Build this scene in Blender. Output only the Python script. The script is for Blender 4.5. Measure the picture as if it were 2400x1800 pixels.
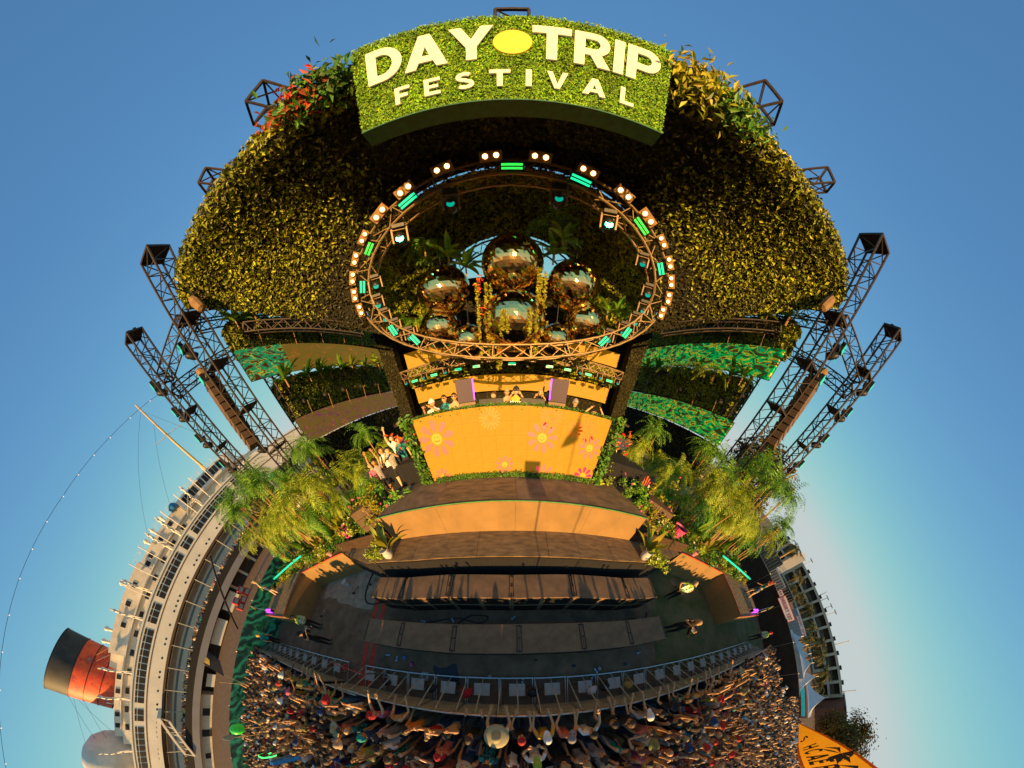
import bpy, bmesh, math, random
import numpy as np
from mathutils import Vector, Matrix, Quaternion
for o in list(bpy.data.objects): bpy.data.objects.remove(o)
SC = bpy.context.scene; COL = SC.collection
R = math.radians; random.seed(7); RNG = np.random.default_rng(11)

# ------------------------------------------------------------------ camera: a 360 camera on a pole, stereographic lens
H = 5.0; F = 717.0; PITCH = R(-70)
cd = bpy.data.cameras.new('camera'); cam = bpy.data.objects.new('camera', cd); COL.objects.link(cam); SC.camera = cam
cam.location = (0, 0, H); cam.rotation_euler = (R(90) + PITCH, 0, 0)
cd.type = 'PANO'; cd.panorama_type = 'FISHEYE_LENS_POLYNOMIAL'
cd.sensor_width = 36; cd.sensor_height = 27; cd.sensor_fit = 'HORIZONTAL'
K = (0.20742453475360262, -0.006713220053145916, 9.096815898614275e-05, -2.1399033464826467e-07)
cd.fisheye_fov = R(360)
cd.fisheye_polynomial_k0 = 0
cd.fisheye_polynomial_k1, cd.fisheye_polynomial_k2, cd.fisheye_polynomial_k3, cd.fisheye_polynomial_k4 = (-k for k in K)
cd.shift_x = 0; cd.shift_y = 530 / 1800
cd.clip_start = 0.02; cd.clip_end = 5000

# ------------------------------------------------------------------ sky, sun, exposure
SUN_EL, SUN_AZ = R(10.0), R(177)            # azimuth from +Y, low behind the crowd
w = bpy.data.worlds.new('World'); SC.world = w; w.use_nodes = True
nt = w.node_tree; bg = nt.nodes['Background']
sky = nt.nodes.new('ShaderNodeTexSky'); sky.sky_type = 'NISHITA'; sky.sun_disc = False
sky.sun_elevation = SUN_EL; sky.sun_rotation = SUN_AZ; sky.air_density = 1.0; sky.dust_density = 0.0; sky.ozone_density = 3.0
hs = nt.nodes.new('ShaderNodeHueSaturation'); hs.inputs['Saturation'].default_value = 1.08; hs.inputs['Value'].default_value = 1.03; hs.inputs['Hue'].default_value = 0.497
nt.links.new(sky.outputs[0], hs.inputs['Color']); sr = nt.nodes.new('ShaderNodeSeparateColor'); cr_ = nt.nodes.new('ShaderNodeCombineColor'); nt.links.new(hs.outputs[0], sr.inputs[0])
for i_, cap_ in enumerate((1.65, 1.85, 1.85)):      # the hazy evening glow never gets brighter than this pale blue-yellow
    mn = nt.nodes.new('ShaderNodeMath'); mn.operation = 'SMOOTH_MIN'; mn.inputs[1].default_value = cap_; mn.inputs[2].default_value = 1.0; nt.links.new(sr.outputs[i_], mn.inputs[0]); nt.links.new(mn.outputs[0], cr_.inputs[i_])
nt.links.new(cr_.outputs[0], bg.inputs[0])
bg.inputs[1].default_value = 0.15
sl = bpy.data.lights.new('sun', 'SUN'); sl.energy = 4.5; sl.angle = R(0.6); sl.color = (1.0, 0.58, 0.19)
so = bpy.data.objects.new('sun', sl); COL.objects.link(so)
sd = Vector((math.sin(SUN_AZ) * math.cos(SUN_EL), math.cos(SUN_AZ) * math.cos(SUN_EL), math.sin(SUN_EL)))
so.rotation_euler = sd.to_track_quat('Z', 'Y').to_euler(); so.location = sd * 60
vs = SC.view_settings; vs.view_transform = 'Standard'; vs.look = 'None'; vs.exposure = 1.15; vs.gamma = 1.0; vs.use_curve_mapping = False
SC.cycles.max_bounces = 6; SC.cycles.diffuse_bounces = 2; SC.cycles.glossy_bounces = 3; SC.cycles.transparent_max_bounces = 8
SC.cycles.use_denoising = True; SC.cycles.sample_clamp_indirect = 4

# ------------------------------------------------------------------ helpers
def survey(az, el, hd):
    """point at azimuth az, elevation el (degrees, from the pole top) and horizontal distance hd"""
    return Vector((hd * math.sin(R(az)), hd * math.cos(R(az)), H + hd * math.tan(R(el))))
def sv_y(az, el, y): return survey(az, el, y / math.cos(R(az)))
def sv_x(az, el, x): return survey(az, el, x / math.sin(R(az)))
def sv_z(az, el, z): return survey(az, el, (z - H) / math.tan(R(el)))
def project(p):
    v = (Vector(p) - Vector((0, 0, H))).normalized(); cp, sp = math.cos(PITCH), math.sin(PITCH)
    f = v.y * cp + v.z * sp; Y = -v.y * sp + v.z * cp; t = math.acos(max(-1, min(1, f))); r = F * math.tan(t / 2)
    s = math.hypot(v.x, Y) + 1e-9
    return 1200 + v.x / s * r, 1430 - Y / s * r
def in_view(p, m=40):
    x, y = project(p); return -m < x < 2400 + m and -m < y < 1800 + m

MATS = {}
def mat(name, col, rough=0.7, metal=0.0, var=0.25, scale=6.0, bump=0.0, bscale=None, col2=None, emit=0.0, ecol=None, island=0.0, spec=0.4, detail=4, transl=0.0, stretch=None, coat=0.0):
    if name in MATS: return MATS[name]
    m = bpy.data.materials.new(name); m.use_nodes = True; MATS[name] = m
    n = m.node_tree.nodes; l = m.node_tree.links; b = n['Principled BSDF']
    b.inputs['Roughness'].default_value = rough; b.inputs['Metallic'].default_value = metal
    b.inputs['Specular IOR Level'].default_value = spec
    if coat: b.inputs['Coat Weight'].default_value = coat
    tc = n.new('ShaderNodeTexCoord'); vec = tc.outputs['Object']
    if stretch:
        mp = n.new('ShaderNodeMapping'); mp.inputs['Scale'].default_value = stretch; l.new(vec, mp.inputs[0]); vec = mp.outputs[0]
    col = tuple(col); c2 = col2 or tuple(min(1, c * (1 + var)) for c in col); c1 = tuple(c * (1 - var) for c in col) if not col2 else col
    nz = n.new('ShaderNodeTexNoise'); nz.inputs['Scale'].default_value = scale; nz.inputs['Detail'].default_value = detail; nz.inputs['Roughness'].default_value = 0.6
    l.new(vec, nz.inputs['Vector'])
    rp = n.new('ShaderNodeValToRGB'); rp.color_ramp.elements[0].position = 0.32; rp.color_ramp.elements[1].position = 0.68
    rp.color_ramp.elements[0].color = (*c1, 1); rp.color_ramp.elements[1].color = (*c2, 1)
    l.new(nz.outputs['Fac'], rp.inputs[0]); out = rp.outputs[0]
    if island:
        g = n.new('ShaderNodeNewGeometry'); mr = n.new('ShaderNodeMapRange'); mr.inputs['To Min'].default_value = 1 - island; mr.inputs['To Max'].default_value = 1 + island
        l.new(g.outputs['Random Per Island'], mr.inputs['Value'])
        h = n.new('ShaderNodeHueSaturation'); l.new(mr.outputs[0], h.inputs['Value']); l.new(out, h.inputs['Color'])
        mr2 = n.new('ShaderNodeMapRange'); mr2.inputs['To Min'].default_value = 0.47; mr2.inputs['To Max'].default_value = 0.53
        mm = n.new('ShaderNodeMath'); mm.operation = 'MULTIPLY'; mm.inputs[1].default_value = 7.31; fr = n.new('ShaderNodeMath'); fr.operation = 'FRACT'
        l.new(g.outputs['Random Per Island'], mm.inputs[0]); l.new(mm.outputs[0], fr.inputs[0]); l.new(fr.outputs[0], mr2.inputs['Value']); l.new(mr2.outputs[0], h.inputs['Hue'])
        out = h.outputs[0]
    l.new(out, b.inputs['Base Color'])
    if bump:
        nb = n.new('ShaderNodeTexNoise'); nb.inputs['Scale'].default_value = bscale or scale * 4; nb.inputs['Detail'].default_value = 5
        l.new(vec, nb.inputs['Vector']); bp = n.new('ShaderNodeBump'); bp.inputs['Strength'].default_value = bump; bp.inputs['Distance'].default_value = 0.02
        l.new(nb.outputs['Fac'], bp.inputs['Height']); l.new(bp.outputs[0], b.inputs['Normal'])
    if emit:
        b.inputs['Emission Color'].default_value = (*(ecol or col), 1); b.inputs['Emission Strength'].default_value = emit
    if transl:
        tr = n.new('ShaderNodeBsdfTranslucent'); mx = n.new('ShaderNodeMixShader'); mx.inputs[0].default_value = transl
        l.new(out, tr.inputs[0]); l.new(b.outputs[0], mx.inputs[1]); l.new(tr.outputs[0], mx.inputs[2]); l.new(mx.outputs[0], n['Material Output'].inputs[0])
    return m

def put(o, name, label=None, cat=None, group=None, kind=None, parent=None):
    COL.objects.link(o)
    if parent is not None: o.parent = parent
    return tag(o, label, cat, group, kind)
def tag(o, label=None, cat=None, group=None, kind=None):
    if label: o['label'] = label
    if cat: o['category'] = cat
    if group: o['group'] = group
    if kind: o['kind'] = kind
    return o
def empty(name, loc=(0, 0, 0), rz=0, label=None, cat=None, group=None):
    o = bpy.data.objects.new(name, None); o.empty_display_size = 0.1; COL.objects.link(o); o.location = loc; o.rotation_euler = (0, 0, rz)
    return tag(o, label, cat, group)
def from_np(name, V, Fc, mi=None, smooth=False):
    """V (n,3); Fc (m,k) one face size"""
    me = bpy.data.meshes.new(name); V = np.asarray(V, dtype=np.float32); Fc = np.asarray(Fc, dtype=np.int32); m, k = Fc.shape
    me.vertices.add(len(V)); me.vertices.foreach_set('co', V.ravel()); me.loops.add(m * k); me.loops.foreach_set('vertex_index', Fc.ravel())
    me.polygons.add(m); me.polygons.foreach_set('loop_start', np.arange(0, m * k, k, dtype=np.int32))
    if mi is not None: me.polygons.foreach_set('material_index', np.asarray(mi, dtype=np.int32))
    me.polygons.foreach_set('use_smooth', np.full(m, bool(smooth)))
    me.update(calc_edges=True); me.validate(); return me
class MB:
    def __init__(s): s.v = []; s.f = []; s.m = []; s.mi = 0; s.T = None
    def add(s, vs, fs):
        o = len(s.v)
        if s.T is not None: vs = [tuple(s.T @ Vector(v)) for v in vs]
        s.v += [tuple(v) for v in vs]; s.f += [tuple(i + o for i in f) for f in fs]; s.m += [s.mi] * len(fs); return s
    def box(s, c, d, rz=0, M=None):
        x, y, z = (q / 2 for q in d); q = [(-x, -y, -z), (x, -y, -z), (x, y, -z), (-x, y, -z), (-x, -y, z), (x, -y, z), (x, y, z), (-x, y, z)]
        ca, sa = math.cos(rz), math.sin(rz)
        if M is None: q = [(c[0] + a * ca - b * sa, c[1] + a * sa + b * ca, c[2] + e) for a, b, e in q]
        else: q = [tuple(Vector(c) + M @ Vector(p)) for p in q]
        return s.add(q, [(0, 3, 2, 1), (4, 5, 6, 7), (0, 1, 5, 4), (1, 2, 6, 5), (2, 3, 7, 6), (3, 0, 4, 7)])
    def bbox(s, a, b): return s.box([(p + q) / 2 for p, q in zip(a, b)], [abs(q - p) for p, q in zip(a, b)])
    def prism(s, pts, z0, z1):
        n = len(pts); vs = [(x, y, z0) for x, y in pts] + [(x, y, z1) for x, y in pts]
        return s.add(vs, [tuple(range(n - 1, -1, -1)), tuple(range(n, 2 * n))] + [(i, (i + 1) % n, (i + 1) % n + n, i + n) for i in range(n)])
    def bar(s, a, b, r=0.025, n=4, r2=None, cap=True):
        a, b = Vector(a), Vector(b); d = (b - a)
        if d.length < 1e-6: return s
        d.normalize(); u = d.orthogonal().normalized() if abs(d.z) > .99 else d.cross(Vector((0, 0, 1))).normalized(); w_ = d.cross(u)
        r2 = r if r2 is None else r2; vs = []
        for P, q in ((a, r), (b, r2)):
            for i in range(n):
                t = 2 * math.pi * (i + .5) / n; vs.append(P + u * (q * math.cos(t)) + w_ * (q * math.sin(t)))
        fs = [(i, (i + 1) % n, (i + 1) % n + n, i + n) for i in range(n)]
        if cap: fs += [tuple(range(n - 1, -1, -1)), tuple(range(n, 2 * n))]
        return s.add(vs, fs)
    def path(s, pts, r=0.02, n=5):
        for a, b in zip(pts, pts[1:]): s.bar(a, b, r, n, cap=False)
        return s
    def lathe(s, prof, c=(0, 0, 0), n=16, M=None):
        vs = []
        for r, z in prof:
            for i in range(n):
                t = 2 * math.pi * i / n; p = Vector((r * math.cos(t), r * math.sin(t), z)); vs.append(Vector(c) + (M @ p if M else p))
        k = len(prof); fs = [(j * n + i, j * n + (i + 1) % n, (j + 1) * n + (i + 1) % n, (j + 1) * n + i) for j in range(k - 1) for i in range(n)]
        if prof[0][0] > 1e-5: fs.append(tuple(range(n - 1, -1, -1)))
        if prof[-1][0] > 1e-5: fs.append(tuple(range((k - 1) * n, k * n)))
        return s.add(vs, fs)
    def ball(s, c, r, n=10, m=6, sc=(1, 1, 1)):
        c = Vector(c); vs = [c + Vector((0, 0, -r * sc[2]))]
        for j in range(1, m):
            p = math.pi * j / m - math.pi / 2
            for i in range(n):
                t = 2 * math.pi * i / n; vs.append(c + Vector((r * sc[0] * math.cos(p) * math.cos(t), r * sc[1] * math.cos(p) * math.sin(t), r * sc[2] * math.sin(p))))
        vs.append(c + Vector((0, 0, r * sc[2]))); L = len(vs) - 1
        fs = [(0, 1 + (i + 1) % n, 1 + i) for i in range(n)] + [(1 + j * n + i, 1 + j * n + (i + 1) % n, 1 + (j + 1) * n + (i + 1) % n, 1 + (j + 1) * n + i) for j in range(m - 2) for i in range(n)]
        fs += [(L, 1 + (m - 2) * n + i, 1 + (m - 2) * n + (i + 1) % n) for i in range(n)]
        return s.add(vs, fs)
    def mesh(s, name, mats, smooth=False):
        me = bpy.data.meshes.new(name); me.from_pydata(s.v, [], s.f)
        if not isinstance(mats, (list, tuple)): mats = [mats]
        for m_ in mats: me.materials.append(m_)
        me.polygons.foreach_set('material_index', s.m)
        if smooth: me.polygons.foreach_set('use_smooth', [True] * len(s.f))
        me.update(); return me
    def obj(s, name, mats, parent=None, label=None, cat=None, group=None, kind=None, smooth=False, bevel=0):
        o = bpy.data.objects.new(name, s.mesh(name, mats, smooth)); put(o, name, label, cat, group, kind, parent)
        if bevel:
            b = o.modifiers.new('bevel', 'BEVEL'); b.width = bevel; b.segments = 1; b.limit_method = 'ANGLE'
        return o
def mk(name, me, parent=None, loc=(0, 0, 0), rot=(0, 0, 0), sc=None, **kw):
    o = bpy.data.objects.new(name, me); o.location = loc; o.rotation_euler = rot
    if sc: o.scale = sc if isinstance(sc, (tuple, list)) else (sc,) * 3
    return put(o, name, parent=parent, **kw)
def copy_tree(o, parent=None):
    c = o.copy(); COL.objects.link(c)
    if parent is not None: c.parent = parent
    for ch in list(o.children): copy_tree(ch, c)
    return c
def dup(o, loc=None, rz=None, rot=None, sc=None, label=None, group=None):
    c = copy_tree(o)
    if loc is not None: c.location = loc
    if rot is not None: c.rotation_euler = rot
    elif rz is not None: c.rotation_euler = (0, 0, rz)
    if sc is not None: c.scale = (sc,) * 3
    if label: c['label'] = label
    if group: c['group'] = group
    return c

# ------------------------------------------------------------------ palette
M_ASPH = mat('asphalt', (.18, .100, .052), .95, var=.35, scale=1.6, bump=.5, bscale=60, detail=8)
M_CONC = mat('old_concrete', (.30, .22, .15), .95, var=.3, scale=2.2, bump=.5, bscale=40, detail=8)
M_LAWN = mat('trodden_grass', (.055, .075, .012), .95, scale=1.1, col2=(.17, .12, .05), bump=.8, bscale=50, detail=8)
M_DECK = mat('worn_stage_ply', (.19, .12, .055), .85, var=.4, scale=2.5, bump=.25, bscale=30, stretch=(1, 3, 1))
M_FASC = mat('tan_painted_fascia', (.25, .145, .05), .85, var=.14, scale=1.3, bump=.08, bscale=14)
M_SKIRT = mat('black_skirt_cloth', (.012, .011, .012), .95, var=.3, scale=4, stretch=(6, 1, .3))
M_BLACK = mat('black_metal', (.022, .020, .020), .45, .4, var=.3, scale=10)
M_TRUSS = mat('black_truss_paint', (.035, .024, .018), .5, .35, var=.35, scale=8)
M_ALU = mat('brushed_alloy', (.55, .52, .47), .38, .85, var=.15, scale=14)
M_ALUD = mat('dull_alloy', (.42, .44, .34), .5, .25, var=.25, scale=9)
M_WHITE = mat('white_board', (.36, .34, .29), .6, var=.08, scale=4)
M_TEAL = mat('teal_lit_lens', (.02, .5, .3), .3, var=.05, emit=.7, ecol=(.01, .75, .35))
M_TEALD = mat('teal_lit_led', (.02, .35, .28), .4, var=.3, scale=60, emit=.35, ecol=(.02, .6, .35))
M_GREENLED = mat('green_lit_led', (.02, .5, .05), .3, var=.05, emit=.9, ecol=(.02, .8, .15))
M_LAMP = mat('warm_lit_lamp', (1, .6, .25), .3, var=.02, emit=3.2, ecol=(1, .52, .17))
M_PURP = mat('purple_lit_led', (.4, .05, .8), .4, var=.1, emit=2.2, ecol=(.42, .03, 1))
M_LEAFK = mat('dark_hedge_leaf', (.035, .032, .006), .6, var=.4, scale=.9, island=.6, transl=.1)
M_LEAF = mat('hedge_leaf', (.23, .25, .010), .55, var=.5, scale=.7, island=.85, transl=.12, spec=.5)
M_LEAFD = mat('green_leaf', (.07, .17, .012), .5, var=.4, scale=1.2, island=.5, transl=.15, spec=.5)
M_LEAFY = mat('yellow_green_leaf', (.32, .31, .015), .5, var=.35, scale=1.2, island=.45, transl=.2, spec=.4)
M_BARK = mat('tan_cane_bark', (.34, .19, .07), .8, var=.3, scale=5, stretch=(1, 1, 8))
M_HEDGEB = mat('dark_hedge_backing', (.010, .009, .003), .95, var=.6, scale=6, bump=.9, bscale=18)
M_BOARD = mat('brown_board', (.24, .15, .08), .7, var=.2, scale=3, bump=.1)
M_REDT = mat('red_edge_trim', (.55, .05, .03), .5, var=.1)
M_PINK = mat('pink_pot', (.62, .06, .22), .45, var=.1)
M_VASE = mat('pale_vase', (.5, .47, .45), .5, var=.15, bump=.3, bscale=14)
M_CABLE = mat('black_rubber_cable', (.015, .015, .015), .6, var=.1)
# ------------------------------------------------------------------ ground
MB().add([(-3000, -3000, 0), (3000, -3000, 0), (3000, 3000, 0), (-3000, 3000, 0)], [(0, 1, 2, 3)]).obj('ground', M_ASPH, kind='structure')
def sheet(name, pts, z, m, label=None, **kw): return MB().add([(x, y, z) for x, y in pts], [tuple(range(len(pts)))]).obj(name, m, label=label, **kw)
def ragged(pts, n=6, a=.12):
    rr = random.Random(3); out = []
    for p, q in zip(pts, pts[1:] + pts[:1]):
        for i in range(n): t = i / n; out.append((p[0] + (q[0] - p[0]) * t + rr.uniform(-a, a), p[1] + (q[1] - p[1]) * t + rr.uniform(-a, a)))
    return out
sheet('lawn', [(7.2, 4.2), (6.9, 3.0), (6.1, 1.5), (5.9, .4), (5.8, -1.0), (12, -1.0), (20.5, -1.2), (20.5, 1.0), (12.3, 3.9)], .004, M_LAWN, kind='structure')
sheet('concrete_path', ragged([(-6.3, 4.3), (-11.4, 4.2), (-11.2, 2.6), (-9.3, 2.35), (-6.3, 1.75)]), .004, M_CONC, kind='structure')
M_REDP = mat('red_floor_paint', (.5, .035, .012), .7, var=.35, scale=7, bump=.3, bscale=40)
for x0 in (-6.2, -5.72):
    for (y0, y1) in ((3.45, 1.75), (.2, -.62), (-.66, -1.5), (1.72, .24)):
        MB().add([(x0, y0, .008), (x0, y1, .008), (x0 + .25, y1, .008), (x0 + .25, y0, .008)], [(0, 1, 2, 3)]).obj('road_marking', M_REDP, kind='structure')
M_OIL = mat('wet_stain', (.012, .010, .010), .35, var=.2)
t = 2 * math.pi
st = [(-2.75, -.35), (-2.7, -.22), (-2.5, -.30), (-2.25, -.28), (-2.1, -.16), (-1.9, -.12), (-1.85, -.3), (-1.78, -.5), (-1.72, -.8), (-2.05, -.84), (-2.1, -.66), (-2.4, -.62), (-2.62, -.56)]
sheet('floor_stain', st, .009, M_OIL, kind='structure')
for (x, y, s) in ((2.1, -.2, .06), (.8, .02, .04), (-3.6, -.2, .05), (4.2, -.3, .07)):
    sheet('floor_stain', [(x + s * 2 * math.cos(a) * random.uniform(.6, 1.2), y + s * math.sin(a) * random.uniform(.7, 1.2)) for a in [i * t / 9 for i in range(9)]], .009, M_OIL, kind='structure')

# ------------------------------------------------------------------ main stage
M_LED = mat('sunlit_led_face', (.30, .175, .02), .7, var=.14, scale=1.2, emit=.07, ecol=(1.0, .38, .0), spec=.2)
Z1, Z2 = 1.55, 2.63
stage = empty('main_stage', (0, 3, 0), label='wide two-step stage of worn ply with a tan riser below the big flower screen', cat='stage')
def P_(mb, name, m, parent, **kw):
    o = mb.obj(name, m, parent, **kw); o.location -= Vector(parent.location); return o
xs = [-7.6, -5.6, -3.35, -1.1, 1.15, 3.4, 5.6, 7.6]
def fy(x): return 3.02 + (.95 * max(0, abs(x) - 5.2) / 2.4)
for a, b in zip(xs, xs[1:]):
    P_(MB().prism([(a + .006, fy(a)), (b - .006, fy(b)), (b - .006, 4.14), (a + .006, 4.14)], Z1 - .03, Z1), 'lower_deck_board', M_DECK, stage)
P_(MB().prism([(x, fy(x) + .03) for x in xs] + [(7.6, 4.4), (-7.6, 4.4)], .0, Z1 - .035), 'front_skirt', M_SKIRT, stage)
P_(MB().prism([(x, fy(x) - .01) for x in xs] + [(x, fy(x) + .025) for x in xs[::-1]], Z1 - .09, Z1 - .034), 'deck_edge_rail', M_BLACK, stage)
for a, b in ((-4.55, -2.3), (-2.3, .1), (.1, 2.4), (2.4, 4.55)):
    P_(MB().bbox((a + .003, 4.15, Z1 + .002), (b - .003, 4.2, Z2 - .03)), 'riser_panel', M_FASC, stage)
g = MB(); g.bar((-4.6, 4.14, Z2 + .012), (4.6, 4.14, Z2 + .012), .014); P_(g, 'green_led_strip', mat('green_strip_led', (.06, .22, .04), .5, emit=.04, ecol=(.2, .8, .1)), stage)
k = 0
for (a, b, c_, d_) in ((-4.6, -2.35, -4.3, -2.2), (-2.35, .15, -2.2, .1), (.15, 2.4, .1, 2.3), (2.4, 4.6, 2.3, 4.3)):
    P_(MB().prism([(a + .004, 4.15), (b - .004, 4.15), ((b + d_) / 2 - .004, 5.0), ((a + c_) / 2 + .004, 5.0)], Z2 - .028, Z2), 'upper_deck_board', M_DECK if k % 2 else mat('worn_stage_ply_tan', (.17, .115, .07), .7, var=.35, scale=2.5, bump=.25, bscale=30), stage)
    P_(MB().prism([((a + c_) / 2 + .004, 5.006), ((b + d_) / 2 - .004, 5.006), (d_ - .004, 6.3), (c_ + .004, 6.3)], Z2 - .028, Z2), 'upper_deck_board', M_DECK if k % 2 else MATS['worn_stage_ply_tan'], stage); k += 1
# booth platform and its hidden carcass
P_(MB().bbox((-4.6, 4.21, 0), (4.6, 6.06, Z2 - .04)), 'stage_frame', M_SKIRT, stage)
P_(MB().bbox((-5.2, 6.12, 0), (5.2, 14.5, 3.48)), 'booth_platform', M_SKIRT, stage)
P_(MB().bbox((-3.6, 6.1, 4.70), (3.6, 7.0, 4.76)), 'booth_shelf', M_BLACK, stage)

def led_screen(name, label, p0, p1, z0, z1, nx, nz, m, th=.09, group=None, extra=None, skew=0):
    """planar screen made of panels; p0 to p1 runs left to right as seen from the front"""
    p0 = Vector((*p0, 0)); p1 = Vector((*p1, 0)); L = (p1 - p0).length; ang = math.atan2(p1.y - p0.y, p1.x - p0.x)
    e = empty(name, (p0.x, p0.y, z0), ang, label, 'screen', group); w_, h_ = L / nx, (z1 - z0) / nz
    me = MB().bbox((.0015, 0, .0015), (w_ - .0015, th, h_ - .0015)).mesh('panel', m)
    for i in range(nx):
        for j in range(nz): mk('panel', me, e, (i * w_, random.uniform(-.001, .001), j * h_))
    MB().bbox((0, th + .004, 0), (L, th + .05, z1 - z0)).obj('rear_frame', M_BLACK, e)
    return e, L
scr, SL = led_screen('led_screen', 'big orange screen of pink smiling flowers below the performer', (-2.93, 6.0), (2.93, 6.0), Z2 + .02, 4.74, 12, 5, M_LED)
M_DAISY = mat('pink_petal_pixels', (.55, .12, .07), .5, var=.1, scale=40, emit=.26, ecol=(1, .06, .10))
M_DAISYH = mat('hot_pink_petal_pixels', (.6, .01, .08), .5, var=.1, scale=40, emit=.2, ecol=(1, .01, .12))
M_DAISYO = mat('orange_petal_pixels', (.42, .13, .01), .5, var=.2, scale=40, emit=.12, ecol=(1, .22, .0))
M_YEL = mat('yellow_flower_middle', (.46, .29, .03), .5, var=.08, emit=.05, ecol=(1, .6, .03))
M_SMILE = mat('brown_smile_line', (.28, .12, .01), .6, var=.05)
def daisy(parent, x, z, r, n=9, m=None, rot=0, smile=True, y=-.006, a0=0, a1=360, rc=.3, clipz=None):
    """a flat printed flower in screen-local coordinates (x right, z up)"""
    m = m or M_DAISY; mb = MB()
    for i in range(n):
        a = rot + i * 2 * math.pi / n
        if not (a0 <= math.degrees(a) % 360 <= a1): continue
        pts = []; L0, L1, wd = r * (rc + .06), r, r * .2 * 9 / n
        for q in range(12):
            u = q / 12 * 2 * math.pi; s_ = (1 - math.cos(u)) / 2; lo = L0 + (L1 - L0) * s_; wi = wd * math.sin(u) * (.45 + .65 * s_)
            px, pz = x + lo * math.cos(a) - wi * math.sin(a), z + lo * math.sin(a) + wi * math.cos(a)
            if clipz: pz = max(clipz[0], min(clipz[1], pz))
            pts.append((px, y, pz))
        mb.add(pts, [tuple(range(12))[::-1]])
    mb.obj('flower_petal_print', m, parent)
    if smile:
        c = MB().add([(x + r * rc * math.cos(q * t / 20), y - .001, z + r * rc * math.sin(q * t / 20)) for q in range(20)], [tuple(range(20))[::-1]]); c.obj('flower_face_print', M_YEL, parent)
        s = MB(); q_ = r * rc
        arc = [(x + q_ * .62 * math.cos(R(u)), z + q_ * .55 * math.sin(R(u))) for u in range(200, 341, 14)]; inn = [(x + q_ * .48 * math.cos(R(u)), z + q_ * .38 * math.sin(R(u))) for u in range(200, 341, 14)]
        for i in range(len(arc) - 1): s.add([(arc[i][0], y - .003, arc[i][1]), (arc[i + 1][0], y - .003, arc[i + 1][1]), (inn[i + 1][0], y - .003, inn[i + 1][1]), (inn[i][0], y - .003, inn[i][1])], [(0, 1, 2, 3)])
        for dx in (-.26, .26): s.add([(x + q_ * (dx + .09 * math.cos(R(u))), y - .003, z + q_ * (.28 + .17 * math.sin(R(u)))) for u in range(0, 360, 45)], [tuple(range(8))[::-1]])
        s.obj('smile_print', M_SMILE, parent)
# positions measured on the screen plane, local x from its left edge
daisy(scr, .60, 1.38, .58, 9, rot=.2); daisy(scr, 3.85, 1.22, .47, 9, rot=.1); daisy(scr, 5.42, 1.12, .38, 9, rot=.3, smile=True)
daisy(scr, 2.68, .34, .30, 9, rot=.1); daisy(scr, .42, .12, .30, 9, rot=.1, clipz=(.02, 2.05)); daisy(scr, 4.03, -.02, .42, 9, rot=.15, a0=5, a1=175, smile=False, clipz=(.02, 2))
daisy(scr, 5.50, .14, .34, 9, M_DAISYH, rot=.2, clipz=(.02, 2)); daisy(scr, 4.05, 1.86, .36, 17, M_DAISYO, a0=0, a1=360, smile=False, rc=.1, clipz=(.02, 2.03)); daisy(scr, 5.2, 1.62, .36, 17, M_DAISYO, smile=False, rc=.1)
daisy(scr, 4.80, 1.58, .26, 11, M_DAISYO, smile=False, rc=.2); daisy(scr, 2.3, 1.75, .33, 17, mat('faint_orange_pixels', (.38, .17, .02), .5, emit=.08, ecol=(1, .3, .02)), smile=False, rc=.1)

# back screens and hedge wall behind the booth
M_LEDB = mat('sunlit_led_strip', (.30, .18, .02), .7, var=.15, scale=.7, emit=.07, ecol=(1, .40, .0))
led_screen('led_screen', 'long blank orange screen strip right behind the performer', (-6.7, 15.7), (6.7, 15.7), 5.35, 6.42, 14, 1, M_LEDB)
led_screen('led_screen', 'upper orange screen piece above the hedge, left behind the truss oval', (-6.7, 15.5), (-3.4, 15.9), 7.75, 8.75, 4, 1, M_LEDB)
led_screen('led_screen', 'upper orange screen piece above the hedge, right behind the truss oval', (3.6, 15.9), (6.7, 15.5), 7.85, 8.75, 4, 1, M_LEDB)
back = MB().bbox((-7.4, 16.2, 3.4), (7.4, 16.8, 12.5)).obj('hedge_wall', M_HEDGEB, label='dark clipped hedge wall closing the stage behind the performer', cat='hedge')

def leaf_cards(name, P, N, size, m, parent=None, jitter=.9, fold=.25, long=1.6, up=None, loc=(0, 0, 0), **kw):
    """P (n,3) points, N (n,3) facing; one two-quad folded leaf per point"""
    n = len(P); P = np.asarray(P, float) - np.asarray(loc); N = np.asarray(N, float) + RNG.normal(0, jitter, (n, 3)); N /= np.linalg.norm(N, axis=1)[:, None] + 1e-9
    T = RNG.normal(0, 1, (n, 3)) if up is None else np.asarray(up, float) + RNG.normal(0, .35, (n, 3))
    T -= (T * N).sum(1)[:, None] * N; T /= np.linalg.norm(T, axis=1)[:, None] + 1e-9; B = np.cross(N, T)
    s = (np.asarray(size) * RNG.uniform(.6, 1.35, n))[:, None]
    a = P - T * s * long * .5; b = P + T * s * long * .5; l = P - B * s * .42 + N * s * fold; r = P + B * s * .42 + N * s * fold
    V = np.stack([a, l, b, r], 1).reshape(-1, 3); i = np.arange(n) * 4
    Fc = np.concatenate([np.stack([i, i + 3, i + 2], 1), np.stack([i, i + 2, i + 1], 1)])
    me = from_np(name, V, Fc); me.materials.append(m); o = bpy.data.objects.new(name, me); o.location = loc if parent is None else (0, 0, 0)
    return put(o, name, parent=parent, **kw)
def grid_pts(n, x0, x1, z0, z1, y, ny=-1):
    P = np.stack([RNG.uniform(x0, x1, n), np.full(n, y) + RNG.uniform(-.08, .03, n), RNG.uniform(z0, z1, n)], 1); return P, np.tile([0, ny, 0], (n, 1))
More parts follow.
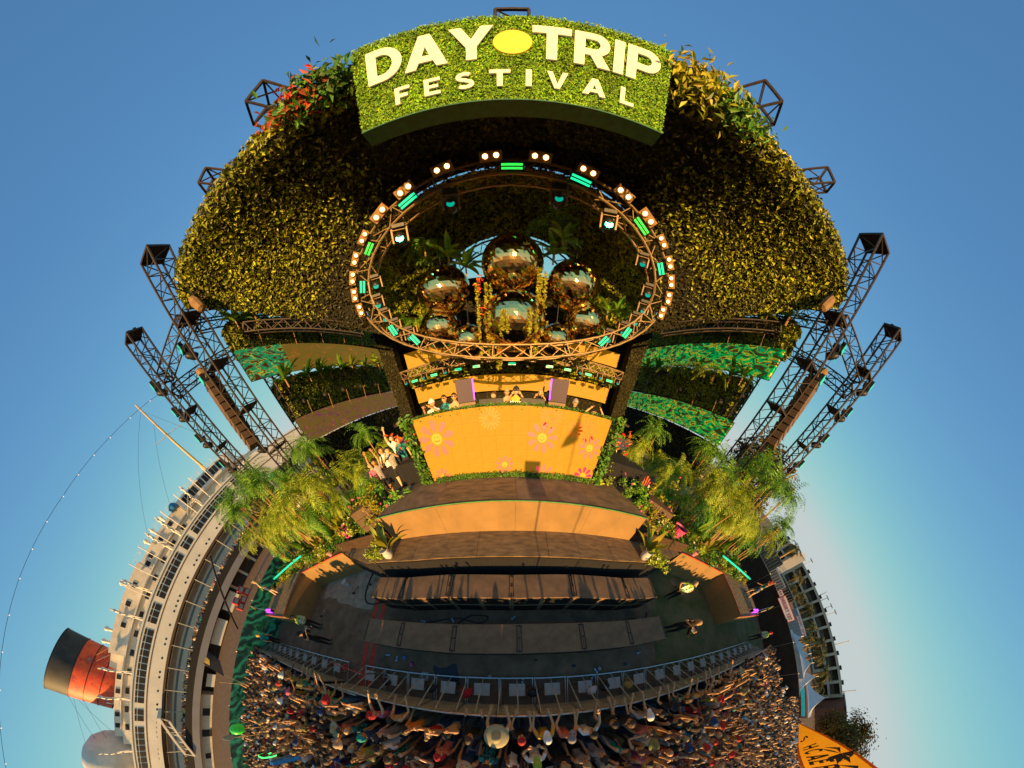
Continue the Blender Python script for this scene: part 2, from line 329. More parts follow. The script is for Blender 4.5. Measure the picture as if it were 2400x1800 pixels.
P, N = grid_pts(9000, -7.4, 7.4, 3.4, 12.4, 16.15); leaf_cards('foliage', P, N, .10, M_LEAFK, back, kind='stuff')
P, N = grid_pts(4200, -7.0, 7.0, 6.5, 7.7, 15.5); leaf_cards('foliage', P, N, .12, M_LEAF, back, kind='stuff')
for s in (-1, 1):
    p = empty('hedge_pillar', (s * 7.2, 14.6, 3), label='dark leafy pillar beside the back screen, ' + ('ship side' if s < 0 else 'car park side'), cat='hedge pillar')
    MB().bbox((-.42, -.35, 0), (.42, .35, 7.5)).obj('hedge_core', M_HEDGEB, p)
    n = 1500; P = np.stack([RNG.uniform(-.46, .46, n), np.full(n, -.38), RNG.uniform(0, 7.5, n)], 1); leaf_cards('foliage', P, np.tile([0, -1, 0], (n, 1)), .09, M_LEAFK, p, kind='stuff')
# low hedge and ivy along the screen foot
n = 5200; X = RNG.uniform(-2.75, 2.85, n); P = np.stack([X, 5.86 + RNG.normal(0, .06, n), Z2 + .02 + np.abs(RNG.normal(0, .055, n))], 1)
leaf_cards('ivy_garland', P, np.tile([0, -.7, .7], (n, 1)), .045, M_LEAFD, label='low strip of green ivy along the foot of the flower screen', cat='ivy')
n = 900; X = RNG.uniform(-3.1, 3.3, n); P = np.stack([X, 6.02 + RNG.normal(0, .05, n), 4.76 + np.abs(RNG.normal(0, .03, n)) - (RNG.random(n) < .15) * RNG.uniform(0, .15, n)], 1)
leaf_cards('ivy_garland', P, np.tile([0, -.7, .7], (n, 1)), .05, M_LEAFD, label='thin ivy runner along the top edge of the flower screen', cat='ivy')

# ------------------------------------------------------------------ subwoofers, two rows on the floor
M_SUB = mat('charcoal_sub_coating', (.18, .108, .058), .9, var=.22, scale=3, bump=.3, bscale=80)
M_SUBG = mat('black_sub_grille', (.010, .010, .012), .6, .2, var=.2, scale=30)
def sub_box(w_, d_, h_, label, group, tiers=1):
    e = empty('subwoofer', label=label, cat='subwoofer', group=group)
    for q in range(tiers):
        z0 = q * h_ / tiers; z1 = (q + 1) * h_ / tiers - .006
        MB().bbox((-w_ / 2 + .006, 0, z0), (w_ / 2 - .006, d_, z1)).obj('cabinet', M_SUB, e, bevel=.008)
        g = MB()
        for s in (-1, 1): g.bbox((s * w_ * .25 - w_ * .21, -.012, z0 + .06), (s * w_ * .25 + w_ * .21, -.002, z1 - .05))
        g.obj('grille', M_SUBG, e)
    l = MB()
    for s in (-1, 1):
        l.bar((s * (w_ / 2 - .07), .07, h_ + .004), (s * (w_ / 2 - .07), d_ - .07, h_ + .004), .011)
        for y in (.07, d_ - .07): l.lathe([(.022, 0), (.022, .012)], (s * (w_ / 2 - .07), y, h_ - .004), 8)
    l.obj('top_rail', M_BLACK, e)
    for y in (.06, d_ * .5, d_ - .06): MB().box((w_ / 2, y, h_ + .006), (.07, .035, .014)).obj('rigging_plate', M_BLACK, e)
    return e
def row(pts, d_, h_, tiers, names, group, z=0):
    for i, (a, b) in enumerate(zip(pts, pts[1:])):
        w_ = math.dist(a, b); e = sub_box(w_, d_, h_, names[i], group, tiers); e.location = ((a[0] + b[0]) / 2, (a[1] + b[1]) / 2, z); e.rotation_euler.z = math.atan2(b[1] - a[1], b[0] - a[0])
row([(-5.32, .34), (-3.62, .25), (-1.75, .19), (.22, .20), (2.15, .24), (3.9, .29), (5.68, .42)], .86, .85, 1,
    ['charcoal subwoofer at the ship-side end of the row nearest the barrier', 'subwoofer second from the ship-side end of the barrier row', 'subwoofer left of the middle one in the barrier row', 'middle subwoofer of the barrier row, set back a little with two sun spots', 'subwoofer with a single thin sun streak, barrier row', 'subwoofer beside the camera operator, end of the barrier row'], 'subwoofers in the row nearest the barrier')
row([(-5.15, 1.92), (-3.75, 1.80), (-2.0, 1.84), (-.02, 1.80), (1.95, 1.84), (3.95, 1.80), (5.4, 1.92)], .84, 1.12, 2,
    ['double subwoofer at the ship-side end of the row under the stage', 'double subwoofer second from the ship-side end under the stage', 'double subwoofer with two round sun spots under the stage front', 'double subwoofer just right of the middle under the stage front', 'double subwoofer second from the lawn end under the stage', 'double subwoofer standing at the lawn end under the stage'], 'stacked subwoofers below the stage front')

# ------------------------------------------------------------------ crowd barrier (one section rebuilt along the line)
def barrier_section():
    w_ = 1.06; e = empty('crowd_barrier', label='x', cat='crowd barrier', group='crowd barrier sections between the pit and the front row')
    a = MB(); a.bar((-w_ / 2, 0, 1.17), (w_ / 2, 0, 1.17), .026, 8); a.obj('top_rail', M_ALU, e)
    for j in range(4): MB().bbox((-w_ / 2 + .01, -.012, .16 + j * .25), (w_ / 2 - .01, .012, .40 + j * .25)).obj('front_panel', M_ALUD, e)
    for s in (-1, 1): MB().bar((s * (w_ / 2 - .02), .0, 0), (s * (w_ / 2 - .02), .0, 1.15), .022).obj('post', M_ALU, e)
    for x in (-w_ / 2 + .02, 0): MB().bar((x, .01, 1.10), (x, .78, .13), .019).obj('brace', M_ALUD, e)
    f = MB(); f.bar((-w_ / 2, .80, .12), (w_ / 2, .80, .12), .024)
    for s in (-1, 0): f.bar((s * w_ / 2 + (.02 if s else .5), .0, .03), (s * w_ / 2 + (.02 if s else .5), .80, .12), .018)
    f.bar((-w_ / 2 + .02, .80, 0), (-w_ / 2 + .02, .80, .12), .02); f.obj('base_frame', M_ALU, e)
    MB().bbox((-.24, .30, .30), (.24, .66, .325)).obj('step_plate', M_WHITE, e)
    s_ = MB()
    for x in (-.23, .23): s_.bar((x, .35, 0), (x, .35, .3), .012); s_.bar((x, .62, 0), (x, .62, .3), .012)
    s_.obj('step_leg', M_ALUD, e)
    return e
proto = barrier_section(); first = True; i = 0
x = -18.2
ord_ = ['ship-side', 'lawn-side']
while x < 17.4:
    y = -1.34 + (-.0002 * x * x)
    side = 'ship' if x < 0 else 'lawn'
    lab = f'silver crowd barrier section with white step plate, about {abs(round(x)):d} metres out on the {side} side'
    if -6.6 < x < -4.6:
        x += 1.08
        if first is True: pass
    o = proto if first else dup(proto); first = False
    o.location = (x, y, 0); o.rotation_euler.z = random.uniform(-.012, .012); o['label'] = lab
    x += 1.08
# folding red tape gate over the red lines
g = empty('barrier_gate', (-5.75, -.62, 0), label='open barrier gap tied across with red tape over the red floor lines', cat='barrier gate', )
MB().bar((-.95, 0, 1.0), (.95, -.15, .95), .02).obj('red_tape', M_REDT, g)
MB().bar((-.9, .02, 0), (-.9, .02, 1.1), .025).bar((.9, -.12, 0), (.9, -.12, 1.1), .025).obj('gate_post', M_ALU, g)
MB().bar((-.9, -.8, 1.17), (.9, -.8, 1.17), .026, 8).obj('top_rail', M_ALU, g)
MB().bbox((-.9, -.815, .1), (.9, -.79, 1.12)).obj('front_panel', M_ALUD, g)
k_ = MB()
for q in range(40):
    a = random.uniform(0, 6.28); b = random.uniform(-.3, .4); k_.bar((-.1 + .12 * math.cos(a), -.05 + .1 * math.sin(a), .98 + .08 * b), (-.1 + .16 * math.cos(a + 1.5), -.05 + .14 * math.sin(a + 1.5), .98 - .08 * b), .006, 3)
k_.obj('tape_knot', M_REDT, g)
for o in list(COL.objects):
    if o.get('category') == 'crowd barrier' : o['label'] = 'silver crowd barrier section with a white step plate between pit and crowd'
# ------------------------------------------------------------------ side wings (runway platforms)
WZ = 1.56
def wing(s):
    side = 'ship side' if s < 0 else 'car park side'
    e = empty('side_stage', (s * 12, 3, 0), label=f'brown side platform with a red edge and green light tube, {side}', cat='side stage')
    def Q(mb, name, m, **kw): o = mb.obj(name, m, e, **kw); o.location = (-e.location.x, -e.location.y, 0); return o
    f = lambda pts: [(s * x, y) for x, y in (pts if s > 0 else pts)][::(1 if s > 0 else -1)]
    Q(MB().prism(f([(7.9, 4.08), (11.9, 3.46), (11.9, .90), (15.8, .92), (16.4, 8.5), (7.9, 8.5)]), 0, WZ - .04), 'fascia', M_FASC)
    for pts in ([(7.9, 4.08), (11.9, 3.46), (12.6, 8.5), (7.9, 8.5)], [(11.92, .90), (13.8, .91), (14.0, 3.4), (11.92, 3.4)], [(13.81, .91), (15.8, .92), (16.0, 3.4), (14.01, 3.4)], [(11.93, 3.41), (16.0, 3.41), (16.4, 8.5), (12.63, 8.5)]):
        Q(MB().prism(f(pts), WZ - .036, WZ), 'deck_board', M_DECK)
    r = MB()
    for a, b in (((7.9, 4.06), (11.9, 3.44)), ((11.88, 3.44), (11.88, .88)), ((11.88, .88), (15.8, .90))): r.bar((s * a[0], a[1], WZ + .01), (s * b[0], b[1], WZ + .01), .022)
    Q(r, 'red_edge', M_REDT)
    b = MB().bar((s * 11.0, 4.0, 2.25), (s * 14.6, 3.05, 2.2), .045, 8); o = Q(b, 'light_tube', mat('teal_neon_tube', (.0, .4, .3), .4, emit=.6, ecol=(.0, .65, .32)))
    for q in (0, .33, .66, 1): Q(MB().bar((s * (11.0 + 3.6 * q), 4.0 - .95 * q, WZ), (s * (11.0 + 3.6 * q), 4.0 - .95 * q, 2.22), .018), 'tube_stand', M_BLACK)
    # corner nook beside the main stage, closed by a dark brown board
    Q(MB().bbox((min(s * 4.62, s * 7.85), 4.12, Z1), (max(s * 4.62, s * 7.85), 4.18, Z1 + .5)), 'nook_back', mat('dark_nook_wood', (.05, .025, .01), .8, var=.4, scale=3, stretch=(1, 1, 6)))
    return e
for s in (-1, 1): wing(s)
for s in (-1, 1):
    for k in range(2):
        e = empty('strobe_light', (s * (14.2 + .62 * k), 1.12, WZ), R(90 - 90 * s) if False else 0, ('purple lit strobe bar on the corner of the side platform, ' if k == 0 else 'outer purple lit strobe bar on the side platform corner, ') + ('ship side' if s < 0 else 'car park side'), 'strobe light')
        MB().bbox((-.28, -.05, .05), (.28, .12, .26)).obj('housing', M_BLACK, e); MB().bbox((-.26, .0, .262), (.26, .10, .272)).obj('lens', M_PURP, e); MB().bbox((-.26, -.062, .07), (.26, -.052, .24)).obj('front_lens', M_PURP, e)
        MB().bar((-.25, .03, 0), (-.25, .03, .1), .02).bar((.25, .03, 0), (.25, .03, .1), .02).obj('foot', M_BLACK, e)
    for k, (x, y) in enumerate(((15.9, 1.2), (16.0, 2.6))):
        e = empty('handrail', (s * x, y, 0), label=('front' if k == 0 else 'rear') + ' yellow-tipped stair handrail at the outer edge of the side platform, ' + ('ship side' if s < 0 else 'car park side'), cat='handrail')
        MB().bar((0, 0, WZ), (s * .5, -.05, WZ + .95), .02).bar((s * .5, -.05, WZ + .95), (s * 1.6, -.05, WZ + .3), .02).bar((s * 1.6, -.05, 0), (s * 1.6, -.05, WZ + .3), .02).obj('tube', M_ALU, e)
        MB().bar((s * .5, -.05, WZ + .98), (s * 1.3, -.05, WZ + .5), .035, 6).obj('grip', mat('yellow_tape', (.6, .55, .03), .5), e)

# ------------------------------------------------------------------ trusses
def truss(name, a, b, w_=.42, label=None, cat='truss', group=None, bay=.5, m=None, cr=.034, lr=.018, up=None, parent=None, parts=True, plates=True):
    a, b = Vector(a), Vector(b); d = b - a; L = d.length; d.normalize(); m = m or M_TRUSS
    u = Vector(up).normalized() if up else (Vector((0, 1, 0)) if abs(d.z) > .9 else Vector((0, 0, 1))); u = (u - d * u.dot(d)).normalized(); v = d.cross(u)
    e = empty(name, a, label=label, cat=cat, group=group)
    if parent is not None: e.parent = parent
    c4 = [(u * i + v * j) * (w_ / 2) for i, j in ((-1, -1), (1, -1), (1, 1), (-1, 1))]
    for c in c4: MB().bar(c, c + d * L, cr, 6).obj('chord', m, e)
    lz = MB(); n = max(1, round(L / bay))
    for k in range(n):
        for i in range(4):
            p, q = c4[i], c4[(i + 1) % 4]
            if k % 2: p, q = q, p
            lz.bar(p + d * (L * k / n), q + d * (L * (k + 1) / n), lr, 3, cap=False)
            if k % 2 == 0: lz.bar(c4[i] + d * (L * k / n), c4[(i + 1) % 4] + d * (L * k / n), lr, 3, cap=False)
    lz.obj('lacing', m, e, kind='stuff')
    if plates:
        for t_ in (0, L):
            f = MB()
            for i in range(4): f.bar(c4[i] + d * t_, c4[(i + 1) % 4] + d * t_, cr * 1.15, 4)
            f.obj('end_frame', m, e)
    return e
def tower(name, x, y, z1, label, w_=.52, group=None):
    e = truss(name, (x, y, 0), (x, y, z1), w_, label, 'truss tower', group, bay=.55, m=M_TRUSS, cr=.042, lr=.022)
    MB().box((0, 0, .06), (w_ + .5, w_ + .5, .12)).obj('base_plate', M_BLACK, e)
    MB().box((0, 0, z1 + .02), (w_ + .06, w_ + .06, .06)).obj('top_plate', M_TRUSS, e)
    h = MB()
    for i in range(5): h.box((-.15 + .08 * i, .1 * (-1) ** i, z1 + .13), (.06, .12, .16 + .03 * (i % 2)))
    h.obj('hoist_head', M_BLACK, e)
    for k in range(2, int(z1 / 2.2)):
        MB().box((0, 0, k * 2.2), (w_ + .04, w_ + .04, .05)).obj('splice_plate', M_TRUSS, e)
    return e
GT = 'black truss towers flanking the stage'
for s in (-1, 1):
    sd_ = 'ship side' if s < 0 else 'car park side'
    tower('truss_tower', s * 10.75, 7.35, 16.1 if s < 0 else 16.6, f'tall inner black truss tower touching the leafy roof rim, {sd_}', .72, GT)
    tower('truss_tower', s * 13.5, 6.7, 15.2 if s < 0 else 15.4, f'outer black truss tower carrying moving heads, {sd_}', .6, GT)
    tower('truss_tower', s * 11.0, 9.6, 14.2, f'rear truss tower behind the speaker hang, {sd_}', .5, GT)
    truss('roof_truss', (s * 13.5, 6.75, 12.9), (s * 10.9, 7.3, 13.3), .5, f'short cross truss joining the two towers near their tops, {sd_}', group='cross trusses', bay=.45)
    truss('roof_truss', (s * 13.5, 6.75, 12.1), (s * 12.9, 11.5, 13.0), .5, f'cross truss running back from the outer tower, {sd_}', group='cross trusses')
    truss('roof_truss', (s * 11.0, 7.6, 13.2), (s * 10.2, 15.5, 12.7), .5, f'long truss seen against the sky under the leafy roof, {sd_}', group='roof trusses under the canopy', bay=.5)
    truss('roof_truss', (s * 10.5, 9.2, 12.2), (s * 6.6, 11.5, 9.6), .4, f'sloping truss under the leafy roof edge, {sd_}', group='roof trusses under the canopy', bay=.42)

# ------------------------------------------------------------------ leafy roof shell: fascia rim and funnel down to the truss oval
RX, RZ_, RCZ, RY = 5.65, 3.68, 10.58, 11.0           # oval truss
def rimpt(u):    # u from -1 (ship side) to 1
    x = 10.9 * math.sin(u * math.pi / 2 * .98) if abs(u) < 2 else 0
    z = 14.72 + .1 * (1 - u * u) - .95 * abs(u) ** 5
    return np.array([x, 7.4 + .2 * u * u, z])
def ringpt(a): return np.array([RX * 1.08 * math.sin(a), RY + .35, RCZ + RZ_ * 1.16 * math.cos(a)])
def shell_pt(u, v):
    """u along the rim, v 0 (rim) to 1 (oval)"""
    A = rimpt(u); B = ringpt(u * R(112)); m = A * (1 - v) + B * v
    bulge = math.sin(math.pi * v) * .9
    return m + np.array([0, bulge * .9, bulge * (.05 - .55 * abs(u) ** 2)])
NU, NV = 96, 16
shell = empty('canopy_roof', (0, 7.4, 14), label='huge domed roof of yellow-green leaves arching over the stage', cat='roof')
V = []; Fq = []
for i in range(NU + 1):
    u = -1 + 2 * i / NU
    A = rimpt(u); V.append(A + [0, .9, .55]); V.append(A + [0, .4, .62]); V.append(A + [0, .08, .5]); V.append(A + [0, -.05, .22])
    for j in range(NV + 1): V.append(shell_pt(u, j / NV))
K_ = NV + 5
for i in range(NU):
    for j in range(K_ - 1): a = i * K_ + j; Fq.append((a, a + 1, a + K_ + 1, a + K_))
V = np.array(V); Vl = V - np.array([0, 7.4, 14]); me = from_np('leaf_backing', Vl, Fq, smooth=True); me.materials.append(M_HEDGEB)
mk('leaf_backing', me, shell)
# top skin closing the roof behind the rim
V2 = []; F2 = []
for i in range(NU + 1):
    u = -1 + 2 * i / NU; A = rimpt(u); B = ringpt(u * R(112)) + np.array([0, 2.0, 1.6 if abs(u) < .6 else .6])
    for j in range(5): V2.append(A * (1 - j / 4) + B * (j / 4) + np.array([0, .9 - .9 * j / 4, .55 - .2 * j / 4]))
for i in range(NU):
    for j in range(4): a = i * 5 + j; F2.append((a, a + 5, a + 6, a + 1))
me = from_np('roof_skin', np.array(V2) - np.array([0, 7.4, 14]), F2, smooth=True); me.materials.append(M_HEDGEB); mk('roof_skin', me, shell)
# leaves spread over funnel and fascia
def shell_leaves(n, vlo, vhi, size, m):
    Fa = np.array(Fq); rows = Fa[:, 0] % K_; sel = (rows >= vlo) & (rows < vhi); Fa = Fa[sel]
    A, B, C, D_ = (V[Fa[:, k]] for k in range(4)); nrm = np.cross(B - A, D_ - A); ar = np.linalg.norm(nrm, axis=1); nrm /= ar[:, None] + 1e-9
    cen = (A + C) / 2; toc = np.array([0, 0, H]) - cen; nrm *= np.sign((nrm * toc).sum(1))[:, None]
    k = RNG.choice(len(Fa), n, p=ar / ar.sum()); a, b = RNG.random((n, 1)), RNG.random((n, 1))
    P = A[k] * (1 - a) * (1 - b) + B[k] * (1 - a) * b + C[k] * a * b + D_[k] * a * (1 - b); P += nrm[k] * RNG.uniform(-.02, .14, (n, 1))
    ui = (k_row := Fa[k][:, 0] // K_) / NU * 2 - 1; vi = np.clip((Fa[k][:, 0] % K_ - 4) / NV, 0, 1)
    edge = np.clip((np.abs(ui) - .30 + RNG.normal(0, .05, n)) / .14, 0, 1) * np.clip((.78 - vi - .25 * np.abs(ui) ** 3 + RNG.normal(0, .09, n)) / .25, 0, 1)  # thins the yellow leaves where the funnel is meant to look shaded
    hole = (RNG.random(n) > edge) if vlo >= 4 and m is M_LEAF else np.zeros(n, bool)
    return leaf_cards('foliage', P[~hole], nrm[k][~hole], size, m, shell, jitter=1.0, loc=(0, 7.4, 14), kind='stuff')
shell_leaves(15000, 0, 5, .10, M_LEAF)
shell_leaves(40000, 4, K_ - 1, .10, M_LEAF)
shell_leaves(14000, 4, K_ - 1, .10, M_LEAFK)  # dark leaf colour stands in for the shade on the funnel
# corner plants beside the sign
def flora(name, c, n, spread, size, m, label, cat='plants', group=None, droop=0):
    P = np.array(c) + RNG.normal(0, 1, (n, 3)) * np.array(spread); N = np.tile([0, -1, .2], (n, 1))
    return leaf_cards(name, P, N, size, m, label=label, cat=cat, group=group, jitter=.8, long=2.2)
M_RED_LEAF = mat('rust_leaf', (.35, .07, .015), .5, var=.3, island=.4, transl=.15)
flora('leafy_shrub', (-3.75, 7.1, 14.9), 700, (.42, .15, .24), .10, M_LEAFD, 'big-leaved shrub on the roof rim at the ship side of the sign', 'shrub')
flora('leafy_shrub', (-4.3, 7.0, 14.8), 200, (.32, .12, .18), .10, M_RED_LEAF, 'rust-red leaved shrub on the roof rim at the ship side of the sign', 'shrub')
flora('leafy_shrub', (3.75, 7.1, 14.9), 800, (.42, .15, .26), .10, M_LEAFY, 'yellow-green big-leaved shrub on the roof rim at the car park side of the sign', 'shrub')
flora('leafy_shrub', (4.5, 7.0, 14.7), 380, (.38, .12, .2), .10, M_LEAFD, 'dark big-leaved shrub beside the roof corner truss, car park side', 'shrub')
# truss stubs poking above the rim
for (x, z, w_, lab, dy) in ((0, 16.05, .62, 'truss stub standing above the middle of the sign', 0), (-4.5, 15.95, .66, 'boxy truss corner block above the rim on the ship side', -.2), (-6.8, 15.75, .45, 'smaller truss stub on the rim further toward the ship', 0), (4.6, 16.05, .66, 'boxy truss corner block above the rim on the car park side', -.2), (7.1, 16.1, .45, 'smaller truss stub on the rim further toward the car park', 0)):
    a = Vector((x, 7.9 + dy, z - .85)); b = a + Vector((0, -.3 if abs(x) > 1 else 0, 1.15 if abs(x) > 1 else 1.1)) if abs(x) < 1 else a + Vector((math.copysign(.75, x), -.5, .75))
    e = truss('truss_stub', a, b, w_, lab, 'truss', 'truss ends poking out of the leafy roof', bay=.55, cr=.034, lr=.02)
    MB().add([tuple((b - a) + q) for q in (Vector((-w_ / 2, 0, -w_ / 2)), Vector((w_ / 2, 0, -w_ / 2)), Vector((w_ / 2, 0, w_ / 2)), Vector((-w_ / 2, 0, w_ / 2)))], [(0, 1, 2, 3)]) if False else None

# ------------------------------------------------------------------ the sign
YS = 7.0; SZ0, SZ1, SX = H + 1.116 * YS, H + 1.455 * YS, .414 * YS
sign = empty('festival_sign', (0, YS, SZ0), label='bright green leaf-covered sign reading DAY TRIP FESTIVAL in white letters', cat='sign')
M_SIGNLEAF = mat('sign_leaf', (.19, .36, .015), .6, var=.35, scale=1.5, island=.6, transl=.1)
MB().bbox((-SX, .0, 0), (SX, .35, SZ1 - SZ0)).obj('sign_board', mat('sign_turf', (.07, .16, .01), .9, var=.5, scale=14, bump=1.0, bscale=40), sign)
MB().bbox((-SX, -.06, -.03), (SX, .38, -.003)).obj('bottom_trim', mat('green_trim', (.02, .10, .05), .6), sign)
n = 34000; P = np.stack([RNG.uniform(-SX, SX, n), RNG.uniform(-.06, -.005, n), RNG.uniform(0, SZ1 - SZ0, n)], 1) + np.array([0, YS, SZ0])
leaf_cards('foliage', P, np.tile([0, -1, 0], (n, 1)), .034, M_SIGNLEAF, sign, jitter=.6, loc=(0, YS, SZ0), kind='stuff')
M_LET = mat('cream_sign_letter', (.74, .64, .46), .7, var=.10, scale=5, emit=.06, ecol=(1, .72, .42))
def glyph(ch):
    """outlines on a 0..1 tall box: list of (outer loop, holes)"""
    def arc(cx, cy, rx, ry, a0, a1, n=12): return [(cx + rx * math.cos(R(a0 + (a1 - a0) * i / n)), cy + ry * math.sin(R(a0 + (a1 - a0) * i / n))) for i in range(n + 1)]
    b = .24
    if ch == 'D': return .86, [([(0, 0)] + arc(.36, .5, .5, .5, -90, 90, 16) + [(0, 1)], [[(b, .2)] + arc(.36, .5, .27, .30, -90, 90, 12) + [(b, .8)]])]
    if ch == 'A': return 1.0, [([(0, 0), (.26, 0), (.33, .18), (.67, .18), (.74, 0), (1, 0), (.63, 1), (.37, 1)], [[(.41, .36), (.59, .36), (.5, .64)]])]
    if ch == 'Y': return .98, [([(.37, 0), (.61, 0), (.61, .38), (.98, 1), (.71, 1), (.49, .62), (.27, 1), (0, 1), (.37, .38)], [])]
    if ch == 'T': return .86, [([(.31, 0), (.55, 0), (.55, .79), (.86, .79), (.86, 1), (0, 1), (0, .79), (.31, .79)], [])]
    if ch == 'R': return .84, [([(0, 0), (b, 0), (b, .33), (.37, .33), (.55, 0), (.84, 0), (.62, .38)] + arc(.47, .67, .34, .33, -60, 90, 10) + [(0, 1)], [[(b, .52)] + arc(.45, .665, .14, .145, -90, 90, 8) + [(b, .81)]])]
    if ch == 'I': return .24, [([(0, 0), (.24, 0), (.24, 1), (0, 1)], [])]
    if ch == 'P': return .82, [([(0, 0), (b, 0), (b, .33)] + arc(.48, .665, .34, .335, -90, 90, 12) + [(0, 1)], [[(b, .52)] + arc(.46, .665, .14, .145, -90, 90, 8) + [(b, .81)]])]
    c = .2
    if ch == 'F': return .66, [([(0, 0), (c, 0), (c, .38), (.56, .38), (.56, .58), (c, .58), (c, .81), (.66, .81), (.66, 1), (0, 1)], [])]
    if ch == 'E': return .68, [([(0, 0), (.68, 0), (.68, .19), (c, .19), (c, .41), (.6, .41), (.6, .59), (c, .59), (c, .81), (.68, .81), (.68, 1), (0, 1)], [])]
    if ch == 'S':
        ctr = arc(.40, .72, .27, .185, 40, 270, 14)[:] + arc(.40, .29, .29, .19, 90, -140, 14)[1:]; out, inn = [], []
        for i, p in enumerate(ctr):
            q = ctr[min(i + 1, len(ctr) - 1)]; r_ = ctr[max(i - 1, 0)]; d = Vector((q[0] - r_[0], q[1] - r_[1])).normalized(); nn = Vector((-d.y, d.x)) * .1
            out.append((p[0] + nn.x, p[1] + nn.y)); inn.append((p[0] - nn.x, p[1] - nn.y))
        return .78, [(out + inn[::-1], [])]
    if ch == 'V': return .86, [([(.32, 0), (.54, 0), (.86, 1), (.64, 1), (.43, .28), (.22, 1), (0, 1)], [])]
    if ch == 'L': return .62, [([(0, 0), (.62, 0), (.62, .19), (c, .19), (c, 1), (0, 1)], [])]
    if ch == 'M': return .9, [([(0, 0), (c, 0), (c, .62), (.45, .2), (.7, .62), (.7, 0), (.9, 0), (.9, 1), (.72, 1), (.45, .55), (.18, 1), (0, 1)], [])]
    if ch == 'G': return .8, [([(.45, .55), (.45, .37), (.58, .37), (.58, .24)] + arc(.42, .5, .24, .32, -50, -310, 12) + [(.72, .88)] + arc(.42, .5, .42, .5, 50, 310, 14)[1:] + [(.76, .15), (.76, .55)], [])]
    if ch == 'N': return .76, [([(0, 0), (c, 0), (c, .6), (.56, 0), (.76, 0), (.76, 1), (.56, 1), (.56, .4), (.2, 1), (0, 1)], [])]
    if ch == 'C': return .76, [([(.66, .28)] + arc(.42, .5, .23, .31, -45, -315, 12) + arc(.42, .5, .42, .5, 42, 318, 14), [])]
    if ch == 'X': return .86, [([(0, 0), (.25, 0), (.43, .33), (.61, 0), (.86, 0), (.56, .51), (.84, 1), (.59, 1), (.43, .69), (.27, 1), (.02, 1), (.30, .51)], [])]
    if ch == 'B': return .76, [([(0, 0), (.5, 0), (.7, .1), (.76, .27), (.7, .45), (.6, .52), (.7, .62), (.7, .85), (.58, .97), (.46, 1), (0, 1)], [[(c, .18), (.46, .18), (.54, .28), (.46, .42), (c, .42)], [(c, .6), (.42, .6), (.5, .7), (.42, .82), (c, .82)]])]
    if ch == 'H': return .78, [([(0, 0), (c, 0), (c, .41), (.58, .41), (.58, 0), (.78, 0), (.78, 1), (.58, 1), (.58, .6), (c, .6), (c, 1), (0, 1)], [])]
    return .4, []
def letter_mesh(ch, h, wx, th):
    """extruded letter via bmesh: facing -Y, origin lower left"""
    adv, loops = glyph(ch); bm = bmesh.new()
    for out, holes in loops:
        ed = []
        for lp in [out] + holes:
            vs_ = [bm.verts.new((x * h * wx, 0, y * h)) for x, y in lp]
            ed += [bm.edges.new((vs_[i], vs_[(i + 1) % len(vs_)])) for i in range(len(vs_))]
        bmesh.ops.triangle_fill(bm, use_beauty=True, edges=ed)
    bmesh.ops.recalc_face_normals(bm, faces=bm.faces)
    for f in bm.faces:
        if f.normal.y > 0: f.normal_flip()
    ext = bmesh.ops.extrude_face_region(bm, geom=bm.faces[:]); bmesh.ops.translate(bm, verts=[v for v in ext['geom'] if isinstance(v, bmesh.types.BMVert)], vec=(0, -th, 0))
    bmesh.ops.recalc_face_normals(bm, faces=bm.faces)
    me = bpy.data.meshes.new('letter'); bm.to_mesh(me); bm.free(); return me, adv * h * wx
def word(txt, x0, x1, z, h, parent, m, y=-.07, th=.03, gap=.12, rise=None, wx=1.0):
    advs = [glyph(c)[0] if c != ' ' else .4 for c in txt]; g_ = gap; tot = sum(advs) + g_ * (len(txt) - 1); wx = (x1 - x0) / (tot * h); x = x0
    for c, a in zip(txt, advs):
        if c != ' ':
            me, _ = letter_mesh(c, h, wx, th); me.materials.append(m); mk('letter', me, parent, (x, y, z if rise is None else z + rise(x)))
        x += (a + g_) * h * wx
SH = SZ1 - SZ0
word('DAY', -SX * .90, -SX * .11, SH * .46, SH * .39, sign, M_LET, gap=.05)
word('TRIP', SX * .12, SX * .92, SH * .46, SH * .39, sign, M_LET, gap=.07)
word('FESTIVAL', -SX * .735, SX * .77, SH * .13, SH * .19, sign, M_LET, gap=.62)
MB().lathe([(.30, -.065), (.335, -.05), (.335, 0)], (0, -.10, 0), 36, Matrix.Rotation(R(90), 3, 'X')).obj('sun_disc', mat('yellow_disc', (.80, .46, .03), .6, var=.12, scale=6, emit=.06, ecol=(1, .62, .06)), sign).location = (.01, 0.02, SH * .655)
# ------------------------------------------------------------------ oval lighting truss
M_RING = mat('bare_alloy_truss', (.19, .125, .06), .5, .4, var=.2, scale=7)
ring = empty('oval_truss', (0, RY, RCZ), label='big oval alloy truss ringed with warm double lamps in the mouth of the leafy roof', cat='truss')
def rp(a, dr=0, dy=0, base=(0, 0, 0)):
    return Vector(((RX + dr) * math.sin(a) - base[0], RY + dy - base[1], RCZ + (RZ_ + dr) * math.cos(a) - base[2]))
rb = (0, RY, RCZ); NR = 44
for dr, dy in ((.28, -.28), (.28, .28), (-.28, -.28), (-.28, .28)):
    c = MB()
    for i in range(NR): c.bar(rp(2 * math.pi * i / NR, dr, dy, rb), rp(2 * math.pi * (i + 1) / NR, dr, dy, rb), .045, 6, cap=False)
    c.obj('chord', M_RING, ring)
lz = MB(); cc = ((.28, -.28), (.28, .28), (-.28, .28), (-.28, -.28))
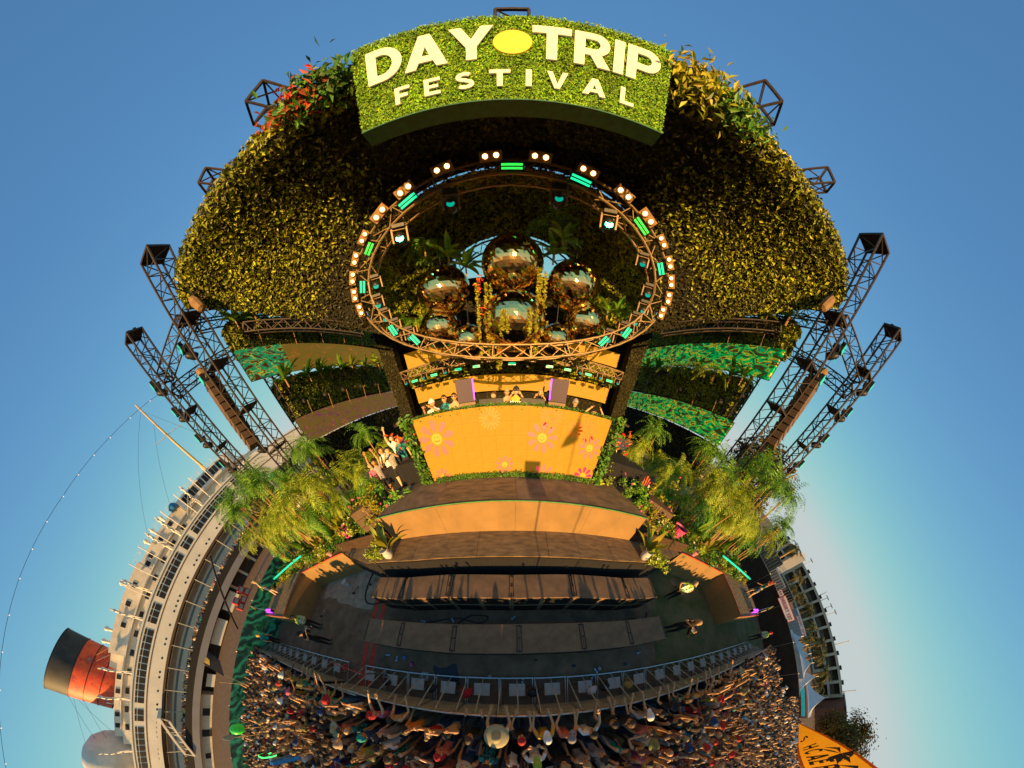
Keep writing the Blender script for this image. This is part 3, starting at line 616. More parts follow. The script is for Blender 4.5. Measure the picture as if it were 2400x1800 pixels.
for i in range(NR):
    a, b = 2 * math.pi * i / NR, 2 * math.pi * (i + 1) / NR
    for q in range(4):
        p, r_ = cc[q], cc[(q + 1) % 4]
        if i % 2: p, r_ = r_, p
        lz.bar(rp(a, *p, rb), rp(b, *r_, rb), .024, 4, cap=False)
        if i % 2: lz.bar(rp(a, *p, rb), rp(a, *r_, rb), .024, 4, cap=False)
lz.obj('lacing', M_RING, ring, kind='stuff')
def place_on(e, p, look, roll=0):
    """local -Y faces look"""
    d = (Vector(look) - Vector(p)).normalized(); q = d.to_track_quat('-Y', 'Z'); e.location = p; e.rotation_mode = 'QUATERNION'; e.rotation_quaternion = q @ Quaternion((0, 1, 0), roll)
def blinder():
    e = empty('blinder_light', label='x', cat='stage light', group='warm double lamps around the oval truss')
    b = MB(); b.bbox((-.36, -.10, -.17), (.36, .12, .17)); b.obj('housing', mat('amber_lit_housing', (.34, .19, .07), .5, .2), e, bevel=.01)  # amber lamp light is put into the housing colour
    for s in (-1, 1):
        MB().lathe([(.135, -.05), (.15, 0), (.125, .02)], (s * .175, -.12, 0), 14, Matrix.Rotation(R(90), 3, 'X')).obj('reflector', M_BOARD, e)
        MB().lathe([(.001, 0), (.082, .0)], (s * .175, -.155, 0), 14, Matrix.Rotation(R(90), 3, 'X')).obj('lens', M_LAMP, e)
    MB().bar((0, .1, -.15), (0, .1, -.42), .025).obj('yoke', M_BLACK, e)
    return e
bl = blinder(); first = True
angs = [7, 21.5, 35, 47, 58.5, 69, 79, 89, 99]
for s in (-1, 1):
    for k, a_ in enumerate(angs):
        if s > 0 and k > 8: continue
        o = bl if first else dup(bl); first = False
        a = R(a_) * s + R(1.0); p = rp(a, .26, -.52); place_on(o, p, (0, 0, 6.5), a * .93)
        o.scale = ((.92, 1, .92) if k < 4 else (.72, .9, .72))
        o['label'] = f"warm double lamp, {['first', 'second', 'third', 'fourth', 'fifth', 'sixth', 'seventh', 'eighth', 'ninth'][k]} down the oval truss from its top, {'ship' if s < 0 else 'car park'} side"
def moving_head(lens, label, group, sc=1.0):
    e = empty('moving_head_light', label=label, cat='stage light', group=group)
    MB().box((0, 0, 0), (.38, .30, .14)).obj('base', M_BLACK, e, bevel=.02)
    y = MB()
    for s in (-1, 1): y.box((s * .21, 0, -.26), (.06, .13, .46))
    y.box((0, 0, -.09), (.46, .14, .05)); y.obj('yoke', mat('amber_lit_yoke', (.20, .13, .07), .5, .3), e, bevel=.01)  # amber lamp light is put into the yoke colour
    hd = MB(); hd.lathe([(.10, .20), (.16, .10), (.17, -.10), (.15, -.22), (.11, -.225)], (0, -.06, -.38), 14, Matrix.Rotation(R(75), 3, 'X')); hd.obj('head', M_BLACK, e, smooth=True)
    MB().lathe([(.001, 0), (.105, 0)], (0, -.06 - .23 * math.cos(R(15)) + .0, -.38 - .23 * math.sin(R(15)) - .02), 14, Matrix.Rotation(R(75), 3, 'X')).obj('lens', lens, e)
    e.scale = (sc,) * 3
    return e
M_LENSG = mat('dark_green_glass', (.01, .10, .07), .12, var=.1, emit=.35, ecol=(.0, .5, .35), coat=.5)
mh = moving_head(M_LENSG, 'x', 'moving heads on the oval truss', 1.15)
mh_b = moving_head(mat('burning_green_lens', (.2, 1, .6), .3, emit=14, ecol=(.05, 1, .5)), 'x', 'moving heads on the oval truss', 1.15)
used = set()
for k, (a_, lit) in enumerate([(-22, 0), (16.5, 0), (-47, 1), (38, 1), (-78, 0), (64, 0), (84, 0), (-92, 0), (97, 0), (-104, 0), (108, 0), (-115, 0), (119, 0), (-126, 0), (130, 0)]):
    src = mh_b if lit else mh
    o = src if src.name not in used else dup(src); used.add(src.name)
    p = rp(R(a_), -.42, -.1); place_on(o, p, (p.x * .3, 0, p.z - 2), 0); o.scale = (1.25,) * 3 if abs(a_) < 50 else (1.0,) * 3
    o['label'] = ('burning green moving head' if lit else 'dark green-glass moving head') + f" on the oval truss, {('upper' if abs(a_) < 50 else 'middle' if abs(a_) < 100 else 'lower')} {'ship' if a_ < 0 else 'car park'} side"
def strobe(m, label, group, w_=.62, h_=.26):
    e = empty('strobe_light', label=label, cat='strobe light', group=group)
    MB().bbox((-w_ / 2, -.06, -h_ / 2), (w_ / 2, .10, h_ / 2)).obj('housing', M_BLACK, e)
    for j in (-1, 1): MB().bbox((-w_ * .44, -.072, j * h_ * .22 - h_ * .14), (w_ * .44, -.063, j * h_ * .22 + h_ * .14)).obj('lens', m, e)
    return e
M_STG = mat('green_strobe_led', (.02, .5, .2), .3, emit=.7, ecol=(.01, .75, .30)); M_STL = mat('leaf_green_strobe_led', (.05, .5, .05), .3, emit=.6, ecol=(.03, .8, .08))
for k, (a_, m_) in enumerate([(0, M_STL), (-36, M_STG), (22, M_STG), (-62, M_STL), (50, M_STL), (-84, M_STG), (73, M_STG), (-121, M_STG), (124, M_STG), (-135, M_STG), (138, M_STG)]):
    o = strobe(m_, f"{'leaf-green' if m_ is M_STL else 'teal'} lit strobe bar inside the oval truss, {['top', 'upper', 'middle', 'lower', 'bottom'][min(4, int(abs(a_) // 34))]} {'ship side' if a_ < 0 else 'car park side' if a_ else 'centre'}", 'strobe bars on the oval truss', .72 if abs(a_) < 60 else .5)
    p = rp(R(a_), -.05, -.36); place_on(o, p, (0, 0, 5), R(a_) * .9)

# ------------------------------------------------------------------ mirror balls
M_MIR = mat('gold_light_mirror_tiles', (.92, .62, .24), .06, 1.0, var=.12, scale=30)  # gold of the orange evening light is put into the mirror colour
def ball_mesh(seg=60, ri=30):
    th = np.linspace(0, math.pi, ri + 1); ph = np.linspace(0, 2 * math.pi, seg, endpoint=False)
    V = np.array([(math.sin(t_) * math.cos(p), math.sin(t_) * math.sin(p), math.cos(t_)) for t_ in th for p in ph])
    Fc = [(j * seg + i, (j + 1) * seg + i, (j + 1) * seg + (i + 1) % seg, j * seg + (i + 1) % seg) for j in range(ri) for i in range(seg)]
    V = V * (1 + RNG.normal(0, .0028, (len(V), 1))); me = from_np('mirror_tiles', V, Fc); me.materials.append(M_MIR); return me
BM = ball_mesh()
def ballat(az, el, ang, y, label):
    c = sv_y(az, el, y); d = (c - Vector((0, 0, H))).length; r = d * math.sin(R(ang)) * 1.07
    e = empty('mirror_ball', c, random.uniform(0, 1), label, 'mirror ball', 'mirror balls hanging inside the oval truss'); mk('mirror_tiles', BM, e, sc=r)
    MB().lathe([(.10, r - .02), (.10, r + .06), (.02, r + .1)], n=10).obj('cap', M_BLACK, e); MB().bar((0, 0, r + .08), (0, 0, r + 1.2), .012).obj('cable', M_CABLE, e)
    return e
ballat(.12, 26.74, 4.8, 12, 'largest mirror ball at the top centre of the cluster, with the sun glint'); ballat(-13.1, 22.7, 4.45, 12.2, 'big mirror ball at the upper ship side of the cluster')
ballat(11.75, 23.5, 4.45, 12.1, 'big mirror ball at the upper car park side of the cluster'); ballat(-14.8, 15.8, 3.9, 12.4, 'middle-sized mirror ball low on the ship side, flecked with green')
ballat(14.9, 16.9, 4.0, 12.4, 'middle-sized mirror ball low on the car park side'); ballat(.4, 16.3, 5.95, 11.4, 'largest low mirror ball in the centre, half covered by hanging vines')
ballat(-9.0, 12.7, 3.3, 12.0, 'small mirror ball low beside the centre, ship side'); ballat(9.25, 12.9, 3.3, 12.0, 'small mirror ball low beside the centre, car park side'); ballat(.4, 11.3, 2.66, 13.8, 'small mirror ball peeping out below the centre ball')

# inner leafy bowl behind the oval, open to a truss-barred skylight
bowl = empty('leafy_bowl', (0, 13, 11), label='dark leafy bowl behind the mirror balls with an arched opening to the sky', cat='roof')
V = []; Fq = []; NA = 60; NB = 8
def bowl_pt(a, v):
    A = np.array([RX * 1.08 * math.sin(a), RY + .4, RCZ + RZ_ * 1.15 * math.cos(a)])
    zb = 9.3 + (4.6 * math.cos(a) if math.cos(a) > 0 else .9 * math.cos(a)); B = np.array([4.6 * math.sin(a), 16.0, zb + .9]); m = A * (1 - v) + B * v
    return m + np.array([.6 * math.sin(a), 0, .6 * math.cos(a)]) * math.sin(math.pi * v)
for i in range(NA + 1):
    for j in range(NB + 1): V.append(bowl_pt(2 * math.pi * i / NA, j / NB))
for i in range(NA):
    if abs((i + .5) / NA - .5) < .20: continue      # open towards the stage below
    for j in range(NB): a = i * (NB + 1) + j; Fq.append((a, a + NB + 1, a + NB + 2, a + 1))
V = np.array(V); me = from_np('leaf_backing', V - np.array([0, 13, 11]), Fq, smooth=True); me.materials.append(M_HEDGEB); mk('leaf_backing', me, bowl)
Fa = np.array(Fq); k = RNG.integers(0, len(Fa), 16000); a_, b_ = RNG.random((16000, 1)), RNG.random((16000, 1)); A, B, C, D_ = (V[Fa[:, q]] for q in range(4))
P = A[k] * (1 - a_) * (1 - b_) + B[k] * (1 - a_) * b_ + C[k] * a_ * b_ + D_[k] * a_ * (1 - b_); N = np.array([0, 9, 10.5]) - P; N /= np.linalg.norm(N, axis=1)[:, None]
leaf_cards('foliage', P + N * .05, N, .13, M_LEAF, bowl, kind='stuff', loc=(0, 13, 11))
# arched back truss with the hedge cut away: frame the skylight
at_ = empty('arch_truss', (0, 15.9, 10.2), label='dark arched truss against the sky behind the top mirror ball', cat='truss')
for rr in (4.3, 3.75):
    c = MB(); pts = [Vector((rr * math.cos(R(q)), 0, (rr + .1) * math.sin(R(q)))) for q in range(0, 181, 10)]; c.path(pts, .05, 5).obj('chord', M_TRUSS, at_)
c = MB()
for q in range(0, 180, 10): c.bar((4.3 * math.cos(R(q)), 0, 4.4 * math.sin(R(q))), (3.75 * math.cos(R(q + 5)), 0, 3.85 * math.sin(R(q + 5))), .025, 4).bar((3.75 * math.cos(R(q + 5)), 0, 3.85 * math.sin(R(q + 5))), (4.3 * math.cos(R(q + 10)), 0, 4.4 * math.sin(R(q + 10))), .025, 4)
c.obj('lacing', M_TRUSS, at_, kind='stuff')
for (x, z0, z1, lab) in ((-3.1, 8.0, 13.3, 'upright ladder truss in the skylight, ship side'), (3.3, 8.0, 13.3, 'upright ladder truss in the skylight, car park side')):
    truss('ladder_truss', (x, 15.7, z0), (x, 15.7, z1), .4, lab, group='ladder trusses in the skylight', bay=.4)
for (z, lab) in ((9.9, 'level truss crossing behind the mirror balls'), (7.15, 'long curved lighting truss low behind the mirror balls')):
    truss('cross_truss', (-6.3, 13.6 if z < 8 else 15.4, z), (6.3, 13.6 if z < 8 else 15.4, z), .4, lab, group='cross trusses behind the balls', bay=.42, m=M_RING if z < 8 else M_TRUSS)
# lights hanging on that truss
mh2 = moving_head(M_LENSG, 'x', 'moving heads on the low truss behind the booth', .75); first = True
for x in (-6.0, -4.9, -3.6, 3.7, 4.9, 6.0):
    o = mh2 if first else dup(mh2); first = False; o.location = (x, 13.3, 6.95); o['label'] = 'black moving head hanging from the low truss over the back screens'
st2 = strobe(M_STG, 'x', 'teal strobe bars on the low truss', .42, .16); first = True
for x in (-5.5, -4.3, -2.9, -1.9, 0, 2.0, 3.0, 4.2, 5.5):
    o = st2 if first else dup(st2); first = False; o.location = (x, 13.25, 6.72 - .02 * abs(x)); o['label'] = 'small teal lit strobe bar on the low truss over the back hedge'
def par_light(label, group):
    e = empty('par_light', label=label, cat='stage light', group=group)
    MB().lathe([(.08, .16), (.13, .12), (.14, 0), (.12, -.01)], (0, 0, 0), 12, Matrix.Rotation(R(90), 3, 'X')).obj('housing', M_BLACK, e)
    MB().lathe([(.001, 0), (.12, 0)], (0, -.002, 0), 12, Matrix.Rotation(R(90), 3, 'X')).obj('lens', mat('teal_led_cluster', (.02, .4, .32), .4, var=.5, scale=120, emit=.8, ecol=(.01, .7, .35)), e); return e
pl = par_light('x', 'round teal lamps along the hedges'); first = True
for (x, y, z) in [(-5.9, 15.2, 6.45), (-4.7, 15.2, 6.6), (-3.2, 15.2, 6.7), (-1.0, 15.2, 6.75), (.9, 15.2, 6.78), (2.8, 15.2, 6.72), (4.3, 15.2, 6.6), (5.9, 15.2, 6.45)]:
    o = pl if first else dup(pl); first = False; o.location = (x, y, z); o.scale = (1.15,) * 3; o['label'] = 'round teal lamp on a short stand in front of the back hedge'
# ------------------------------------------------------------------ side walls with screens, hedges and planters
M_PAT = {}
def screen_mat(name, kind):
    m = bpy.data.materials.new(name); m.use_nodes = True; n = m.node_tree.nodes; l = m.node_tree.links; b = n['Principled BSDF']; b.inputs['Roughness'].default_value = .85; b.inputs['Specular IOR Level'].default_value = .15
    tc = n.new('ShaderNodeTexCoord'); g = n.new('ShaderNodeNewGeometry'); mp = n.new('ShaderNodeMapping'); mp.inputs['Scale'].default_value = (1, 1.7, 4.2); mp.inputs['Rotation'].default_value = (.55, 0, 0); l.new(g.outputs['Position'], mp.inputs[0])
    nz = n.new('ShaderNodeTexNoise'); nz.inputs['Scale'].default_value = 1.05; nz.inputs['Detail'].default_value = 3; nz.inputs['Distortion'].default_value = .8; l.new(mp.outputs[0], nz.inputs['Vector'])
    rp_ = n.new('ShaderNodeValToRGB'); cr = rp_.color_ramp; cr.interpolation = 'CONSTANT'
    cols = {'green': [(0, (.055, .03, .004)), (.40, (.0, .10, .02)), (.46, (.0, .36, .07)), (.52, (.06, .45, .02)), (.555, (.75, .40, .03)), (.585, (.07, .04, .0)), (.65, (.0, .30, .10))],
            'dull': [(0, (.22, .13, .015)), (.60, (.45, .10, .02)), (.64, (.05, .15, .01)), (.67, (.60, .22, .03)), (.70, (.22, .13, .015))],
            'violet': [(0, (.19, .11, .02)), (.54, (.20, .06, .06)), (.62, (.38, .12, .03)), (.66, (.19, .11, .02))],
            'mix': [(0, (.09, .025, .003)), (.42, (.02, .24, .09)), (.50, (.02, .34, .10)), (.55, (.55, .45, .05)), (.58, (.12, .03, .0)), (.66, (.02, .3, .1))]}[kind]
    while len(cr.elements) > 1: cr.elements.remove(cr.elements[-1])
    cr.elements[0].position = cols[0][0]; cr.elements[0].color = (*cols[0][1], 1)
    for p_, c_ in cols[1:]: q = cr.elements.new(p_); q.color = (*c_, 1)
    l.new(nz.outputs['Fac'], rp_.inputs[0]); l.new(rp_.outputs[0], b.inputs['Base Color']); l.new(rp_.outputs[0], b.inputs['Emission Color']); b.inputs['Emission Strength'].default_value = .30
    return m
MG, MD, MV, MX = (screen_mat('foliage_picture_' + k, k) for k in ('green', 'dull', 'violet', 'mix'))
def side_screens(s):
    sd_ = 'ship side' if s < 0 else 'car park side'
    def seg(y0, y1, z0, z1, n, m, lab, x0=10.4, x1=11.0):
        fx = lambda y: s * (x0 + (x1 - x0) * (y - 8.1) / 13.5)
        p0, p1 = ((fx(y0), y0), (fx(y1), y1)); p0, p1 = (p0, p1) if s < 0 else (p1, p0)
        led_screen('led_screen', lab, p0, p1, z0, z1, n, 2, m)
    if s < 0:
        seg(8.1, 10.6, 9.72, 11.2, 3, MX, 'brightest piece of the upper side screen, teal leaves on red, ship side'); seg(10.62, 18.6, 9.72, 11.2, 8, MD, 'long olive stretch of the upper side screen with orange specks, ship side'); seg(18.62, 22.2, 9.72, 11.2, 3, MD, 'far orange-speckled end of the upper side screen, ship side')
        seg(9.0, 22, 5.9, 7.3, 12, MV, 'lower side screen with brown and violet flecks, ship side')
    else:
        seg(8.3, 22.2, 9.72, 11.2, 12, MG, 'long upper side screen of green and orange leaves, car park side'); seg(8.6, 22, 5.9, 7.3, 12, MG, 'long lower side screen of green leaves over dark red, car park side')
    wl = empty('hedge_wall', (s * 11.2, 15, 0), label=f'tall dark tiered hedge wall carrying the side screens, {sd_}', cat='hedge')
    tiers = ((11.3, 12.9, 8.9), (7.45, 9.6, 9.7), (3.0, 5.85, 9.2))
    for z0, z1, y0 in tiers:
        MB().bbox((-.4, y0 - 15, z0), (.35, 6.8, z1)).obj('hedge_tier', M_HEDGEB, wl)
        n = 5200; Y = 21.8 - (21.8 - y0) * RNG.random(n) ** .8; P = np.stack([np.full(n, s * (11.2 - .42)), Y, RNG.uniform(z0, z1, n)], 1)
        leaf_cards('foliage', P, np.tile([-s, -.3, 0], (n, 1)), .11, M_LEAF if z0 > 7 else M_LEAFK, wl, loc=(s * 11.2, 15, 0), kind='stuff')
        n = 500; P = np.stack([s * 11.2 + RNG.uniform(-.4, .35, n), np.full(n, y0 - .03), RNG.uniform(z0, z1, n)], 1); leaf_cards('foliage', P, np.tile([0, -1, 0], (n, 1)), .11, M_LEAF, wl, loc=(s * 11.2, 15, 0), kind='stuff')
    p_ = dup(pl); p_.rotation_euler = (0, 0, 0)
    for (z, ys) in ((12.05, (9.6, 11.6, 13.6, 15.6, 17.6, 19.6)), (8.0, (10.2, 11.9, 13.6, 15.5, 17.5, 19.5))):
        for y in ys:
            o = p_ if p_ is not None else dup(pl); p_ = None; o.location = (s * 10.5, y, z); o.rotation_euler = (R(-8), 0, R(-60) if s < 0 else R(60)); o.rotation_euler.z = -s * R(55) * (-1); o.scale = (1.3,) * 3
            o['label'] = f"round teal lamp in the {'upper' if z > 10 else 'lower'} hedge tier, {sd_}"; MB().bar((0, .1, -.7), (0, .1, 0), .012).obj('stand', M_BARK, o)
for s in (-1, 1): side_screens(s)

# ------------------------------------------------------------------ frond plants: built once per kind, then copied
def frond_plant(n, L, wd, m, seed, up=.7, droop=.9, leaf_n=10, stem=.03, stemh=0):
    """spray of pinnate or strap leaves around the base"""
    rr = random.Random(seed); mb = MB()
    for i in range(n):
        a = rr.uniform(0, 6.283); e = R(rr.uniform(20, 85)) * up; l = L * rr.uniform(.7, 1.15); p = Vector((0, 0, stemh)); d = Vector((math.cos(a) * math.cos(e), math.sin(a) * math.cos(e), math.sin(e))); side = Vector((-math.sin(a), math.cos(a), 0)); pts = [p.copy()]; k = 5
        for j in range(k): d = (d + Vector((0, 0, -droop * .28))).normalized(); p = p + d * (l / k); pts.append(p.copy())
        vs = []; 
        for j, q in enumerate(pts): w_ = wd * math.sin(math.pi * min(1, (j + .35) / (k + .35))) ** .8; vs += [q - side * w_ + Vector((0, 0, w_ * .3)), q, q + side * w_ + Vector((0, 0, w_ * .3))]
        fs = []
        for j in range(k): b = j * 3; fs += [(b, b + 1, b + 4, b + 3), (b + 1, b + 2, b + 5, b + 4)]
        mb.add(vs, fs)
    return mb
def pinnate(n, L, m, seed, up=.8, droop=.9, pairs=12, leaf=.28, lw=.02, h=0):
    rr = random.Random(seed); mb = MB()
    for i in range(n):
        a = rr.uniform(0, 6.283); e = R(rr.uniform(15, 85)) * up; l = L * rr.uniform(.75, 1.15); p = Vector((0, 0, h)); d = Vector((math.cos(a) * math.cos(e), math.sin(a) * math.cos(e), math.sin(e))); side = Vector((-math.sin(a), math.cos(a), 0))
        for j in range(pairs):
            q = p + d * (l / pairs); mb.add([p - side * .008, p + side * .008, q + side * .008, q - side * .008], [(0, 1, 2, 3)])
            t_ = j / pairs; ll = leaf * (1 - .6 * t_)
            for s in (-1, 1):
                tip = q + side * (s * ll * .8) + d * ll * .55 + Vector((0, 0, -ll * rr.uniform(.2, .6))); mid = (q + tip) / 2; wv = d * lw
                mb.add([q, mid - wv, tip, mid + wv], [(0, 1, 2, 3)])
            p = q; d = (d + Vector((0, 0, -droop * .2))).normalized()
    return mb
M_FR = mat('yellow_green_frond', (.34, .43, .03), .5, var=.35, scale=3, island=.45, transl=.25)  # the yellower of the two frond greens
M_FRG = mat('green_frond', (.16, .34, .03), .5, var=.35, scale=3, island=.45, transl=.2)
fan = [frond_plant(16, .75, .09, None, k, up=.9, droop=.8).mesh('fronds', [M_FRG, M_FR, M_FRG][k]) for k in range(3)]
pin = [pinnate(14, .95, None, 20 + k).mesh('fronds', [M_FR, M_FRG][k % 2]) for k in range(2)]
def plant(me, loc, sc, label, cat='plant', group=None, rz=None, name='fern_palm'):
    e = empty(name, loc, random.uniform(0, 6) if rz is None else rz, label, cat, group); mk('fronds', me, e); MB().bar((0, 0, -.35), (0, 0, .02), .03, 5).obj('stem', M_BARK, e); e.scale = (sc,) * 3; return e
for s in (-1, 1):
    sd_ = 'ship side' if s < 0 else 'car park side'
    for z, ys, lab in ((13.0, (9.0, 9.9, 10.8, 12.0, 13.0, 14.2, 15.6), 'top hedge tier'), (9.55, (9.6, 10.3, 11.2, 12.2, 13.1, 14.2, 15.4, 17.0, 18.5), 'middle hedge tier')):
        for i, y in enumerate(ys):
            plant(random.choice(fan + pin[:1]), (s * (10.5 + random.uniform(-.2, .1)), y, z + random.uniform(-.35, .05)), random.uniform(1.1, 1.45), f'small frond palm on the {lab}, {sd_}', group=f'frond palms along the {lab}, {sd_}')
    for (x, z, y) in ((5.6, 7.0, 15.0), (4.6, 7.3, 15.0), (6.4, 6.6, 15.0)):
        plant(random.choice(fan), (s * x, y, z), .8, f'small frond palm before the back hedge, {sd_}', group='frond palms before the back hedge')
# palms tucked in the bowl near the balls
for i, (az, el, y) in enumerate(((-15.5, 30.5, 13), (-11.5, 28.5, 13), (-8.5, 26.5, 13.2), (7.0, 33.5, 13), (9.0, 31.0, 13), (7.5, 28.5, 13.2), (-19.5, 18, 13), (-23, 17, 13), (19, 20, 13), (23, 20, 13), (21, 19.5, 13))):
    plant(fan[i % 2 * 2] if i % 3 else pin[1], sv_y(az, el, y), 1.35, 'frond palm hanging among the mirror balls, ' + ('ship side' if az < 0 else 'car park side'), group='frond palms among the mirror balls')
def vine(az, el, y, L, n, spread, label):
    P = []; 
    c = sv_y(az, el, y); rr = RNG
    k = max(2, int(spread * 14))
    for q in range(k):
        x0 = rr.uniform(-spread, spread); y0 = rr.uniform(-.15, .15); l = L * rr.uniform(.45, 1); m = int(n / k); zz = np.sort(rr.uniform(0, l, m)); P.append(np.stack([x0 + rr.normal(0, .03, m), y0 + rr.normal(0, .03, m), -zz], 1))
    P = np.concatenate(P) + np.array(c); leaf_cards('hanging_vine', P, np.tile([0, -1, .3], (len(P), 1)), .07, M_LEAFY, label=label, cat='vine', group='vines hanging among the mirror balls')
vine(-5.6, 23.5, 11.0, 3.6, 900, .35, 'long yellow-green vine hanging between the centre and ship side balls'); vine(5.8, 26, 11.0, 4.2, 1000, .3, 'long yellow-green vine hanging between the centre and car park side balls')
vine(-3.0, 18.5, 10.2, 1.1, 420, .5, 'short vine over the ship side of the low centre ball'); vine(3.2, 19, 10.2, 1.4, 420, .45, 'short vine over the car park side of the low centre ball')
vine(-3.2, 11.2, 11.0, 1.1, 200, .15, 'thin vine hanging below the centre ball'); vine(8.0, 16.5, 12.3, 1.3, 300, .3, 'vine over the small car park side ball'); vine(-7.5, 14.5, 12.3, 1.2, 260, .25, 'vine over the small ship side ball')
for (az, el) in ((-6.2, 24.5), (-6.4, 23.0), (-6, 18.8), (-4.2, 13.6), (-2.7, 9.9), (-4.4, 12.8)):
    flora('red_flower_spray', sv_y(az, el, 10.9), 16, (.07, .05, .10), .07, mat('scarlet_petal', (.55, .08, .01), .5, island=.3), 'scarlet heliconia spray on a hanging vine', 'flowers', 'scarlet flower sprays on the vines')

# ------------------------------------------------------------------ speaker hangs and tower lights
M_PAF = mat('brown_pa_front', (.12, .07, .035), .6, var=.15, scale=5, bump=.15, bscale=90)  # brown base colour of the loudspeaker cabinets
for s in (-1, 1):
    sd_ = 'ship side' if s < 0 else 'car park side'
    e = empty('speaker_hang', (s * 11.75, 7.0, 0), R(s * 24), f'long brown line of hanging loudspeakers in front of the tower, {sd_}', 'loudspeaker')
    for k in range(9):
        z = 10.6 - k * .37; o = MB(); o.add([(-.62, 0, -.17), (.62, 0, -.17), (.5, .55, -.14), (-.5, .55, -.14), (-.62, 0, .17), (.62, 0, .17), (.5, .55, .14), (-.5, .55, .14)], [(0, 3, 2, 1), (4, 5, 6, 7), (0, 1, 5, 4), (1, 2, 6, 5), (2, 3, 7, 6), (3, 0, 4, 7)])
        ob = o.obj('cabinet', M_PAF, e, bevel=.01); ob.location = (0, -.02 * k, z); ob.rotation_euler.x = R(-1.2 * k)
    MB().box((0, .25, 10.86), (1.15, .5, .08)).obj('rigging_frame', M_BLACK, e); MB().bar((-.3, .2, 10.9), (-.1, .4, 12.6), .012).bar((.3, .2, 10.9), (.1, .4, 12.6), .012).obj('chain', M_CABLE, e)
    bag = empty('chain_bag', (s * 11.9, 7.3, 11.5), label=f'hanging tan hoist bag beside the tower, {sd_}', cat='bag'); MB().lathe([(.05, -.5), (.16, -.42), (.19, 0), (.13, .28), (.05, .3)], n=9).obj('sack', mat('tan_canvas', (.22, .13, .06), .9, bump=.4, bscale=12), bag).rotation_euler = (0, s * .35, 0); MB().bar((0, 0, .28), (0, 0, .9), .012).obj('hook_chain', M_CABLE, bag)
    bag2 = dup(bag, (s * 10.2, 7.5, 13.4), label=f'brown hoist bag under the roof corner, {sd_}')
def strobe_pair():
    e = empty('tower_light', label='x', cat='stage light', group='moving heads with teal strobes on the outer towers')
    MB().bar((-.75, 0, 0), (.3, 0, 0), .025).obj('arm', M_BLACK, e)
    b = MB().box((-.72, -.1, .22), (.36, .14, .40)); b.obj('strobe_housing', M_BLACK, e); MB().box((-.72, -.182, .22), (.32, .012, .36)).obj('strobe_lens', M_TEALD, e)
    MB().box((-.3, 0, -.08), (.32, .26, .13)).obj('base', M_BLACK, e)
    y = MB(); y.box((-.47, 0, -.32), (.05, .12, .42)); y.box((-.13, 0, -.32), (.05, .12, .42)); y.obj('yoke', M_BLACK, e)
    MB().lathe([(.09, .22), (.15, .12), (.16, -.12), (.13, -.24)], (-.3, -.03, -.46), 12, Matrix.Rotation(R(50), 3, 'X')).obj('head', M_BLACK, e, smooth=True); MB().lathe([(.001, 0), (.10, 0)], (-.3, -.03 - .19, -.46 - .165), 12, Matrix.Rotation(R(50), 3, 'X')).obj('lens', M_LENSG, e); return e
sp = strobe_pair(); first = True
for s in (-1, 1):
    for k, z in enumerate((13.2, 11.6, 9.9, 8.1, 6.3)):
        for q, (x, y, dz) in enumerate(((13.9, 6.5, 0), (11.15, 7.0, -.6))):
            if q == 1 and k > 3: continue
            o = sp if first else dup(sp); first = False; o.location = (s * x, y, z + dz); o.scale = (-s, 1, 1) if s > 0 else (1, 1, 1); o.rotation_euler.z = -s * R(-20)
            o['label'] = f"teal-strobe moving head, {['highest', 'second', 'middle', 'fourth', 'lowest'][k]} on the {'outer' if q == 0 else 'inner'} tower, {'ship side' if s < 0 else 'car park side'}"

# ------------------------------------------------------------------ booth gear
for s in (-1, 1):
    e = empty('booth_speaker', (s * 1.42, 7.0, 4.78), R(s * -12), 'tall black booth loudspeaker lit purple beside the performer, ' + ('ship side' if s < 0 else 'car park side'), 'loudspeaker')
    MB().bbox((-.27, 0, .1), (.27, .5, .80)).obj('cabinet', mat('purple_lit_cabinet', (.05, .03, .045), .5, var=.1), e, bevel=.01); MB().bbox((-.25, -.015, .12), (.25, -.003, .78)).obj('grille', mat('violet_washed_grille', (.06, .035, .055), .6, var=.15, scale=90), e); MB().bbox((-.27, .02, 0), (.27, .48, .094)).obj('riser_box', M_BOARD, e)  # purple stage light is put into the cabinet and grille colours
    MB().bbox((-s * .25 - .02, -.022, .14), (-s * .25 + .02, -.016, .78)).obj('edge_glow', mat('purple_edge_glow', (.3, .04, .6), .5, emit=.9, ecol=(.4, .03, 1)), e)  # glowing strip added in place of purple light on the cabinet edge
    e = empty('monitor_speaker', (s * .62, 6.62, 4.76), 0, 'low black monitor wedge on the booth shelf, ' + ('ship side' if s < 0 else 'car park side'), 'loudspeaker')
    MB().add([(-.36, 0, 0), (.36, 0, 0), (.36, .28, 0), (-.36, .28, 0), (-.36, .04, .17), (.36, .04, .17), (.36, .22, .19), (-.36, .22, .19)], [(0, 3, 2, 1), (4, 5, 6, 7), (0, 1, 5, 4), (1, 2, 6, 5), (2, 3, 7, 6), (3, 0, 4, 7)]).obj('cabinet', M_BLACK, e)
e = empty('music_mixer', (.13, 6.66, 4.76), label='black decks and mixer with glowing buttons in front of the performer', cat='mixer')
MB().bbox((-.22, 0, .0), (.22, .3, .05)).obj('body', M_BLACK, e)
b = MB()
for i in range(6): b.lathe([(.014, .05), (.012, .075)], (-.17 + .068 * i, .1 + .1 * (i % 2), 0), 6)
b.obj('knob', M_ALU, e)
p_ = MB()
for i in range(4): p_.box((-.15 + .1 * i, .26, .055), (.03, .03, .008))
p_.obj('lit_button', M_TEAL, e)
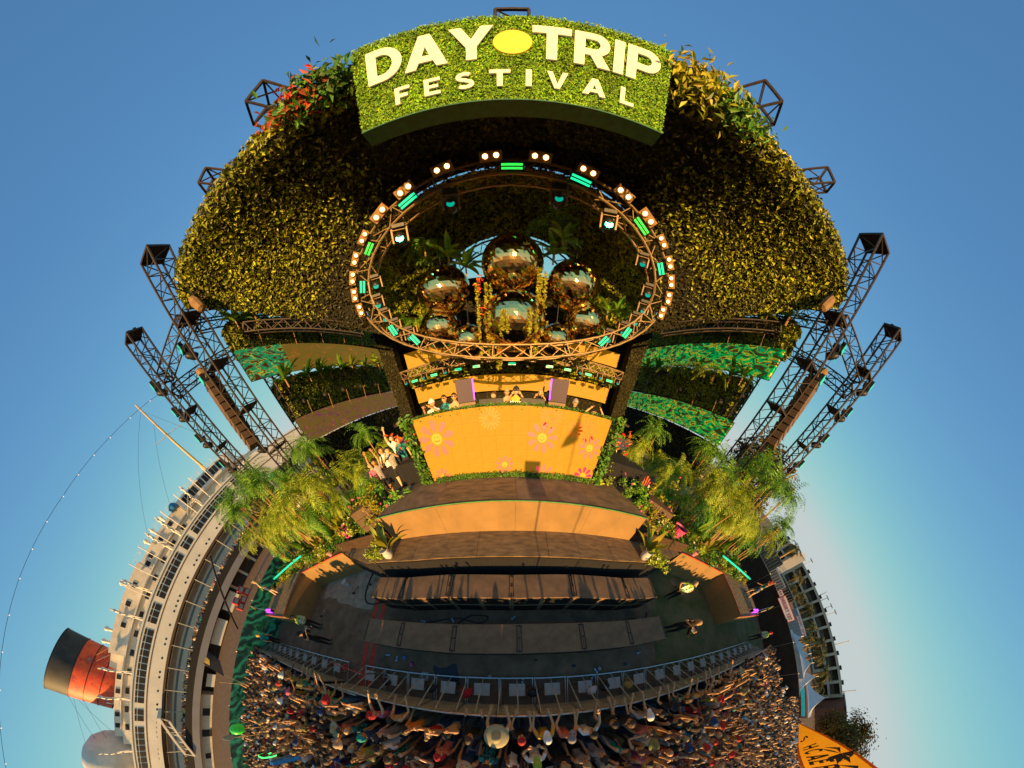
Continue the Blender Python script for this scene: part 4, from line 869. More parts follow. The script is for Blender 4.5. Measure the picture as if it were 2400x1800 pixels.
# brown side-fill stacks
for s in (-1, 1):
    e = empty('side_fill_stack', (s * 5.45, 4.75, Z1 + .35), R(-s * 38), 'stack of three brown side fill loudspeakers beside the riser, ' + ('ship side' if s < 0 else 'car park side'), 'loudspeaker')
    for k in range(3): MB().bbox((-.55, 0, k * .34 + .004), (.55, .75, k * .34 + .336)).obj('cabinet', M_PAF, e, bevel=.012)
    MB().bbox((-.02, -.012, 0), (.02, -.002, 1.02)).obj('centre_rib', M_BOARD, e); MB().bbox((-.6, -.05, -.35), (.6, .8, -.004)).obj('plinth', M_SKIRT, e)
for s in (-1, 1):   # raised garden decks each side of the flower screen
    e = empty('garden_deck', (s * 6.5, 7, 0), label='dark raised planting deck beside the flower screen, ' + ('ship side' if s < 0 else 'car park side'), cat='deck')
    o = MB().prism([(s * x - s * 6.5, y - 7) for x, y in ([(4.62, 4.3), (11.5, 5.6), (11.5, 9.0), (3.1, 9.0), (3.1, 6.0)] if s > 0 else [(4.62, 4.3), (3.1, 6.0), (3.1, 9.0), (11.5, 9.0), (11.5, 5.6)])], 0, 1.95 if True else 0); o.obj('platform', mat('dark_earth_deck', (.05, .035, .02), .9, var=.4, bump=.5), e)
# ------------------------------------------------------------------ ocean liner moored beyond the ship-side fence
SHIP_RZ = -math.atan2(.1426, .9898)
M_HULL = mat('cream_ship_paint', (.80, .73, .60), .6, var=.08, scale=.25, bump=.05, bscale=2)
M_HULL2 = mat('cream_ship_paint_weathered', (.74, .65, .51), .65, var=.16, scale=.5)
M_GLASSD = mat('dark_ship_window', (.02, .022, .025), .5, var=.2, spec=.2)
M_RUST = mat('rust_streak', (.2, .09, .03), .9, var=.4, scale=3)
M_FUN = bpy.data.materials.new('peeling_red_funnel_paint'); M_FUN.use_nodes = True
n_ = M_FUN.node_tree.nodes; l_ = M_FUN.node_tree.links; b_ = n_['Principled BSDF']; b_.inputs['Roughness'].default_value = .5
tc_ = n_.new('ShaderNodeTexCoord'); z1_ = n_.new('ShaderNodeTexNoise'); z1_.inputs['Scale'].default_value = .28; z1_.inputs['Detail'].default_value = 9; z1_.inputs['Roughness'].default_value = .72; l_.new(tc_.outputs['Object'], z1_.inputs['Vector'])
r_ = n_.new('ShaderNodeValToRGB'); e_ = r_.color_ramp.elements; e_[0].position = .40; e_[0].color = (.85, .055, .008, 1); e_[1].position = .50; e_[1].color = (.90, .11, .015, 1)
q_ = r_.color_ramp.elements.new(.60); q_.color = (.45, .025, .01, 1); q_ = r_.color_ramp.elements.new(.645); q_.color = (.30, .20, .15, 1); l_.new(z1_.outputs['Fac'], r_.inputs[0]); l_.new(r_.outputs[0], b_.inputs['Base Color'])
ship = empty('ocean_liner', (-69.6, 0, 0), SHIP_RZ, 'long cream ocean liner with a black-topped red funnel behind the crowd', 'ship')
# local axes: x towards the stage (+ outboard), y towards the bow
def S(mb, name, m, parent=None, **kw): return mb.obj(name, m, parent or ship, **kw)
S(MB().bbox((-24, -95, -2), (0, 72, 13.3)), 'hull', M_HULL)
S(MB().bbox((-24, -95, 13.34), (.12, 64, 16.2)), 'promenade_side', M_HULL)
S(MB().bbox((-24, -95, 16.24), (.45, 60, 16.6)), 'boat_deck_lip', M_HULL)
S(MB().bbox((-21, -34, 16.6), (-2.6, 40, 18.7)), 'deckhouse', M_HULL2); S(MB().bbox((-20, -30, 18.72), (-1.6, 36, 18.95)), 'deck_edge', M_HULL)
S(MB().bbox((-19, -15, 18.96), (-2.2, 3.2, 22.3)), 'upper_house', M_HULL2); S(MB().bbox((-19, 3.3, 18.96), (-2.2, 17, 21.6)), 'upper_house', M_HULL2)
S(MB().bbox((-18, 17.1, 18.96), (-1.2, 33.5, 21.9)), 'bridge_house', M_HULL)
S(MB().bbox((-19, -33, 18.96), (-4, -15.1, 20.6)), 'upper_house', M_HULL2); S(MB().bbox((-13, -27, 20.6), (-6, -10, 22.6)), 'funnel_base', M_HULL2)
S(MB().bbox((-.05, -95, 13.3), (.2, 64, 13.42)), 'rust_line', M_RUST)
wm = MB(); wm.bbox((0, -.58, 0), (.06, .58, 1.28)); wm.mi = 0; wm.bbox((0, -.58, 1.42), (.06, .58, 1.85)); wme = wm.mesh('window', M_GLASSD)
y = 33.0; pat = [4, 9, 2, 7, 3, 11, 2, 9, 3, 12, 2, 9, 6]
for g_ in pat:
    for i in range(g_):
        mk('window', wme, ship, (.13, y, 13.85)); y -= 1.42
    y -= 1.15
pm = MB().lathe([(.001, 0), (.24, 0)], n=10, M=Matrix.Rotation(R(90), 3, 'Y')).mesh('porthole', mat('porthole_glass', (.02, .05, .05), .2, spec=.6))
y = 30
for g_ in (4, 6, 2, 3, 2, 4, 1, 2, 1, 2, 1, 2, 4, 3, 6, 4):
    for i in range(g_): mk('porthole', pm, ship, (.03, y, 11.1)); y -= 1.15
    y -= 1.9
bw = MB().bbox((0, -.42, 0), (.06, .42, 1.75)).mesh('bridge_window', M_GLASSD)
for i in range(12): mk('bridge_window', bw, ship, (-1.19, 18.6 + i * .98 + (i // 2) * .22, 19.7))
sq = MB(); sq.bbox((0, -.5, -.5), (.05, .5, .5)); sqm = sq.mesh('square_window', M_GLASSD); fr_ = MB().bbox((-.01, -.62, -.62), (.02, .62, .62)).mesh('window_frame', M_HULL)
for (yy, zz) in [(13, 20.4), (9.4, 20.3), (5.6, 20.4), (3.9, 20.2), (-1, 20.9), (-4.8, 20.8), (-9, 20.5), (-20, 19.9), (-23, 19.9), (-28, 19.9), (-30.5, 19.9)]: mk('window_frame', fr_, ship, (-2.19 if yy > -15 else -3.99, yy, zz)); mk('square_window', sqm, ship, (-2.16 if yy > -15 else -3.96, yy, zz))
for yy in range(-30, 16, 4): mk('square_window', sqm, ship, (-2.56, yy, 17.7), sc=(1, 1.3, .8))
# funnel: raked oval with black top and two thin bands
def funnel(cx, cy, z0, z1, a, b, rake, nm='funnel'):
    f = empty(nm, (cx, cy, z0)); f.parent = ship; n = 40; Hh = z1 - z0
    def ringz(z, k=1.0): return [(a * k * math.cos(2 * math.pi * i / n), b * k * math.sin(2 * math.pi * i / n) - rake * z, z - (.20 * b * k * math.sin(2 * math.pi * i / n))) for i in range(n)]
    def band(za, zb, m, name, k=1.0):
        v = ringz(za, k) + ringz(zb, k); return MB().add(v, [(i, (i + 1) % n, (i + 1) % n + n, i + n) for i in range(n)]).obj(name, m, f, smooth=True)
    band(0, Hh * .66, M_FUN, 'red_casing'); band(Hh * .662, Hh, mat('sooty_black_funnel_top', (.035, .032, .03), .55, var=.4, scale=.5), 'black_top', 1.004)
    for zz in (.22, .44, .66): band(Hh * zz - .09, Hh * zz + .09, M_BLACK, 'band', 1.02)
    band(Hh - .14, Hh + .02, M_BLACK, 'rim', 1.02); v = ringz(Hh - .5, .99); MB().add(v, [tuple(range(n))]).obj('inner_lid', M_BLACK, f)
    return f
funnel(-9.0, -23.2, 20.6, 34.2, 3.8, 6.0, -.15)
vt = empty('ventilator_housing', (-7, -39.5, 16.6)); vt.parent = ship
MB().lathe([(5.2, 0), (5.4, 4), (5.2, 7.5), (4.2, 10), (2.2, 11.5), (.01, 12)], n=24).obj('curved_casing', M_HULL2, vt, smooth=True)
mst = empty('mast', (-8, 28.5, 21.9)); mst.parent = ship; MB().bar((0, 0, 0), (0, -1.5, 24), .36, 12, r2=.16).obj('pole', mat('yellow_mast_paint', (.50, .34, .12), .6, var=.1), mst); MB().bar((0, -4, 14), (0, 3, 14), .1, 6).obj('yard', M_HULL, mst)
wires = MB()
for (a, b) in (((-8, 27, 44), (-2, 36, 20)), ((-8, 27, 44), (-9, 6, 22)), ((-8, 27.3, 40), (-2, 15, 21)), ((-9, -25, 33), (-4, -15, 21)), ((-9, -25, 33), (-4, -33, 20)), ((-9, -25, 30), (-4, -38, 20)), ((-9, -25, 33), (-3, -44, 18)), ((-9, -22, 30), (-3, -13, 21)), ((-9, -24, 31), (-9, -48, 26))): wires.bar(a, b, .03, 3)
wires.obj('rigging_wire', M_TRUSS, ship, kind='stuff')
def davit():
    d = MB(); pts = [(-.4, 0, 16.6), (-.3, 0, 18.6), (.1, 0, 20.0), (.5, 0, 21.2), (.2, 0, 22.4)]
    for a, b in zip(pts, pts[1:]): d.bar(a, b, .22, 6)
    for p in pts[1:]: d.box(p, (.5, .5, .4), rz=.3)
    d.bar((-.4, .35, 16.6), (.3, .15, 20.6), .10, 5).bar((.2, 0, 22.3), (.6, 0, 23.2), .16, 5); return d.mesh('davit', M_HULL)
dm = davit()
for yy in (20, 12.2, 8.8, -.8, -6.5, -17.5, -23, -34.5, -39, -46, -51): mk('davit', dm, ship, (-.4, yy, 0))
pst = MB().bar((0, 0, 0), (0, 0, 6.4), .09, 6).mesh('deck_pole', M_HULL)
for yy in (26, 22.5, 18, 13.8, 9.8, 6, 2.4, -1.6): mk('deck_pole', pst, ship, (.2, yy, 16.6))
for yy in (13.0, 9.9, 7.4, -2, -11.2, -13.6): S(MB().lathe([(.28, 0), (.28, 1.0), (.42, 1.3), (.5, 1.7), (.2, 2.0)], (-4, yy, 21.6 if yy > 3 else 22.3 if yy > -9 else 22.4), 10), 'vent_cowl', M_HULL)
rl = MB()
for zz in (0, .35, .7, 1.05):
    rl.bar((-1.2, 3, 21.9 + zz * .9 + .1), (-1.2, 33, 21.9 + zz + .1), .025, 3)
for i in range(16): rl.bar((-1.2, 3 + 2 * i, 21.7), (-1.2, 3 + 2 * i, 23.1), .03, 3)
rl.obj('deck_railing', M_HULL, ship, kind='stuff')
S(MB().lathe([(1.0, 0), (1.0, .8), (.6, 1.4), (.01, 1.6)], (-1.4, 16.0, 21.2), 14), 'blue_awning', mat('blue_canvas', (.02, .17, .36), .7))
st_ = MB()
for i in range(9): st_.box((-.6, 16.6 + i * .45, 17.2 + i * .35), (1.0, .38, .06))
st_.bar((-.1, 16.4, 18.0), (-.1, 20.4, 21.2), .05).bar((-1.1, 16.4, 18.0), (-1.1, 20.4, 21.2), .05).obj('outside_stair', M_HULL, ship)
# light string rising from the bow over the ship
pts = []
for (az, el) in ((-62, 26.0), (-67.3, 26.6), (-75, 26.75), (-85, 26.6), (-96.3, 26.1), (-100.6, 25.6), (-104.7, 25.0), (-112.6, 23.5), (-116.2, 22.7), (-124, 20.5)): pts.append(survey(az, el, 72 / max(.8, abs(math.sin(R(az))))))
ls = MB().path(pts, .045, 3); e = empty('light_string', pts[0], label='long sagging string of small lights in the sky over the ocean liner', cat='light string')
o = ls.obj('wire', M_TRUSS, e); o.location = -pts[0]
bu = MB().ball((0, 0, -.15), .11, 6, 4).mesh('bulb', mat('pale_bulb', (.9, .8, .8), .3, emit=.3, ecol=(1, .75, .7)))
tot = 0
for a, b in zip(pts, pts[1:]):
    L = (b - a).length; k = max(1, int(L / 3.9))
    for i in range(k): mk('bulb', bu, e, (a + (b - a) * (i / k)) - pts[0])

# ------------------------------------------------------------------ covered spectator walkway and low building in front of the ship
wk = empty('raised_walkway', (-52.8, -2.45, 0), SHIP_RZ, 'covered walkway full of spectators running along the ship above a grey beam', 'walkway')
MB().bbox((-5, -60, 2.45), (.35, 46, 3.75)).obj('grey_beam', mat('grey_steel_beam', (.22, .21, .22), .55, var=.08, scale=.3), wk)
MB().bbox((0, -60, 3.77), (.2, 46, 4.95)).obj('black_screen_rail', mat('black_mesh_cloth', (.02, .018, .016), .9, var=.2), wk)
MB().bbox((-5, -60, 8.5), (-.2, 46, 8.9)).obj('flat_roof', mat('brown_roof_edge', (.10, .06, .03), .8), wk); MB().bbox((-5.2, -60, 3.77), (-5, 46, 8.48)).obj('back_wall', M_HULL2, wk)
wp = MB().bar((0, 0, 3.8), (0, 0, 8.5), .09, 6).mesh('roof_post', M_WHITE)
for i in range(28): mk('roof_post', wp, wk, (-.3, -58 + i * 3.8, 0))
MB().bbox((-3.6, -60, 5.4), (-3.5, 46, 7.4)).obj('white_banner_wall', M_HULL, wk); MB().bbox((-3.45, -60, 6.6), (-3.4, 46, 7.0)).obj('blue_stripe', mat('blue_grey_strip', (.16, .24, .30), .6), wk)
# slanting ramp truss at the aft end
rm = MB(); rm.bar((.5, -17, 9.2), (.5, -24, 5.2), .25, 4).bar((.5, -17.5, 7.6), (.5, -24.5, 3.6), .25, 4)
for i in range(6): rm.bar((.5, -17 - i * 1.4, 9.2 - i * .8), (.5, -17.5 - i * 1.4, 7.6 - i * .8), .1, 4)
rm.obj('sloping_ramp', M_HULL, wk); MB().bbox((-3, -60, 8.95), (.6, -17, 9.6)).obj('upper_beam', M_HULL, wk)
bd = empty('low_building', (-53.5, -2.4, 0), SHIP_RZ, 'low cream building with dark doorways under the spectator walkway', 'building')
MB().bbox((-8, -60, 0), (-1.2, -13.2, 2.43)).obj('wall', M_HULL2, bd); MB().bbox((-8, 3.0, 0), (-2.6, 44, 2.43)).obj('dark_garage', mat('dark_garage_inside', (.07, .055, .045), .9, var=.4, scale=1, stretch=(1, .3, 4)), bd); MB().bbox((-8, -13.15, 0), (-3, 2.95, 2.43)).obj('shaded_recess', mat('dark_interior', (.045, .035, .03), .9, var=.5, scale=.8), bd)  # solid garage and recess blocks; their dark colour stands in for shade inside
for (y0, y1, z0, z1) in ((-3.2, 1.8, .2, 2.2), (-11.5, -9, 0, 1.6), (3.6, 7.4, 0, 2.0)): MB().bbox((-1.19, y0, z0), (-1.0, y1, z1)).obj('white_wall_panel', M_HULL, bd)
for (y0, y1, z0, z1) in ((-17.5, -16, .4, 1.8), (-22, -20.5, 0, 1.9), (-27, -25.8, .4, 1.5), (-34, -32, 0, 2.0)): MB().bbox((-1.19, y0, z0), (-1.12, y1, z1)).obj('doorway', M_GLASSD, bd)
for k in range(10): MB().bbox((-2.59, 8 + 3.4 * k, 0), (-2.3, 8.5 + 3.4 * k, 2.4)).obj('pale_post', M_HULL, bd)
for i, (x, y, z) in enumerate(((-40, 2.2, 0), (-40, 3.3, 0), (-40, 2.7, .9), (-40, 4.6, 0), (-40, 4.5, .9))):
    e = empty('crate', (x, y, z), .1, ['red and white crate nearest the stage in the service yard', 'red and white crate beside it in the service yard', 'red and white crate stacked on the yard pair', 'lone red and white yard crate', 'red and white crate on top of the lone one'][i], 'crate', 'red and white crates behind the fence')
    MB().box((0, 0, .44), (1, .95, .86)).obj('shell', mat('red_crate', (.42, .03, .03), .6), e); MB().box((.51, 0, .44), (.02, .7, .5)).obj('white_side', M_WHITE, e)
MB().bar((-38, -1, 0), (-38, 6.5, 7.2), .14, 5).obj('sloping_beam', M_TRUSS, label='dark sloping pole behind the fence near the crates', cat='pole')

# ------------------------------------------------------------------ printed green fence on the ship side
m = bpy.data.materials.new('palm_print_scrim'); m.use_nodes = True; n_ = m.node_tree.nodes; l_ = m.node_tree.links; b_ = n_['Principled BSDF']; b_.inputs['Roughness'].default_value = .7
g_ = n_.new('ShaderNodeNewGeometry'); wv = n_.new('ShaderNodeTexWave'); wv.inputs['Scale'].default_value = .8; wv.inputs['Distortion'].default_value = 16; wv.inputs['Detail'].default_value = 3; wv.inputs['Detail Scale'].default_value = .7; wv.bands_direction = 'DIAGONAL'; l_.new(g_.outputs['Position'], wv.inputs['Vector'])
r_ = n_.new('ShaderNodeValToRGB'); e_ = r_.color_ramp.elements; e_[0].position = .15; e_[0].color = (.003, .05, .035, 1); e_[1].position = .95; e_[1].color = (.04, .45, .22, 1); q_ = r_.color_ramp.elements.new(.6); q_.color = (.01, .20, .12, 1)
l_.new(wv.outputs['Fac'], r_.inputs[0]); l_.new(r_.outputs[0], b_.inputs['Base Color'])
fe = empty('printed_fence', (-17.3, 0, 0), label='dark green fence scrim printed with palm leaves along the ship side of the crowd', cat='fence')
y = 12
k = 0
while y > -26:
    x_ = -17.3 - (.05 * max(0, -y - 14)); MB().bbox((x_ + 17.3 - .015, y - 3.44, .02), (x_ + 17.3 + .015, y, 2.42 + .03 * (k % 2))).obj('scrim_panel', m, fe); MB().bar((x_ + 17.26, y, 0), (x_ + 17.26, y, 2.5), .03).obj('post', M_ALU, fe); y -= 3.46; k += 1
# drawn palm fronds on the scrim
fp = [(y0, random.uniform(.5, 1.8), random.uniform(.6, 1.1), random.uniform(0, 6.3)) for y0 in np.arange(8, -24, -.75)]
for (y0, z0, L, a0) in fp:
    mb = MB()
    for i in range(9):
        a = a0 + (i - 4) * .17; p1 = (y0 + L * math.cos(a), max(.1, min(2.36, z0 + L * math.sin(a)))); w_ = .05; mid = ((y0 + p1[0]) / 2, (z0 + p1[1]) / 2); nx_ = (-math.sin(a) * w_, math.cos(a) * w_)
        mb.add([(.02, y0, z0), (.02, mid[0] + nx_[0], max(.05, min(2.38, mid[1] + nx_[1]))), (.02, p1[0], p1[1]), (.02, mid[0] - nx_[0], max(.05, min(2.38, mid[1] - nx_[1])))], [(0, 1, 2, 3)])
    mb.obj('leaf_print', mat('printed_frond', (.03, .26, .12), .6, var=.5, scale=2) if random.random() < .8 else mat('printed_frond_yellow', (.35, .33, .05), .6, var=.3), fe, kind='stuff')

# ------------------------------------------------------------------ car park side: black fence, exit banners, tents, long building
M_FENCE = mat('black_fence_cloth', (.035, .022, .014), .9, var=.3, scale=2)
fb = empty('black_fence', (22, 0, 0), label='long black cloth fence behind the crowd on the car park side', cat='fence')
fpts = [(26.0, 14), (24.9, 10.4), (23.9, 7.2), (23.2, 4.4), (22.4, 1.4), (21.6, -1.7), (20.9, -4.0), (20.4, -5.6)]
for a, b in zip(fpts, fpts[1:]):
    mb = MB(); dx, dy = b[0] - a[0], b[1] - a[1]; L = math.hypot(dx, dy); mb.box(((a[0] + b[0]) / 2 - 22, (a[1] + b[1]) / 2, 1.2), (L - .02, .04, 2.38), math.atan2(dy, dx)); mb.obj('cloth_panel', M_FENCE, fb); MB().bar((a[0] - 22, a[1], 0), (a[0] - 22, a[1], 2.5), .03).obj('post', M_ALU, fb)
MB().path([(x - 22, y, 2.42) for x, y in fpts], .03, 4).obj('top_tube', M_ALU, fb)
M_SIGNW = mat('white_sign_face', (.78, .72, .64), .5, var=.03, emit=.05); M_SIGNR = mat('red_sign_print', (.62, .03, .015), .5, var=.05)
def exit_sign(c, rz, w_, h_, label):
    e = empty('exit_sign', c, rz, label, 'sign', 'emergency exit banners'); MB().bbox((-w_ / 2, 0, 0), (w_ / 2, .05, h_)).obj('red_border', M_SIGNR, e); MB().bbox((-w_ / 2 + .05, -.008, .05), (w_ / 2 - .05, -.002, h_ - .05)).obj('white_face', M_SIGNW, e)
    word('EMERGENCY', -w_ * .45, w_ * .13, h_ * .28, h_ * .44, e, M_SIGNR, y=-.009, th=.006, gap=.14); word('EXIT', w_ * .20, w_ * .45, h_ * .28, h_ * .44, e, M_SIGNR, y=-.009, th=.006, gap=.14); return e
exit_sign((21.95, .95, 2.3), R(-90 + 9), 2.15, .72, 'long white banner with red letters EMERGENCY EXIT on top of the black fence')
e = empty('pictogram_sign', (22.3, 2.35, 2.45), R(-80), 'small square white sign with a red border above the long exit banner', 'sign'); MB().bbox((-.28, 0, 0), (.28, .04, .42)).obj('red_border', M_SIGNR, e); MB().bbox((-.24, -.008, .04), (.24, -.002, .38)).obj('white_face', M_SIGNW, e)
p_ = MB(); p_.box((-.1, -.012, .24), (.1, .006, .16)).box((.1, -.012, .25), (.09, .006, .12)).box((-.1, -.012, .12), (.14, .006, .04)).box((.1, -.012, .14), (.14, .006, .05)).obj('dark_symbol', M_BLACK, e)
exit_sign((33, -.9, 2.25), R(-88), 2.3, .55, 'farther white banner with red letters EMERGENCY EXIT behind the black fence')
def tent(c, w_, h0, h1, label, rz=0):
    e = empty('peaked_tent', c, rz, label, 'tent', 'white peaked tents behind the fence'); n = 8; mb = MB(); prev = None
    for j in range(n + 1):
        t_ = j / n; r_ = w_ / 2 * (1 - t_); z = h0 + (h1 - h0) * t_ ** 2.1; ring_ = [(r_, r_, z), (-r_, r_, z), (-r_, -r_, z), (r_, -r_, z)]
        o = len(mb.v); mb.v += ring_
        if j: mb.f += [(o - 4 + i, o - 4 + (i + 1) % 4, o + (i + 1) % 4, o + i) for i in range(4)]; mb.m += [0] * 4
    mb.obj('peaked_roof', mat('white_tent_cloth', (.62, .62, .62), .6, var=.06, scale=2, transl=.15), e)
    for a, b in (((-1, -1), (1, -1)), ((1, -1), (1, 1)), ((-1, 1), (-1, -1))):
        MB().box(((a[0] + b[0]) * w_ / 4, (a[1] + b[1]) * w_ / 4, h0 / 2), (abs(a[0] - b[0]) * w_ / 2 + .03, abs(a[1] - b[1]) * w_ / 2 + .03, h0 - .02)).obj('side_cloth', mat('tent_wall_cloth', (.5, .46, .42), .8, var=.12, scale=1.4, bump=.4, bscale=3), e)
    MB().bar((0, 0, h1 - .3), (0, 0, h1 + .25), .02).obj('mast_tip', M_ALU, e); return e
for i, (az, el, hd, w_, lab) in enumerate(((93.8, -4.9, 26, 1.7, 'small peaked tent nearest the exit banner'), (95.6, -4.5, 26, 1.9, 'second small peaked tent from the exit banner'), (97.4, -4.3, 26, 2.1, 'third peaked tent from the exit banner'), (99.2, -4.1, 26, 2.3, 'fourth peaked tent, beside the big one'), (101.8, -3.6, 26.5, 3.0, 'big white peaked tent at the end of the fence'), (105.8, -2.2, 29, 3.4, 'white peaked tent over the teal booth beyond the fence end'), (113.6, -6.0, 25, 2.0, 'small white tent tip low behind the far crowd'), (117.5, -6.5, 25, 2.0, 'second small white tent tip behind the far crowd'))):
    p = survey(az, el, hd); tent((p.x, p.y, 0), w_, p.z - (1.5 if i > 3 else .75), p.z, lab, R(-az + 90))
e = empty('bar_booth', survey(105.8, -7, 26.6), R(-16), 'teal lit bar booth under the white peaked tent', 'booth'); e.location.z = 0
MB().bbox((-.3, -1.6, 0), (.3, 1.6, 2.35)).obj('counter_front', mat('red_counter', (.30, .06, .03), .7), e); MB().bbox((-.32, -1.5, 1.9), (-.305, 1.5, 2.25)).obj('teal_sign', mat('teal_booth_sign', (.02, .22, .2), .5, emit=.12, ecol=(.05, .7, .65)), e); MB().bbox((-.335, -1.4, 1.2), (-.305, 1.4, 1.6)).obj('white_menu', M_WHITE, e)
bb = empty('long_building', (70, 0, 0), label='long low car park building with rows of dark openings beyond the tents', cat='building')
M_CONCB = mat('cream_concrete', (.55, .46, .34), .8, var=.12, scale=.4)
MB().bbox((.6, -19.5, 0), (16, 24, 5.75)).obj('dark_interior', mat('dark_opening', (.035, .026, .02), .9, var=.4, scale=.3), bb)  # solid block; the shade inside the openings is put into its colour
for z0, z1 in ((-.1, .35), (2.75, 3.25), (5.45, 6.0)): MB().bbox((-.3, -19.8, z0), (.6, 24.3, z1)).obj('floor_band', M_CONCB, bb)
cm = MB().bbox((-.35, -.28, .35), (.55, .28, 5.45)).mesh('column', M_CONCB); om = MB().bbox((.52, -1.3, 0), (.58, 1.3, 1.0)).mesh('opening_rail', mat('dim_parapet', (.10, .075, .05), .8))
for i in range(15):
    mk('column', cm, bb, (0, -19.5 + i * 3.1, 0))
    for z in (.35, 3.25): mk('opening_rail', om, bb, (0, -17.95 + i * 3.1, z)) if i < 14 else None
for i in range(12): mk('roof_vent', MB().box((0, 0, .25), (.7, .9, .5)).mesh('roof_vent', M_BLACK), bb, (1.2, -17 + i * 3.3, 6.0))
rbm = empty('brick_building', (66, -24, 0), label='dark red-brown block at the end of the long car park building', cat='building'); MB().bbox((-2, -3.6, 0), (8, 3.6, 6.2)).obj('wall', mat('red_brown_wall', (.16, .06, .035), .85, var=.2), rbm); MB().bbox((-2.05, -1.5, 3.4), (-2.01, .4, 5.2)).obj('window', M_HULL, rbm); MB().bbox((-2.3, -3.9, 6.2), (8.3, 3.9, 6.5)).obj('roof', M_BLACK, rbm)
for (az, el, hd, lab) in ((79.3, 1.4, 60, 'pale cabin roof standing above the willow palms on the car park side'),):
    p = survey(az, el, 48); e = empty('cabin', (p.x, p.y, 0), R(12), lab, 'building'); MB().bbox((-.8, -.8, 0), (.8, .8, p.z)).obj('wall', M_HULL, e); MB().add([(-1.0, -1.0, p.z), (1.0, -1.0, p.z), (1.0, 1.0, p.z), (-1.0, 1.0, p.z), (0, 0, p.z + .6)], [(0, 1, 4), (1, 2, 4), (2, 3, 4), (3, 0, 4), (3, 2, 1, 0)]).obj('roof', M_HULL, e)
def pole(p, h, lab, lamp=True, tilt=0):
    e = empty('lamp_post', (p.x, p.y, 0), label=lab, cat='lamp post', group='poles above the car park roof'); MB().bar((0, 0, 0), (tilt, 0, h), .12, 6, r2=.07).obj('pole', M_CONCB, e)
    if lamp: MB().box((tilt + .1, 0, h + .12), (.5, 1.3, .22)).obj('lamp_head', M_CONCB, e)
    else: MB().ball((tilt, 0, h), .14, 6, 4).obj('finial', M_CONCB, e)
for az, el, lmp, lab in ((80.9, 2.4, 1, 'double lamp post above the roof nearest the palms'), (87.4, 2.4, 0, 'thin pole with a ball tip above the car park roof'), (88.4, 2.1, 1, 'first of three lamp posts close together on the car park roof'), (90.0, 2.2, 1, 'middle lamp post of the three on the car park roof'), (91.3, 2.5, 1, 'last lamp post of the three on the car park roof'), (96.8, 3.3, 0, 'tall thin pole standing alone over the car park roof'), (105, 3.0, 0, 'tall thin pole over the end of the car park building')):
    p = survey(az, el, 76); pole(p, p.z, lab, lmp)
# fan palms in front of the building
palm_fr = [pinnate(22, 1.9, None, 50 + k, up=.9, droop=1.2, pairs=10, leaf=.75, lw=.07).mesh('fronds', mat('dusty_palm_frond', (.13, .12, .02), .6, var=.4, island=.4, transl=.1)) for k in range(2)]
for i, (az, el, hd) in enumerate(((77.2, 1.5, 46), (78.5, .2, 50), (82.6, -.6, 50), (86.3, -1.8, 48), (89.2, -1.2, 50), (92.5, -1.8, 48), (96.0, -.9, 50), (98.2, -1.4, 50), (101.4, -1.2, 48), (103.5, -2.5, 50), (84.5, -2.8, 42), (94.5, -2.9, 44))):
    p = survey(az, el, hd); e = empty('palm_tree', (p.x, p.y, 0), i, ['palm nearest the cabin', 'second palm from the cabin', 'palm before the first roof lamp', 'palm above the exit banner', 'palm below the three roof lamps', 'palm behind the far exit banner', 'palm beside the thin pole', 'palm behind the middle tents', 'palm above the big tent', 'palm at the last bay of the building', 'low palm by the exit banner edge', 'low palm behind the small tents'][i] + ', before the car park building', 'palm tree', 'palms in front of the car park building')
    MB().bar((0, 0, 0), (.1, 0, p.z - .5), .22, 8, r2=.16).obj('trunk', M_BARK, e); mk('crown', palm_fr[i % 2], e, (.1, 0, p.z - .6))
# broad tree
def crown_tree(c, r, z0, z1, lab, n=6500, m=None):
    e = empty('broad_tree', (c[0], c[1], 0), label=lab, cat='tree'); MB().bar((0, 0, 0), (.1, .1, z0 + 1), .35, 8, r2=.2).obj('trunk', M_BARK, e); b = MB()
    for i in range(9): a = i * .7; b.bar((.1, .1, z0), (r * .7 * math.cos(a), r * .7 * math.sin(a), z0 + (z1 - z0) * (.4 + .06 * i)), .12, 5, r2=.04)
    b.obj('limb', M_BARK, e, kind='stuff')
    k = 70; C_ = RNG.normal(0, 1, (k, 3)); C_ /= np.linalg.norm(C_, axis=1)[:, None]; C_ *= (RNG.random((k, 1)) ** .4) * np.array([r, r, (z1 - z0) / 2]) * .85; q = RNG.integers(0, k, n); P = C_[q] + RNG.normal(0, r * .13, (n, 3)) + np.array([0, 0, (z0 + z1) / 2]); N = P - np.array([0, 0, (z0 + z1) / 2])
    leaf_cards('crown', P, N, .20, m or mat('tree_leaf', (.11, .085, .012), .6, var=.5, scale=.8, island=.5, transl=.15), e, jitter=.6); return e
p = survey(112.6, 1.8, 33); crown_tree(p, 3.0, 2.3, 8.4, 'broad leafy tree rising over the far crowd beyond the tents')
